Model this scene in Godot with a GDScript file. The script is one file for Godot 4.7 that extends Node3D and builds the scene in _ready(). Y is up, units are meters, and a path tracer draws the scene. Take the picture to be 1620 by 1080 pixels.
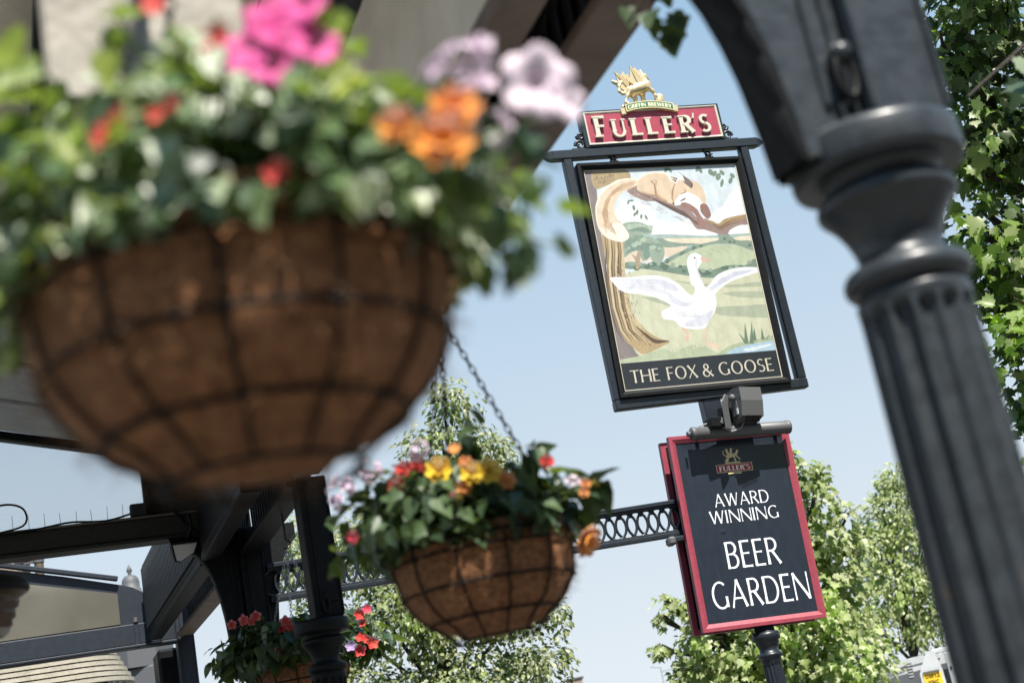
extends Node3D
# A pub sign on its iron post beyond a canopied walkway hung with flower baskets, on a clear summer day.

var rng := RandomNumberGenerator.new()
var taken := {}
var M := {}
const GRID_X := Vector3(0.929, 0, -0.370)      # across the walkway
const GRID_Z := Vector3(0.370, 0, 0.929)       # back along the walkway
const GRID_AT := Vector3(0.56, 0, -1.9)        # foot of the nearest column
var grid: Transform3D
var signs: Transform3D


func _ready():
	rng.seed = 7
	grid = Transform3D(Basis(GRID_X, Vector3.UP, GRID_Z), GRID_AT)
	var sx := Vector3(cos(deg_to_rad(17.0)), 0, -sin(deg_to_rad(17.0)))
	signs = Transform3D(Basis(sx, Vector3.UP, sx.cross(Vector3.UP)), Vector3(1.1636, 4.3446, -8.5742))
	# --- camera, sky, sun, exposure
	var exposure := 2.4
	var cam := Camera3D.new()
	cam.name = "camera"
	var lens := CameraAttributesPhysical.new()
	lens.frustum_focal_length = 50.0
	lens.frustum_focus_distance = 9.0
	lens.exposure_aperture = 3.1
	lens.frustum_near = 0.05
	lens.frustum_far = 1000.0
	cam.attributes = lens
	cam.position = Vector3(0, 1.6, 0)
	cam.rotation_degrees = Vector3(16.33, 0, -10.95)
	add_child(cam)
	cam.fov = 26.99
	cam.near = 0.05
	cam.far = 1000.0
	cam.current = true
	var env := Environment.new()
	env.background_mode = Environment.BG_SKY
	var air := ProceduralSkyMaterial.new()
	air.sky_top_color = lin(0.09 / exposure, 0.37 / exposure, 0.68 / exposure)
	air.sky_horizon_color = lin(0.83 / exposure, 0.89 / exposure, 0.935 / exposure)
	air.sky_curve = 0.4
	air.ground_horizon_color = lin(0.42 / exposure, 0.42 / exposure, 0.41 / exposure)
	air.ground_bottom_color = lin(0.20 / exposure, 0.20 / exposure, 0.19 / exposure)
	air.sun_angle_max = 1.0
	env.sky = Sky.new()
	env.sky.sky_material = air
	env.tonemap_mode = Environment.TONE_MAPPER_LINEAR
	env.tonemap_exposure = exposure
	env.sdfgi_enabled = true
	env.ssao_enabled = true
	env.ssil_enabled = true
	var we := WorldEnvironment.new()
	we.name = "environment"
	we.environment = env
	add_child(we)
	var sun := DirectionalLight3D.new()
	sun.name = "sun"
	sun.light_energy = 1.45
	sun.light_color = Color(1.0, 0.975, 0.935)
	sun.light_angular_distance = 0.5
	sun.shadow_enabled = true
	add_child(sun)
	var high := deg_to_rad(60.0)
	var from := Vector3(0.42 * cos(high), sin(high), 0.907 * cos(high))
	sun.look_at_from_position(from * 30.0, Vector3.ZERO)
	make_materials()
	# --- setting, structure, things
	ground()
	canopy()
	sign_post()
	trees()
	far_things()
	baskets()


# ------------------------------------------------------------------ helpers
func lin(r: float, g: float, b: float) -> Color:
	return Color(minf(r, 1), minf(g, 1), minf(b, 1)).linear_to_srgb()


func numbered(called: String) -> String:
	var n: int = taken.get(called, 0)
	taken[called] = n + 1
	return called if n == 0 else "%s_%03d" % [called, n]


func tag(o: Node, label: String, category: String, group := "") -> void:
	o.set_meta("label", label)
	o.set_meta("category", category)
	if group:
		o.set_meta("group", group)


func thing(called: String, label: String, category: String, at := Transform3D(), group := "") -> Node3D:
	var o := Node3D.new()
	o.name = numbered(called)
	o.transform = at
	add_child(o)
	tag(o, label, category, group)
	return o


func piece_name(parent: Node, called: String) -> String:
	var key := "%d/%s" % [parent.get_instance_id(), called]
	var n: int = taken.get(key, 0)
	taken[key] = n + 1
	return called if n == 0 else "%s_%03d" % [called, n]


func part(called: String, mesh: Mesh, m: Material, parent: Node3D, at := Transform3D()) -> MeshInstance3D:
	var o := MeshInstance3D.new()
	o.mesh = mesh
	o.material_override = m
	o.transform = at
	if parent == self:
		o.name = numbered(called)
	else:
		o.name = piece_name(parent, called)
	parent.add_child(o, true)
	return o


func stuff(o: Node) -> void:
	o.set_meta("kind", "stuff")


func begin(smooth := true) -> SurfaceTool:
	var st := SurfaceTool.new()
	st.begin(Mesh.PRIMITIVE_TRIANGLES)
	st.set_smooth_group(0 if smooth else -1)
	return st


func done(st: SurfaceTool) -> ArrayMesh:
	st.generate_normals()
	return st.commit()


func tri(st: SurfaceTool, a: Vector3, b: Vector3, c: Vector3) -> void:   # anticlockwise seen from outside
	st.add_vertex(a)
	st.add_vertex(c)
	st.add_vertex(b)


func quad(st: SurfaceTool, a: Vector3, b: Vector3, c: Vector3, d: Vector3) -> void:
	tri(st, a, b, c)
	tri(st, a, c, d)


func box(st: SurfaceTool, c: Vector3, s: Vector3, bev := 0.0, turn := Basis()) -> void:
	st.set_smooth_group(-1)
	var h := s * 0.5
	var e := minf(bev, minf(h.x, minf(h.y, h.z)) * 0.9)
	if e <= 0.0:
		for k in 3:
			for sgn in [-1.0, 1.0]:
				var n := Vector3.ZERO
				n[k] = sgn
				var u := Vector3.ZERO
				u[(k + 1) % 3] = 1.0
				var v := n.cross(u)
				var o := n * h
				var uu := u * h
				var vv := v * h
				quad(st, c + turn * (o - uu - vv), c + turn * (o + uu - vv), c + turn * (o + uu + vv), c + turn * (o - uu + vv))
		return
	for k in 3:
		for sgn in [-1.0, 1.0]:
			var n := Vector3.ZERO
			n[k] = sgn
			var u := Vector3.ZERO
			u[(k + 1) % 3] = 1.0
			var v := n.cross(u)
			var o := n * h
			var uu := u * (h[(k + 1) % 3] - e)
			var vv := v * (h[(k + 2) % 3] - e)
			quad(st, c + turn * (o - uu - vv), c + turn * (o + uu - vv), c + turn * (o + uu + vv), c + turn * (o - uu + vv))
	for k in 3:                                     # chamfered edges along axis k
		var i := (k + 1) % 3
		var j := (k + 2) % 3
		for si in [-1.0, 1.0]:
			for sj in [-1.0, 1.0]:
				var p := Vector3.ZERO
				var q := Vector3.ZERO
				p[i] = si * h[i]
				p[j] = sj * (h[j] - e)
				q[i] = si * (h[i] - e)
				q[j] = sj * h[j]
				var l := Vector3.ZERO
				l[k] = h[k] - e
				if si * sj > 0:
					quad(st, c + turn * (p - l), c + turn * (q - l), c + turn * (q + l), c + turn * (p + l))
				else:
					quad(st, c + turn * (p + l), c + turn * (q + l), c + turn * (q - l), c + turn * (p - l))
	for a in [-1.0, 1.0]:
		for b in [-1.0, 1.0]:
			for d in [-1.0, 1.0]:
				var px := Vector3(a * h.x, b * (h.y - e), d * (h.z - e))
				var py := Vector3(a * (h.x - e), b * h.y, d * (h.z - e))
				var pz := Vector3(a * (h.x - e), b * (h.y - e), d * h.z)
				if a * b * d > 0:
					tri(st, c + turn * px, c + turn * py, c + turn * pz)
				else:
					tri(st, c + turn * px, c + turn * pz, c + turn * py)


func boxed(c: Vector3, s: Vector3, bev := 0.0, turn := Basis()) -> ArrayMesh:
	var st := begin(false)
	box(st, c, s, bev, turn)
	return done(st)


func tube(st: SurfaceTool, pts: Array, r0: float, r1 := -1.0, sides := 8, closed := false, radii := []) -> void:
	st.set_smooth_group(0)
	if r1 < 0.0:
		r1 = r0
	var n := pts.size()
	var rings := []
	var side := Vector3.ZERO
	for i in n:
		var p: Vector3 = pts[i]
		var before: Vector3 = pts[(i - 1 + n) % n] if closed or i > 0 else p
		var after: Vector3 = pts[(i + 1) % n] if closed or i < n - 1 else p
		var along := (after - before).normalized()
		if side == Vector3.ZERO:
			side = along.cross(Vector3.UP if absf(along.y) < 0.9 else Vector3.RIGHT).normalized()
		side = (side - along * side.dot(along)).normalized()
		var other := along.cross(side)
		var r: float = radii[i] if radii.size() > 0 else lerpf(r0, r1, float(i) / maxf(1.0, n - 1))
		var ring := []
		for k in sides:
			var t := TAU * k / sides
			ring.append(p + (side * cos(t) + other * sin(t)) * r)
		rings.append(ring)
	for i in (n if closed else n - 1):
		var a: Array = rings[i]
		var b: Array = rings[(i + 1) % n]
		for k in sides:
			var k2 := (k + 1) % sides
			quad(st, a[k], a[k2], b[k2], b[k])
	if not closed:
		st.set_smooth_group(-1)
		for k in range(1, sides - 1):
			tri(st, rings[0][0], rings[0][k + 1], rings[0][k])
			tri(st, rings[n - 1][0], rings[n - 1][k], rings[n - 1][k + 1])


func tubed(pts: Array, r0: float, r1 := -1.0, sides := 8, closed := false) -> ArrayMesh:
	var st := begin()
	tube(st, pts, r0, r1, sides, closed)
	return done(st)


func lathe(st: SurfaceTool, prof: Array, segs := 32, flutes := 0, flute_top := 0.0, depth := 0.0, sharp := false) -> void:
	# profile of Vector2(radius, height), listed upwards
	st.set_smooth_group(-1 if sharp else 0)
	var rows := []
	for p in prof:
		var row := []
		for k in segs:
			var t := TAU * k / segs
			var r: float = p.x
			if flutes > 0 and p.y < flute_top:
				var w := absf(sin(t * flutes * 0.5))
				r -= depth * sqrt(clampf((w - 0.30) / 0.70, 0.0, 1.0)) * clampf((flute_top - p.y) / 0.006 - (1.0 - w) * 1.5, 0.0, 1.0)
			row.append(Vector3(cos(t) * r, p.y, -sin(t) * r))
		rows.append(row)
	for i in rows.size() - 1:
		for k in segs:
			var k2 := (k + 1) % segs
			quad(st, rows[i][k], rows[i][k2], rows[i + 1][k2], rows[i + 1][k])


func curve(pts: PackedVector2Array, steps := 4, closed := true) -> PackedVector2Array:
	var out := PackedVector2Array()
	var n := pts.size()
	for i in (n if closed else n - 1):
		var p0 := pts[(i - 1 + n) % n] if closed or i > 0 else pts[i]
		var p1 := pts[i]
		var p2 := pts[(i + 1) % n]
		var p3 := pts[(i + 2) % n] if closed or i < n - 2 else p2
		for k in steps:
			out.append(p1.cubic_interpolate(p2, p0, p3, float(k) / steps))
	if not closed:
		out.append(pts[n - 1])
	return out


func ccw(pts: Array) -> PackedVector2Array:
	var poly := PackedVector2Array(pts)
	var area := 0.0
	for i in poly.size():
		area += poly[i].cross(poly[(i + 1) % poly.size()])
	if area < 0.0:
		poly.reverse()
	return poly


func plate(outline: Array, z0: float, z1: float) -> ArrayMesh:
	var st := begin(false)
	slab_ccw(st, ccw(outline), z0, z1)
	return done(st)


func slab_ccw(st: SurfaceTool, poly: PackedVector2Array, z0: float, z1: float) -> void:
	st.set_smooth_group(-1)
	var ids := Geometry2D.triangulate_polygon(poly)
	for i in range(0, ids.size(), 3):
		var a := poly[ids[i]]
		var b := poly[ids[i + 1]]
		var c := poly[ids[i + 2]]
		if (b - a).cross(c - a) < 0.0:
			var t := b
			b = c
			c = t
		tri(st, Vector3(a.x, a.y, z1), Vector3(b.x, b.y, z1), Vector3(c.x, c.y, z1))
		tri(st, Vector3(a.x, a.y, z0), Vector3(c.x, c.y, z0), Vector3(b.x, b.y, z0))
	for i in poly.size():
		var a := poly[i]
		var b := poly[(i + 1) % poly.size()]
		quad(st, Vector3(a.x, a.y, z0), Vector3(b.x, b.y, z0), Vector3(b.x, b.y, z1), Vector3(a.x, a.y, z1))


func frame_bar(st: SurfaceTool, a: Vector2, b: Vector2, ai: Vector2, bi: Vector2, z0: float, z1: float, bev: float) -> void:
	# one mitred bar of a frame: outer edge a-b, inner edge ai-bi, its face dropping inwards by bev
	st.set_smooth_group(-1)
	var am := a.lerp(ai, 0.45)
	var bm := b.lerp(bi, 0.45)
	var A0 := Vector3(a.x, a.y, z0)
	var B0 := Vector3(b.x, b.y, z0)
	var A1 := Vector3(a.x, a.y, z1)
	var B1 := Vector3(b.x, b.y, z1)
	var Am := Vector3(am.x, am.y, z1)
	var Bm := Vector3(bm.x, bm.y, z1)
	var Ai := Vector3(ai.x, ai.y, z1 - bev)
	var Bi := Vector3(bi.x, bi.y, z1 - bev)
	var Ai0 := Vector3(ai.x, ai.y, z0)
	var Bi0 := Vector3(bi.x, bi.y, z0)
	quad(st, A0, B0, B1, A1)
	quad(st, A1, B1, Bm, Am)
	quad(st, Am, Bm, Bi, Ai)
	quad(st, Ai, Bi, Bi0, Ai0)
	quad(st, Ai0, Bi0, B0, A0)


func frame_of(called: String, parent: Node3D, m: Material, lo: Vector2, hi: Vector2, w: float, z0: float, z1: float, bev: float) -> void:
	var o := [lo, Vector2(hi.x, lo.y), hi, Vector2(lo.x, hi.y)]
	var d := Vector2(w, w)
	var n := [lo + d, Vector2(hi.x - w, lo.y + w), hi - d, Vector2(lo.x + w, hi.y - w)]
	for k in 4:
		var st := begin(false)
		frame_bar(st, o[k], o[(k + 1) % 4], n[k], n[(k + 1) % 4], z0, z1, bev)
		part(called, done(st), m, parent)


# ------------------------------------------------------------------ lettering and print
func daub(im: Image, c: Color, flat: Array, smooth := true) -> void:
	var pts := PackedVector2Array()
	for i in range(0, flat.size(), 2):
		pts.append(Vector2(flat[i], flat[i + 1]))
	if smooth and pts.size() > 3:
		pts = curve(pts, 4)
	fill_poly(im, c, pts)


func fill_poly(im: Image, c: Color, pts: PackedVector2Array) -> void:
	var lo := 1e9
	var hi := -1e9
	for p in pts:
		lo = minf(lo, p.y)
		hi = maxf(hi, p.y)
	var n := pts.size()
	for y in range(maxi(0, floori(lo)), mini(im.get_height() - 1, ceili(hi)) + 1):
		var yy := y + 0.5
		var xs := []
		for i in n:
			var a := pts[i]
			var b := pts[(i + 1) % n]
			if (a.y <= yy) != (b.y <= yy):
				xs.append(a.x + (yy - a.y) / (b.y - a.y) * (b.x - a.x))
		xs.sort()
		for k in range(0, xs.size() - 1, 2):
			var x0 := maxi(0, roundi(xs[k]))
			var x1 := mini(im.get_width(), roundi(xs[k + 1]))
			if x1 > x0:
				im.fill_rect(Rect2i(x0, y, x1 - x0, 1), c)


func arc(cx: float, cy: float, rx: float, ry: float, a0: float, a1: float, thick: float, thin: float) -> Array:
	var p := []
	var w := []
	var n := 18
	for i in n + 1:
		var t := deg_to_rad(lerpf(a0, a1, float(i) / n))
		p.append(Vector2(cx + cos(t) * rx, cy + sin(t) * ry))
		w.append(lerpf(thin, thick, absf(cos(t))))
	return [p, w]


func stem(x0: float, y0: float, x1: float, y1: float, w: float) -> Array:   # a stroke that flares a little at both ends
	var p := []
	var ws := []
	for i in 9:
		var t := i / 8.0
		p.append(Vector2(lerpf(x0, x1, t), lerpf(y0, y1, t)))
		ws.append(w * (1.0 + 0.34 * pow(absf(t * 2.0 - 1.0), 4.0)))
	return [p, ws]


func glyph(ch: String, k := 0.125, t := 0.062) -> Array:   # [width, strokes]; cap height 1
	var h := k * 0.5
	match ch:
		"A": return [0.76, [stem(0.03, 0, 0.37, 1.0, t), stem(0.36, 1.0, 0.72, 0, k), stem(0.15, 0.33, 0.58, 0.33, t)]]
		"B": return [0.58, [stem(h, 0, h, 1, k), stem(h, 1 - t / 2, 0.27, 1 - t / 2, t), arc(0.26, 0.755, 0.22, 0.215, 90, -90, k, t), arc(0.27, 0.285, 0.25, 0.255, 90, -90, k, t), stem(h, 0.535, 0.27, 0.535, t), stem(h, t / 2, 0.28, t / 2, t)]]
		"C": return [0.72, [arc(0.43, 0.5, 0.37, 0.47, 48, 312, k, t)]]
		"D": return [0.74, [stem(h, 0, h, 1, k), stem(h, 1 - t / 2, 0.3, 1 - t / 2, t), stem(h, t / 2, 0.3, t / 2, t), arc(0.29, 0.5, 0.39, 0.47, 90, -90, k, t)]]
		"E": return [0.5, [stem(h, 0, h, 1, k), stem(h, 1 - t / 2, 0.46, 1 - t / 2, t * 1.15), stem(h, 0.52, 0.41, 0.52, t), stem(h, t / 2, 0.49, t / 2, t * 1.15)]]
		"F": return [0.48, [stem(h, 0, h, 1, k), stem(h, 1 - t / 2, 0.47, 1 - t / 2, t * 1.15), stem(h, 0.52, 0.41, 0.52, t)]]
		"G": return [0.78, [arc(0.43, 0.5, 0.37, 0.47, 50, 325, k, t), stem(0.70, 0.06, 0.70, 0.44, k)]]
		"H": return [0.74, [stem(h, 0, h, 1, k), stem(0.74 - h, 0, 0.74 - h, 1, k), stem(h, 0.52, 0.74 - h, 0.52, t)]]
		"I": return [0.14, [stem(h, 0, h, 1, k)]]
		"K": return [0.62, [stem(h, 0, h, 1, k), stem(h, 0.45, 0.55, 1, t), stem(0.2, 0.55, 0.6, 0, k)]]
		"L": return [0.48, [stem(h, 0, h, 1, k), stem(h, t / 2, 0.47, t / 2, t * 1.15)]]
		"M": return [0.9, [stem(0.05, 0, 0.12, 1, t), stem(0.12, 1, 0.45, 0.05, k), stem(0.45, 0.05, 0.78, 1, t), stem(0.78, 1, 0.86, 0, k)]]
		"N": return [0.74, [stem(t / 2, 0, t / 2, 1, t), stem(0.03, 0.98, 0.70, 0.03, k), stem(0.74 - t / 2, 0, 0.74 - t / 2, 1, t)]]
		"O": return [0.84, [arc(0.42, 0.5, 0.36, 0.48, 0, 360, k, t)]]
		"R": return [0.62, [stem(h, 0, h, 1, k), stem(h, 1 - t / 2, 0.27, 1 - t / 2, t), arc(0.26, 0.74, 0.23, 0.23, 90, -90, k, t), stem(h, 0.51, 0.27, 0.51, t), stem(0.26, 0.52, 0.60, 0.0, k)]]
		"S": return [0.5, [arc(0.26, 0.745, 0.2, 0.225, 40, 262, k * 0.8, t * 1.3), arc(0.24, 0.265, 0.22, 0.24, 82, -140, k * 0.8, t * 1.3)]]
		"T": return [0.62, [stem(0.31, 0, 0.31, 1, k), stem(0.0, 1 - t / 2, 0.62, 1 - t / 2, t * 1.15)]]
		"U": return [0.7, [stem(h, 0.3, h, 1, k), stem(0.7 - t / 2, 0.3, 0.7 - t / 2, 1, t), arc(0.365, 0.34, 0.30, 0.32, 180, 360, k * 0.9, t)]]
		"W": return [1.04, [stem(0.03, 1, 0.28, 0.02, k), stem(0.28, 0.02, 0.52, 0.98, t), stem(0.52, 0.98, 0.77, 0.02, k), stem(0.77, 0.02, 1.0, 1, t)]]
		"X": return [0.68, [stem(0.04, 1, 0.64, 0, k), stem(0.62, 1, 0.03, 0, t)]]
		"Y": return [0.66, [stem(0.03, 1, 0.33, 0.45, k), stem(0.63, 1, 0.33, 0.45, t), stem(0.33, 0.48, 0.33, 0, k)]]
		"&": return [0.8, [arc(0.32, 0.77, 0.16, 0.2, -60, 230, k * 0.8, t), stem(0.22, 0.62, 0.76, 0.0, k), arc(0.30, 0.26, 0.25, 0.25, 100, 300, k, t), stem(0.42, 0.05, 0.70, 0.46, t), stem(0.30, 0.52, 0.40, 0.6, t)]]
		"'": return [0.14, [stem(0.09, 1.05, 0.05, 0.78, k)]]
	return [0.34, []]


func outline(stroke: Array) -> PackedVector2Array:
	var p: Array = stroke[0]
	var w: Array = stroke[1]
	var left := PackedVector2Array()
	var right := PackedVector2Array()
	for i in p.size():
		var d: Vector2 = (p[mini(i + 1, p.size() - 1)] - p[maxi(i - 1, 0)]).normalized()
		var n := Vector2(-d.y, d.x) * float(w[i]) * 0.5
		left.append(p[i] + n)
		right.append(p[i] - n)
	right.reverse()
	left.append_array(right)
	return left


func letters(im: Image, text: String, x0: float, x1: float, top: float, base: float, c: Color, heavy := 0.125, fine := 0.062) -> void:
	var wide := 0.0
	for ch in text:
		wide += glyph(ch)[0] + 0.13
	wide -= 0.13
	var sx := (x1 - x0) / wide
	var sy := base - top
	var x := x0
	for ch in text:
		var g := glyph(ch, heavy, fine)
		for s in g[1]:
			var o := outline(s)
			for i in o.size():
				o[i] = Vector2(x + o[i].x * sx, base - o[i].y * sy)
			fill_poly(im, c, o)
		x += (g[0] + 0.13) * sx


func print_of(im: Image, rough := 0.4) -> StandardMaterial3D:
	var m := StandardMaterial3D.new()
	m.albedo_texture = ImageTexture.create_from_image(im)
	m.roughness = rough
	m.texture_repeat = false
	return m


func sheet(lo: Vector2, hi: Vector2, z: float) -> ArrayMesh:   # a printed face with its picture upright
	var st := begin(false)
	var p := [Vector3(lo.x, lo.y, z), Vector3(hi.x, lo.y, z), Vector3(hi.x, hi.y, z), Vector3(lo.x, hi.y, z)]
	var uv := [Vector2(0, 1), Vector2(1, 1), Vector2(1, 0), Vector2(0, 0)]
	for i in [0, 2, 1, 0, 3, 2]:
		st.set_uv(uv[i])
		st.add_vertex(p[i])
	return done(st)


# ------------------------------------------------------------------ materials
func grain(scale: float, lo: Color, hi: Color, kind := FastNoiseLite.TYPE_SIMPLEX_SMOOTH, size := 256, octaves := 5) -> NoiseTexture2D:
	var n := FastNoiseLite.new()
	n.noise_type = kind
	n.frequency = scale
	n.fractal_octaves = octaves
	n.seed = taken.size() + size
	var t := NoiseTexture2D.new()
	t.width = size
	t.height = size
	t.seamless = true
	t.noise = n
	var g := Gradient.new()
	g.set_color(0, lo)
	g.set_color(1, hi)
	t.color_ramp = g
	return t


func bumps(scale: float, size := 256, octaves := 4) -> NoiseTexture2D:
	var n := FastNoiseLite.new()
	n.noise_type = FastNoiseLite.TYPE_SIMPLEX_SMOOTH
	n.frequency = scale
	n.fractal_octaves = octaves
	var t := NoiseTexture2D.new()
	t.width = size
	t.height = size
	t.seamless = true
	t.as_normal_map = true
	t.bump_strength = 4.0
	t.noise = n
	return t


func plain(c: Color, rough := 0.6, metal := 0.0, spec := 0.5) -> StandardMaterial3D:
	var m := StandardMaterial3D.new()
	m.albedo_color = c
	m.roughness = rough
	m.metallic = metal
	m.metallic_specular = spec
	return m


func worn(lo: Color, hi: Color, freq: float, tiles: float, rough: float, bump := 0.0, bump_freq := 0.05) -> StandardMaterial3D:
	var m := StandardMaterial3D.new()
	m.albedo_texture = grain(freq, lo, hi)
	m.roughness = rough
	m.uv1_triplanar = true
	m.uv1_scale = Vector3.ONE * tiles
	if bump > 0.0:
		m.normal_enabled = true
		m.normal_texture = bumps(bump_freq)
		m.normal_scale = bump
	return m


func rusty(m: StandardMaterial3D, lo: Color, hi: Color) -> void:   # flecks of rust and dust on old paint
	var t := grain(0.016, lo, hi, FastNoiseLite.TYPE_SIMPLEX_SMOOTH, 512, 6)
	var g := Gradient.new()
	g.offsets = PackedFloat32Array([0.0, 0.30, 0.62, 0.80, 0.86, 0.91, 1.0])
	g.colors = PackedColorArray([hi.lightened(0.06), lo, hi, hi, lin(0.04, 0.034, 0.028), lin(0.075, 0.058, 0.042), lin(0.06, 0.038, 0.026)])
	t.color_ramp = g
	m.albedo_texture = t


func leafy(r: float, g: float, b: float, rough := 0.42, through := 0.5) -> StandardMaterial3D:
	var m := plain(lin(r, g, b), rough, 0.0, 0.5)
	m.backlight_enabled = true
	m.backlight = Color(through * 0.85, through, through * 0.3)
	return m


func petal(r: float, g: float, b: float) -> StandardMaterial3D:
	var m := plain(lin(r, g, b), 0.6, 0.0, 0.35)
	m.backlight_enabled = true
	m.backlight = Color(0.6, 0.6, 0.6)
	return m


func make_materials() -> void:
	M.iron = worn(lin(0.00936, 0.01131, 0.01404), lin(0.01638, 0.01872, 0.02262), 0.02, 3.0, 0.42, 0.08)
	M.black_iron = worn(lin(0.00468, 0.00546, 0.00624), lin(0.01014, 0.01092, 0.0117), 0.02, 3.0, 0.5, 0.10)
	M.black_iron.metallic_specular = 0.28
	M.blue_iron = worn(lin(0.01092, 0.0156, 0.0234), lin(0.01638, 0.02262, 0.03276), 0.02, 3.0, 0.45, 0.05)
	M.grey_iron = worn(lin(0.021, 0.0255, 0.030), lin(0.034, 0.0405, 0.047), 0.012, 2.0, 0.36, 0.12)
	rusty(M.grey_iron, lin(0.021, 0.0255, 0.030), lin(0.034, 0.0405, 0.047))
	M.sign_iron = worn(lin(0.0080, 0.0125, 0.0185), lin(0.0140, 0.0200, 0.0275), 0.02, 3.0, 0.38, 0.06)
	M.lamp_grey = plain(lin(0.0897, 0.09126, 0.09516), 0.5)
	M.olive = worn(lin(0.01404, 0.01326, 0.01014), lin(0.02652, 0.02418, 0.0195), 0.03, 2.0, 0.6, 0.3)
	M.soffit = worn(lin(0.66, 0.58, 0.47), lin(0.80, 0.72, 0.60), 0.012, 1.5, 0.65, 0.3)
	M.brown = worn(lin(0.1248, 0.0897, 0.0702), lin(0.195, 0.1443, 0.117), 0.012, 1.5, 0.6, 0.3)
	M.board = worn(lin(0.3864, 0.3956, 0.3956), lin(0.4968, 0.506, 0.4968), 0.015, 1.5, 0.6, 0.3)
	M.dust = worn(lin(0.1248, 0.1053, 0.078), lin(0.2028, 0.1755, 0.1326), 0.05, 4.0, 0.9, 0.8)
	M.cream = worn(lin(0.312, 0.2886, 0.234), lin(0.4212, 0.3939, 0.3276), 0.02, 1.2, 0.5, 0.2)
	M.dull_pane = worn(lin(0.0819, 0.078, 0.06084), lin(0.1677, 0.1599, 0.1326), 0.004, 0.7, 0.3)
	M.coir = worn(lin(0.078, 0.030, 0.011), lin(0.43, 0.20, 0.088), 0.03, 8.0, 0.95, 1.8, 0.09)
	M.fibre = plain(lin(0.30, 0.16, 0.075), 0.9)
	M.wire = plain(lin(0.006, 0.007, 0.007), 0.75, 0.0, 0.3)
	M.chain = plain(lin(0.0234, 0.02496, 0.0273), 0.4, 0.6)
	M.bright_chain = plain(lin(0.414, 0.414, 0.4232), 0.35, 0.8)
	M.soil = worn(lin(0.00624, 0.00468, 0.00312), lin(0.0156, 0.0117, 0.0078), 0.08, 12.0, 1.0, 2.0)
	M.gold = plain(lin(0.624, 0.5148, 0.312), 0.33, 0.45)
	M.ivory = plain(lin(0.4992, 0.468, 0.3822), 0.4)
	M.red_board = worn(lin(0.2808, 0.03744, 0.0663), lin(0.3276, 0.04524, 0.07644), 0.02, 3.0, 0.4, 0.05)
	M.red_frame = worn(lin(0.2418, 0.03744, 0.0585), lin(0.2886, 0.04836, 0.07176), 0.02, 3.0, 0.45, 0.1)
	M.glass = plain(Color(0.95, 0.98, 1.0, 0.11), 0.06)
	M.glass.transparency = BaseMaterial3D.TRANSPARENCY_ALPHA
	M.stem = leafy(0.05, 0.08, 0.025, 0.6, 0.2)
	M.bark = worn(lin(0.0273, 0.0234, 0.01872), lin(0.0663, 0.05616, 0.0429), 0.05, 4.0, 0.95, 1.0)
	M.leaf = [leafy(0.075, 0.125, 0.050), leafy(0.120, 0.170, 0.080), leafy(0.038, 0.070, 0.030), leafy(0.220, 0.265, 0.170), leafy(0.330, 0.365, 0.275), leafy(0.160, 0.200, 0.090)]
	M.dark_leaf = [leafy(0.020, 0.044, 0.018, 0.48, 0.4), leafy(0.030, 0.058, 0.022, 0.48, 0.4), leafy(0.012, 0.028, 0.014, 0.48, 0.4), leafy(0.050, 0.084, 0.034, 0.48, 0.4)]
	M.lime = [leafy(0.2236, 0.2322, 0.0258, 0.5, 0.8), leafy(0.172, 0.2064, 0.0258, 0.5, 0.8), leafy(0.1376, 0.1892, 0.0344, 0.5, 0.8)]
	M.tinted = plain(Color.WHITE, 0.4)
	M.tinted.vertex_color_use_as_albedo = true
	M.tinted.backlight_enabled = true
	M.tinted.backlight = Color(0.85, 1.0, 0.40)
	M.asphalt = worn(lin(0.04, 0.04, 0.042), lin(0.065, 0.065, 0.066), 0.08, 1.0, 0.9, 0.6)
	M.paving = worn(lin(0.085, 0.081, 0.074), lin(0.125, 0.12, 0.11), 0.04, 0.7, 0.85, 0.5)
	M.white = worn(lin(0.4368, 0.4446, 0.4524), lin(0.5148, 0.5226, 0.5304), 0.02, 1.0, 0.3)
	M.slate = plain(lin(0.078, 0.0819, 0.0897), 0.6)
	M.far_wall = worn(lin(0.234, 0.1716, 0.1326), lin(0.312, 0.2418, 0.195), 0.05, 0.6, 0.9)


# ------------------------------------------------------------------ ground
func ground() -> void:
	var g := part("ground", boxed(Vector3(0, -0.30, -150), Vector3(900, 0.3, 900)), M.asphalt, self)
	g.set_meta("kind", "structure")
	var p := part("pavement", boxed(Vector3(-3.2, -0.075, -6.0), Vector3(11.0, 0.15, 22.0), 0.01, Basis(Vector3.UP, 0.379)), M.paving, self)
	p.set_meta("kind", "structure")


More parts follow.
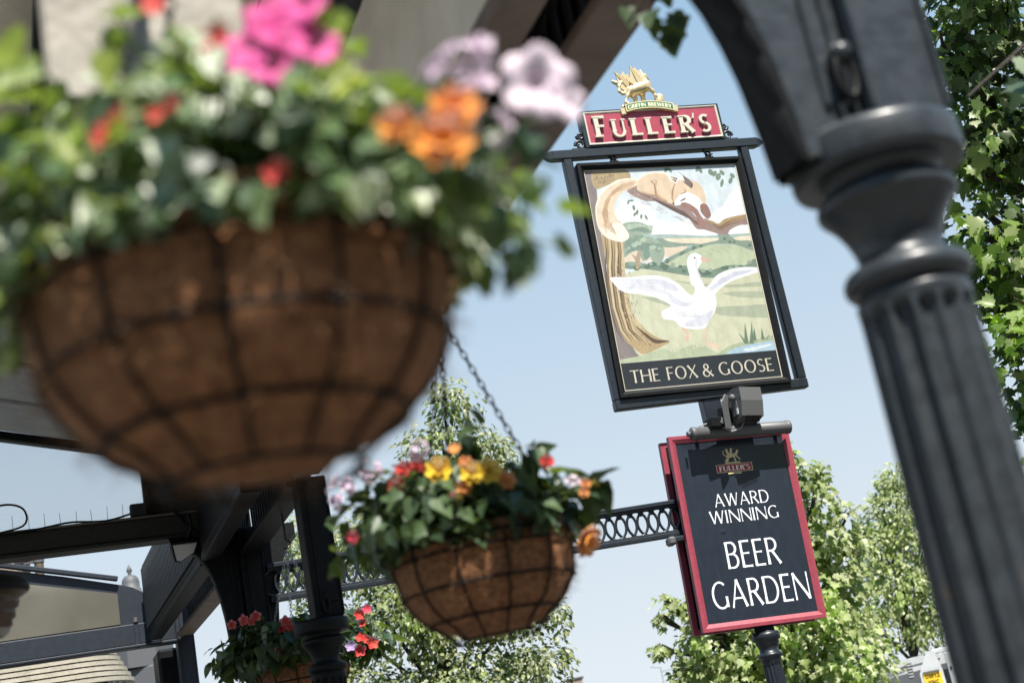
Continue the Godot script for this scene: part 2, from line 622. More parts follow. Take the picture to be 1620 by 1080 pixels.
# ------------------------------------------------------------------ the canopy: columns, beams, roof, gables
func column(at: Vector3, label: String, m: Material, size: float, ring_h: float, top_h: float, brackets: Array, reach := 1.0) -> Node3D:
	# at is the foot in the walkway's own axes; ring_h is the height of the capital's upper ring
	var t := thing("iron_column", label, "column", grid * Transform3D(Basis(), at), "cast iron columns of the canopy")
	var k := size
	var y := ring_h
	var st := begin()
	lathe(st, [Vector2(0.150 * k, 0.0), Vector2(0.150 * k, 0.14), Vector2(0.128 * k, 0.17), Vector2(0.118 * k, 0.2), Vector2(0.125 * k, 0.23), Vector2(0.105 * k, 0.27), Vector2(0.10 * k, 0.30)], 32)
	part("base", done(st), m, t)
	st = begin()
	var prof := []
	for i in 30:
		var f := i / 29.0
		prof.append(Vector2(lerpf(0.094, 0.078, f) * k, lerpf(0.29, y - 0.275 * k, f)))
	for i in 9:
		prof.append(Vector2(0.078 * k, y - (0.27 - 0.0045 * i) * k))
	lathe(st, prof, 168, 14, y - 0.238 * k, 0.0135 * k)
	part("fluted_shaft", done(st), m, t)
	st = begin()
	var cap := []
	for q in [[0.076, -0.236], [0.079, -0.226], [0.076, -0.216], [0.071, -0.212]]:
		cap.append(Vector2(q[0] * k, y + q[1] * k))
	for i in 9:                                   # lower torus
		var a := lerpf(-1.4, 1.4, i / 8.0)
		cap.append(Vector2((0.070 + 0.019 * cos(a)) * k, y + (-0.192 + 0.019 * sin(a)) * k))
	for q in [[0.068, -0.172], [0.061, -0.165], [0.060, -0.155], [0.063, -0.140], [0.070, -0.122], [0.079, -0.106], [0.086, -0.097]]:
		cap.append(Vector2(q[0] * k, y + q[1] * k))
	for i in 7:
		var a := lerpf(-1.3, 1.4, i / 6.0)
		cap.append(Vector2((0.086 + 0.013 * cos(a)) * k, y + (-0.078 + 0.014 * sin(a)) * k))
	for q in [[0.082, -0.062], [0.080, -0.048], [0.092, -0.040]]:
		cap.append(Vector2(q[0] * k, y + q[1] * k))
	lathe(st, cap, 48)
	part("capital", done(st), m, t)
	st = begin()
	var ring := [Vector2(0.03 * k, y - 0.041 * k), Vector2(0.112 * k, y - 0.041 * k), Vector2(0.120 * k, y - 0.038 * k), Vector2(0.1225 * k, y - 0.030 * k), Vector2(0.123 * k, y + 0.004 * k), Vector2(0.121 * k, y + 0.012 * k), Vector2(0.113 * k, y + 0.017 * k), Vector2(0.02 * k, y + 0.024 * k)]
	lathe(st, ring, 48)
	part("upper_ring", done(st), m, t)
	var w := 0.132 * k
	part("pier", boxed(Vector3(0.033 * k, (y + 0.02 + top_h) / 2, 0), Vector3(w, top_h - y - 0.02, w), 0.006), m, t)
	if m != M.grey_iron:
		part("raised_panel", boxed(Vector3(0.040 * k, (y + 0.07 + top_h) / 2, w / 2 + 0.003), Vector3(w * 0.62, top_h - y - 0.10, 0.012), 0.004), m, t)
	for s in [-1.0, 1.0]:
		var fillet := begin(false)
		box(fillet, Vector3(0.033 * k + s * w * 0.47, (y + 0.03 + top_h) / 2, w / 2 + 0.004), Vector3(0.008, top_h - y - 0.04, 0.010), 0.003)
		part("fillet", done(fillet), m, t)
	for s in brackets:
		var arch := [Vector2(0.120, -0.024), Vector2(0.142, -0.024), Vector2(0.150, 0.054), Vector2(0.162, 0.134), Vector2(0.175, 0.190), Vector2(0.194, 0.246), Vector2(0.235, 0.325), Vector2(0.300, 0.405), Vector2(0.395, 0.485), Vector2(0.53, 0.55), Vector2(0.72, 0.60)].map(func(v): return Vector2(0.12 + (v.x - 0.12) * reach, v.y))
		var rise := (top_h - y) / 0.67
		var poly := [Vector2(s * 0.03, 0.03 * rise + y)]
		var under := []
		for q in arch:
			poly.append(Vector2(s * q.x, y + q.y * (rise if q.y > 0.0 else 1.0)))
			under.append(Vector2(s * q.x, y + q.y * (rise if q.y > 0.0 else 1.0)))
		poly.append(Vector2(s * (0.12 + 0.60 * reach), top_h))
		poly.append(Vector2(s * 0.03, top_h))
		part("bracket_plate", plate(poly, -0.016, 0.042), m, t)
		var fst := begin()
		for i in under.size() - 1:                 # flange under the arch
			var a: Vector2 = under[i]
			var b: Vector2 = under[i + 1]
			var n: Vector2 = Vector2(-(b - a).y, (b - a).x).normalized() * (-s) * 0.007
			var z0 := -0.036
			var z1 := 0.0435
			var p := [Vector3(a.x - n.x, a.y - n.y, z0), Vector3(b.x - n.x, b.y - n.y, z0), Vector3(b.x - n.x, b.y - n.y, z1), Vector3(a.x - n.x, a.y - n.y, z1), Vector3(a.x + n.x, a.y + n.y, z0), Vector3(b.x + n.x, b.y + n.y, z0), Vector3(b.x + n.x, b.y + n.y, z1), Vector3(a.x + n.x, a.y + n.y, z1)]
			fst.set_smooth_group(0)
			for q in [[0, 1, 2, 3], [7, 6, 5, 4], [3, 2, 6, 7], [4, 5, 1, 0]]:
				quad_out(fst, p[q[0]], p[q[1]], p[q[2]], p[q[3]], Vector3((a.x + b.x) / 2, (a.y + b.y) / 2, 0))
		fst.set_smooth_group(-1)
		part("bracket_flange", done(fst), M.black_iron, t)
		for q in [[-0.052, 0.006], [-0.086, 0.005]]:
			part("moulding", boxed(Vector3(-s * q[0], (y + 0.04 + top_h) / 2, 0.045), Vector3(q[1] * 2, top_h - y - 0.06, 0.012), 0.003), m, t)
	return t


func quad_out(st: SurfaceTool, a: Vector3, b: Vector3, c: Vector3, d: Vector3, inside: Vector3) -> void:
	var n := (b - a).cross(c - a)
	if n.dot((a + b + c + d) * 0.25 - inside) >= 0.0:
		quad(st, a, b, c, d)
	else:
		quad(st, d, c, b, a)


func knob(called_for: Node3D, at: Vector3, m: Material) -> void:   # bolt head with a hanging ring
	var st := begin()
	lathe(st, [Vector2(0.0, 0.034), Vector2(0.011, 0.030), Vector2(0.016, 0.020), Vector2(0.015, 0.010), Vector2(0.011, 0.004), Vector2(0.011, 0.0)].map(func(v): return Vector2(v.x, -v.y)), 16)
	part("bolt_head", done(st), m, called_for, Transform3D(Basis(Vector3.RIGHT, -PI / 2), at))
	var pts := []
	for i in 16:
		var a := TAU * i / 16
		pts.append(at + Vector3(sin(a) * 0.014, -0.036 + cos(a) * 0.034, 0.016))
	part("ring", tubed(pts, 0.007, -1, 8, true), M.black_iron, called_for)


func along_beam(p0: Vector2, p1: Vector2, label: String, m: Material, web: Material, closed: bool) -> void:   # ends as (a along, b across)
	var A := Vector3(p0.y, 0, -p0.x)
	var B := Vector3(p1.y, 0, -p1.x)
	var long := A.distance_to(B)
	var z := (A - B).normalized()
	var local := Transform3D(Basis(Vector3.UP.cross(z), Vector3.UP, z), A)
	var t := thing("canopy_beam", label, "beam", grid * local, "lengthwise beams of the canopy")
	var mid := -long / 2
	part("bottom_flange", boxed(Vector3(0.035, 3.012, mid), Vector3(0.13, 0.03, long), 0.005), m, t)
	part("inner_board", boxed(Vector3(-0.19, 3.02, mid), Vector3(0.10, 0.05, long), 0.006), m if closed else M.black_iron, t)
	part("inner_web", boxed(Vector3(-0.225, 3.31, mid), Vector3(0.02, 0.52, long), 0.004), web, t)
	if closed:
		part("outer_web", boxed(Vector3(0.092, 3.33, mid - 0.02), Vector3(0.012, 0.40, long - 0.30), 0.002), M.black_iron, t)
	else:
		var rib := boxed(Vector3.ZERO, Vector3(0.014, 0.46, 0.034), 0.005)
		for i in int(long / 0.07):
			part("web_rib", rib, M.iron, t, Transform3D(Basis(), Vector3(-0.243, 3.31, -0.07 * (i + 0.5))))
	part("outer_rail", boxed(Vector3(0.07, 3.05, mid), Vector3(0.05, 0.05, long), 0.006), M.iron, t)
	part("top_rail", boxed(Vector3(0.07, 3.53, mid), Vector3(0.06, 0.08, long), 0.008), M.iron, t)
	var pitch := 0.078
	var n := int(long / pitch)
	var st := begin()
	tube(st, [Vector3(0, 3.07, 0), Vector3(0, 3.20, 0), Vector3(0, 3.34, 0), Vector3(0, 3.50, 0)], 0.016, 0.016, 6)
	tube(st, [Vector3(0, 3.22, 0.002), Vector3(0, 3.26, -0.03), Vector3(0, 3.31, -0.036), Vector3(0, 3.35, -0.02), Vector3(0, 3.34, 0.002)], 0.009, 0.009, 6)
	tube(st, [Vector3(0, 3.22, -0.002), Vector3(0, 3.26, 0.03), Vector3(0, 3.31, 0.036), Vector3(0, 3.35, 0.02), Vector3(0, 3.34, -0.002)], 0.009, 0.009, 6)
	var bar := done(st)
	for i in n:
		part("baluster", bar, M.iron, t, Transform3D(Basis(), Vector3(0.07, 0, -pitch * (i + 0.5))))


func cross_beam(p: Vector3, long: float, h: float, m: Material, label: String) -> Node3D:   # runs across the walkway from b = p.x towards the building
	var t := thing("tie_beam", label, "beam", grid * Transform3D(Basis(), p))
	part("girder", boxed(Vector3(-long / 2, h / 2, 0), Vector3(long, h, 0.11), 0.008), m, t)
	part("lower_lip", boxed(Vector3(-long / 2, -0.011, 0.0), Vector3(long, 0.022, 0.15), 0.006), m, t)
	return t


func roof_y(b: float) -> float:
	return 3.60 - 0.25 * b


func canopy() -> void:
	var c1 := column(Vector3(-0.004, 0, 0), "large blurred grey fluted column nearest the camera on the right", M.grey_iron, 1.0, 2.33, 3.0, [-1.0])
	knob(c1, Vector3(-0.057, 2.455, 0.046), M.grey_iron)
	var c2 := column(Vector3(0.13, 0, -4.725), "dark fluted column with ringed capital between the two lower flower baskets", M.black_iron, 1.0, 2.345, 3.0, [])
	knob(c2, Vector3(0.02, 2.455, 0.066), M.black_iron)
	column(Vector3(0.14, 0, -6.55), "black column with spreading brackets where the lattice beam ends", M.black_iron, 0.95, 2.40, 3.16, [-1.0, 1.0], 0.30)
	column(Vector3(0.11, 0, -9.75), "dark blue column at the far left end of the ironwork valance", M.blue_iron, 1.0, 2.40, 3.25, [])
	var hl := thing("hanging_lamp", "round black hanging lamp with stepped copper rings cut by the left edge", "lamp", Transform3D(Basis(), Vector3(-1.560, 2.325, -3.93)))
	var hs := begin()
	lathe(hs, [Vector2(0.094, -0.012), Vector2(0.100, -0.004), Vector2(0.100, 0.006), Vector2(0.085, 0.026), Vector2(0.05, 0.042), Vector2(0.0, 0.05)], 40)
	part("shade", done(hs), M.black_iron, hl)
	hs = begin()
	lathe(hs, [Vector2(0.040, -0.108), Vector2(0.047, -0.100), Vector2(0.046, -0.086), Vector2(0.056, -0.080), Vector2(0.058, -0.064), Vector2(0.055, -0.058), Vector2(0.066, -0.050), Vector2(0.070, -0.034), Vector2(0.067, -0.028), Vector2(0.082, -0.020), Vector2(0.092, -0.012)], 40)
	part("stepped_rings", done(hs), plain(lin(0.075, 0.050, 0.034), 0.35, 0.4), hl)
	hs = begin()
	lathe(hs, [Vector2(0.0, -0.135), Vector2(0.022, -0.132), Vector2(0.036, -0.120), Vector2(0.040, -0.106)], 24)
	part("globe", done(hs), plain(lin(0.25, 0.24, 0.22), 0.25), hl)
	part("rod", tubed([Vector3(0, 0.045, 0), Vector3(0, 1.45, 0)], 0.006, -1, 8), M.black_iron, hl)
	along_beam(Vector2(-0.10, 0.005), Vector2(4.63, 0.10), "brown and black canopy beam above the nearest column and basket", M.brown, M.soffit, true)
	along_beam(Vector2(4.82, 0.11), Vector2(6.47, 0.13), "canopy beam hidden behind the largest flower basket", M.black_iron, M.black_iron, true)
	along_beam(Vector2(6.63, 0.14), Vector2(9.66, 0.11), "far canopy beam with ironwork valance sloping down to the dark blue column", M.brown, M.black_iron, false)
	# roof over the first two bays
	var roof := thing("canopy_roof", "pitched canopy roof of pale boards with dark gaps over the walkway", "roof", grid)
	var slope := Basis(Vector3.BACK, -atan(0.25))
	for i in 22:                                   # boards along the first bay
		var b := -0.335 - i * 0.17
		part("board", boxed(Vector3(b, roof_y(b) - 0.012, -2.06), Vector3(0.168, 0.024, 3.22), 0.004, slope), M.soffit, roof)
	for i in 5:                                    # broad boards across the second bay
		var a := 3.72 + i * 0.62
		var o := part("board", boxed(Vector3.ZERO, Vector3(4.2, 0.03, 0.53), 0.006), M.board, roof, Transform3D(slope, Vector3(-2.20, roof_y(-2.20) - 0.012 + 0.002 * (i % 3), -a)))
		o.set_meta("label", "pale grey board across the roof")
	part("covering", boxed(Vector3(-2.0, roof_y(-2.0) + 0.05, -3.525), Vector3(4.75, 0.05, 6.15), 0.01, slope), M.slate, roof)
	for b in [-0.95, -1.75]:
		part("purlin", boxed(Vector3(b, roof_y(b) - 0.075, -2.06), Vector3(0.09, 0.10, 3.22), 0.008, slope), M.black_iron, roof)
	# cross frame over the nearest column (above the picture)
	cross_beam(Vector3(-0.10, 3.0, 0), 4.0, 0.14, M.grey_iron, "grey iron tie beam over the nearest column above the large basket")
	var cb := thing("cream_board", "sunlit cream board hanging under the near tie beam behind the flowers at top left", "board", grid * Transform3D(Basis(), Vector3(-0.99, 2.45, -0.05)))
	part("panel", boxed(Vector3(0, 0.265, 0), Vector3(0.25, 0.53, 0.03), 0.006), worn(lin(0.25, 0.225, 0.185), lin(0.31, 0.285, 0.24), 0.012, 1.5, 0.6, 0.2), cb)
	for s in [-0.09, 0.09]:
		part("hanger", boxed(Vector3(s, 0.54, -0.02), Vector3(0.02, 0.06, 0.012), 0.002), M.black_iron, cb)
	# olive tie beam with glazed gable
	var z3 := -6.55
	var tie := cross_beam(Vector3(-0.0, 3.165, z3), 4.2, 0.115, M.olive, "dusty olive tie beam under the glazed gable at left")
	part("ledge_dust", boxed(Vector3(-2.1, 0.119, 0.028), Vector3(4.2, 0.010, 0.10), 0.004), M.dust, tie)
	var gable := thing("glazed_gable", "milky glazed gable panel above the olive tie beam", "window", grid * Transform3D(Basis(), Vector3(0, 0, z3 - 0.02)))
	var top := func(b): return 3.555 - 0.244 * b
	part("pane", plate([Vector2(-0.36, 3.292), Vector2(-4.0, 3.292), Vector2(-4.0, top.call(-4.0)), Vector2(-0.36, top.call(-0.36))], -0.004, 0.004), M.glass, gable)
	part("rafter", boxed(Vector3(-2.05, top.call(-2.05) + 0.022, 0.0), Vector3(4.3, 0.045, 0.09), 0.006, Basis(Vector3.BACK, -atan(0.244))), M.black_iron, gable)
	part("end_panel", plate([Vector2(-0.02, 3.285), Vector2(-0.36, 3.285), Vector2(-0.36, top.call(-0.36) - 0.004), Vector2(-0.02, top.call(-0.02) - 0.004)], -0.02, 0.03), M.olive, gable)
	part("mullion", boxed(Vector3(-0.365, 3.46, 0.02), Vector3(0.03, 0.34, 0.05), 0.004), M.olive, gable)
	for k in 24:
		var b := -0.42 - k * 0.083
		var o := part("bird_spike", tubed([Vector3(b, 3.285, 0.055), Vector3(b + rng.randf_range(-0.004, 0.004), 3.285 + rng.randf_range(0.075, 0.095), 0.058)], 0.0016, 0.0012, 5), M.chain, gable)
		o.set_meta("label", "thin upright bird spike on the ledge")
	var jb := thing("junction_box", "small black junction box on the ledge of the olive beam", "junction box", grid * Transform3D(Basis(), Vector3(-0.418, 3.289, z3 + 0.05)))
	part("case", boxed(Vector3(0, 0.038, 0), Vector3(0.092, 0.072, 0.06), 0.006), M.black_iron, jb)
	part("lid", boxed(Vector3(0, 0.038, 0.032), Vector3(0.080, 0.060, 0.006), 0.002), M.iron, jb)
	var lead := func(pts: Array, r: float, label: String):
		var line := []
		var cv := Curve3D.new()
		for i in pts.size():
			var before: Vector3 = pts[maxi(i - 1, 0)]
			var after: Vector3 = pts[mini(i + 1, pts.size() - 1)]
			cv.add_point(pts[i], (before - after) / 6.0, (after - before) / 6.0)
		for i in 25:
			line.append(cv.sample_baked(cv.get_baked_length() * i / 24.0, true))
		var o := part("cable", tubed(line, r, -1, 6), M.wire, self, grid)
		tag(o, label, "cable", "")
	lead.call([Vector3(-1.3, 3.27, z3 + 0.075), Vector3(-1.03, 3.275, z3 + 0.08), Vector3(-0.78, 3.30, z3 + 0.07), Vector3(-0.60, 3.285, z3 + 0.075), Vector3(-0.46, 3.31, z3 + 0.07)], 0.006, "black cable lying along the dusty ledge of the olive beam")
	lead.call([Vector3(-1.25, 3.42, z3 + 0.08), Vector3(-1.10, 3.43, z3 + 0.10), Vector3(-1.02, 3.39, z3 + 0.10), Vector3(-1.03, 3.31, z3 + 0.08), Vector3(-1.2, 3.28, z3 + 0.075)], 0.006, "looped black cable at the far left of the olive beam")
	lead.call([Vector3(-0.36, 3.32, z3 + 0.075), Vector3(-0.25, 3.31, z3 + 0.09), Vector3(-0.16, 3.20, z3 + 0.09), Vector3(-0.05, 3.10, z3 + 0.10), Vector3(0.06, 3.09, z3 + 0.09)], 0.009, "thick black cable drooping from the junction box to the black column")
	lead.call([Vector3(-0.36, 3.35, z3 + 0.075), Vector3(-0.30, 3.34, z3 + 0.075), Vector3(-0.10, 3.335, z3 + 0.075), Vector3(-0.05, 3.37, z3 + 0.075)], 0.004, "thin cable clipped straight across the olive end panel")
	var fl := thing("security_light", "pale faced security light hung below the end of the olive beam", "light", grid * Transform3D(Basis(Vector3.UP, 0.25) * Basis(Vector3.RIGHT, 0.85), Vector3(-0.215, 3.055, z3 + 0.16)))
	part("housing", plate([Vector2(-0.08, 0.05), Vector2(0.08, 0.06), Vector2(0.075, -0.02), Vector2(0.0, -0.085), Vector2(-0.03, -0.08)], -0.05, 0.0), M.black_iron, fl)
	part("lens", plate([Vector2(-0.066, 0.040), Vector2(0.068, 0.048), Vector2(0.062, -0.016), Vector2(0.0, -0.070), Vector2(-0.024, -0.066)], 0.001, 0.008), plain(lin(0.55, 0.55, 0.56), 0.3), fl)
	part("arm", tubed([Vector3(0.02, 0.04, -0.03), Vector3(0.05, 0.10, -0.06), Vector3(0.03, 0.17, -0.10)], 0.010), M.black_iron, fl)
	# far gable with rounded corner
	var z4 := -9.75
	var tie4 := cross_beam(Vector3(0.15, 2.985, z4), 4.6, 0.16, M.blue_iron, "dark blue tie beam under the rounded far gable at lower left")
	part("collar", boxed(Vector3(-0.36, 0.075, 0.05), Vector3(0.035, 0.20, 0.03), 0.004), M.blue_iron, tie4)
	part("lower_block", boxed(Vector3(-0.06, -0.42, -0.40), Vector3(0.28, 0.78, 0.4), 0.02), M.black_iron, tie4)
	part("finial", tubed([Vector3(-0.36, 0.17, 0.06), Vector3(-0.36, 0.205, 0.06)], 0.018), M.lamp_grey, tie4)
	var g4 := thing("rounded_gable", "dark blue gable frame with rounded corner and cream panel at lower left", "gable", grid * Transform3D(Basis(), Vector3(0, 0, z4)))
	var edge := [Vector2(-4.2, 3.148), Vector2(-4.2, 4.48), Vector2(-0.70, 3.582), Vector2(-0.29, 3.462), Vector2(-0.20, 3.430), Vector2(-0.13, 3.385), Vector2(-0.08, 3.315), Vector2(-0.05, 3.24), Vector2(-0.035, 3.148)]
	part("frame", plate(edge, -0.10, 0.0), M.blue_iron, g4)
	part("cream_panel", plate([Vector2(-4.1, 3.152), Vector2(-4.1, 4.34), Vector2(-0.318, 3.395), Vector2(-0.318, 3.160)], 0.003, 0.012), M.dull_pane, g4)
	part("bargeboard", boxed(Vector3(-2.27, 4.015, 0.02), Vector3(4.06, 0.035, 0.06), 0.006, Basis(Vector3.BACK, -atan(0.259))), M.blue_iron, g4)
	# louvred cornice that turns a rounded corner beyond the far gable
	var lou := thing("louvred_cornice", "cream slatted cornice curving round a corner under the dark blue beam", "cornice", grid)
	for k in 8:
		var r := 0.34 + 0.026 * k
		var y0 := 3.31 - 0.050 * k
		var st := begin(false)
		var pts := []
		for i in 13:
			pts.append(Vector2(-4.0 + i * 0.28, -11.85 + r))
		for i in 13:
			var a := i / 12.0 * PI / 2
			pts.append(Vector2(-0.60 + sin(a) * r, -11.85 + cos(a) * r))
		for i in range(1, 6):
			pts.append(Vector2(-0.60 + r, -11.85 - i * 0.3))
		for i in pts.size() - 1:
			var p: Vector2 = pts[i]
			var q: Vector2 = pts[i + 1]
			var n: Vector2 = Vector2(-(q - p).y, (q - p).x).normalized()
			if n.dot(Vector2(-0.7, -0.7)) < 0.0:
				n = -n
			n *= 0.06
			var mid := Vector3((p.x + q.x + n.x) / 2, y0 - 0.015, (p.y + q.y + n.y) / 2)
			var c8 := []
			for v in [p, q, q + n, p + n]:
				c8.append(Vector3(v.x, y0 - 0.033, v.y))
				c8.append(Vector3(v.x, y0 + 0.001, v.y))
			quad_out(st, c8[0], c8[2], c8[3], c8[1], mid)
			quad_out(st, c8[4], c8[6], c8[7], c8[5], mid)
			quad_out(st, c8[0], c8[2], c8[4], c8[6], mid)
			quad_out(st, c8[1], c8[3], c8[5], c8[7], mid)
		part("slat", done(st), M.cream, lou)
	var core := begin()
	lathe(core, [Vector2(0.0, 2.88), Vector2(0.30, 2.88), Vector2(0.30, 3.30), Vector2(0.0, 3.30)], 32)
	part("corner_core", done(core), M.black_iron, lou, Transform3D(Basis(), Vector3(-0.60, 0, -11.85)))
	part("core", boxed(Vector3(-2.4, 3.09, -11.75), Vector3(3.5, 0.42, 0.4), 0.02), M.black_iron, lou)
	part("back_board", boxed(Vector3(-2.5, 2.85, -12.6), Vector3(4.1, 0.9, 0.5), 0.05), M.black_iron, lou)


# ------------------------------------------------------------------ the pub sign on its post
func sign_post() -> void:
	var t := thing("pub_sign_post", "tall black pub sign post with frame, red header board and golden griffin", "sign", signs)
	var m: Material = M.sign_iron
	var zc := -0.03
	# fluted post below the boards
	var foot := -4.3446
	var st := begin()
	var y := -2.29
	var prof := []
	for q in [[0.13, 0.0], [0.13, 0.16], [0.10, 0.2], [0.075, 0.28]]:
		prof.append(Vector2(q[0], foot + q[1]))
	for i in 24:
		var f := i / 23.0
		prof.append(Vector2(lerpf(0.066, 0.056, f), lerpf(foot + 0.30, y - 0.19, f)))
	for i in 5:
		prof.append(Vector2(0.056, y - 0.185 + 0.006 * i))
	lathe(st, prof, 96, 14, y - 0.165, 0.009)
	part("post", done(st), m, t, Transform3D(Basis(), Vector3(0.0, 0, -0.065)))
	st = begin()
	var cap := []
	for q in [[0.056, -0.16], [0.060, -0.15], [0.060, -0.135], [0.072, -0.125], [0.074, -0.115], [0.066, -0.105], [0.058, -0.10], [0.056, -0.08], [0.062, -0.06], [0.070, -0.05], [0.070, -0.035], [0.082, -0.025], [0.084, 0.0], [0.078, 0.015], [0.06, 0.02], [0.055, 0.10], [0.05, 0.14]]:
		cap.append(Vector2(q[0], y + q[1]))
	lathe(st, cap, 32)
	part("capital", done(st), m, t, Transform3D(Basis(), Vector3(0, 0, -0.065)))
	part("upper_post", boxed(Vector3(0.0, -1.5, -0.065), Vector3(0.075, 1.34, 0.075), 0.006), m, t)
	part("upper_post_head", boxed(Vector3(-0.02, -0.92, -0.05), Vector3(0.12, 0.20, 0.08), 0.006), m, t)
	# outer frame of square bar
	part("bottom_bar", boxed(Vector3(0, -0.806, zc), Vector3(1.30, 0.062, 0.062), 0.006), m, t)
	for s in [-1.0, 1.0]:
		part("side_bar", boxed(Vector3(s * 0.621, 0.031, zc), Vector3(0.055, 1.61, 0.058), 0.005), m, t)
		part("inner_strip", boxed(Vector3(s * 0.588, 0.031, zc - 0.005), Vector3(0.010, 1.60, 0.03), 0.002), m, t)
	part("top_bar", boxed(Vector3(0, 0.868, zc), Vector3(1.44, 0.062, 0.062), 0.006), m, t)
	for s in [-1.0, 1.0]:
		st = begin(false)
		lathe(st, [Vector2(0.030, 0.0), Vector2(0.040, 0.006), Vector2(0.040, 0.018), Vector2(0.028, 0.05), Vector2(0.0, 0.085)], 4, 0, 0, 0, true)
		part("spear_end", done(st), m, t, Transform3D(Basis(Vector3.BACK, -s * PI / 2) * Basis(Vector3.UP, PI / 4), Vector3(s * 0.70, 0.868, zc)))
	# header board
	var hz := 0.0
	part("header_backing", boxed(Vector3(0.012, 1.032, -0.035), Vector3(0.985, 0.262, 0.07), 0.004), m, t)
	frame_of("header_rim", t, M.ivory, Vector2(-0.457, 0.916), Vector2(0.482, 1.146), 0.012, 0.0, 0.012, 0.004)
	part("header_board", boxed(Vector3(0.0125, 1.031, 0.002), Vector3(0.914, 0.205, 0.008), 0.0), M.red_board, t)
	var spots := [["F", -0.402, -0.328, 0.960, 1.108], ["U", -0.283, -0.200, 0.955, 1.078], ["L", -0.152, -0.080, 0.957, 1.078], ["L", -0.045, 0.025, 0.957, 1.077], ["E", 0.073, 0.145, 0.955, 1.075], ["R", 0.190, 0.278, 0.952, 1.076], ["'", 0.284, 0.304, 0.955, 1.082], ["S", 0.334, 0.400, 0.952, 1.074]]
	for q in spots:
		var g := glyph(q[0], 0.19 if q[0] != "'" else 0.075, 0.10)
		st = begin(false)
		var n := 0
		var strokes: Array = g[1].duplicate()
		var w: float = g[0]
		if q[0] in "FLERU":                       # wedge serifs
			strokes.append(stem(-0.06, 0.965, 0.27, 0.965, 0.07))
			if q[0] in "FR":
				strokes.append(stem(-0.06, 0.035, 0.30, 0.035, 0.07))
			if q[0] == "U":
				strokes.append(stem(0.55, 0.965, 0.78, 0.965, 0.07))
		for s in strokes:
			var o := outline(s)
			for i in o.size():
				o[i] = Vector2(lerpf(q[1], q[2], o[i].x / w), lerpf(q[3], q[4], o[i].y))
			slab_ccw(st, ccw(Array(o)), 0.007, 0.026 + 0.0006 * n)
			n += 1
		part("raised_letter", done(st), M.ivory, t)
	# wrought scrolls either side of the header
	for s in [-1.0, 1.0]:
		var cx: float = 0.0125 + s * 0.52
		for q in [[0.0, 0.935, 0.034, 1.0], [-0.012, 1.0, 0.026, -1.0]]:
			var pts := []
			for i in 26:
				var a := i / 25.0 * TAU * 1.2
				var r: float = q[2] * (1.0 - 0.68 * i / 25.0)
				pts.append(Vector3(cx + s * (q[0] + r * cos(a)), q[1] + q[3] * r * sin(a), -0.03))
			part("scroll", tubed(pts, 0.011, 0.009, 8), m, t)
		part("scroll_foot", boxed(Vector3(cx + s * 0.015, 0.905, -0.03), Vector3(0.10, 0.014, 0.03), 0.003), m, t)
	# ribbon with its lettering under the griffin
	var rib := Image.create(512, 96, false, Image.FORMAT_RGB8)
	rib.fill(Color8(206, 190, 138))
	rib.fill_rect(Rect2i(10, 10, 492, 76), Color8(60, 104, 84))
	letters(rib, "GRIFFIN BREWERY", 26, 486, 26, 72, Color8(228, 220, 180), 0.2, 0.12)
	st = begin()
	var bk := begin(false)
	for i in 20:
		var q := []
		for f in [i / 20.0, (i + 1) / 20.0]:
			var x := lerpf(-0.165, 0.172, f)
			var yy: float = 1.118 + 0.024 * (1.0 - pow((f - 0.5) * 2.0, 2.0)) - 0.010 * (f - 0.5)
			q.append([Vector3(x, yy, 0.034), Vector3(x, yy + 0.052, 0.034), f])
		st.set_smooth_group(0)
		var uvs := [Vector2(q[0][2], 1), Vector2(q[1][2], 1), Vector2(q[1][2], 0), Vector2(q[0][2], 0)]
		var ps := [q[0][0], q[1][0], q[1][1], q[0][1]]
		for k in [0, 2, 1, 0, 3, 2]:
			st.set_uv(uvs[k])
			st.add_vertex(ps[k])
		var d := Vector3(0, 0, -0.03)
		var e := Vector3(0, 0, -0.002)
		quad(bk, q[0][0] + d, q[1][0] + d, q[1][0] + e, q[0][0] + e)
		quad(bk, q[0][1] + e, q[1][1] + e, q[1][1] + d, q[0][1] + d)
		quad(bk, q[0][0] + e, q[1][0] + e, q[1][1] + e, q[0][1] + e)
	part("ribbon", done(st), print_of(rib), t)
	part("ribbon_edge", done(bk), M.gold, t)
	for s in [-1.0, 1.0]:
		part("ribbon_tail", boxed(Vector3(0.004 + s * 0.183, 1.134, 0.012), Vector3(0.036, 0.046, 0.02), 0.003, Basis(Vector3.BACK, -s * 0.10)), M.gold, t)
	part("griffin", griffin(), M.gold, t)
	for k in 2:                                    # wings, one a little behind the other
		var dz := 0.020 if k == 0 else -0.036
		var dx := 0.0 if k == 0 else -0.066
		st = begin(false)
		var wing := [Vector2(0.012, 1.315), Vector2(-0.045, 1.300), Vector2(-0.100, 1.345), Vector2(-0.082, 1.375), Vector2(-0.066, 1.462), Vector2(-0.050, 1.430), Vector2(-0.036, 1.448), Vector2(-0.022, 1.420), Vector2(-0.004, 1.425), Vector2(0.004, 1.395), Vector2(0.022, 1.36)]
		for i in wing.size():
			wing[i] += Vector2(dx, 0.004 * k)
		if k == 1:
			wing[4] += Vector2(-0.026, -0.012)
			wing[5] += Vector2(-0.006, -0.02)
		slab_ccw(st, ccw(wing), dz - 0.006, dz + 0.006)
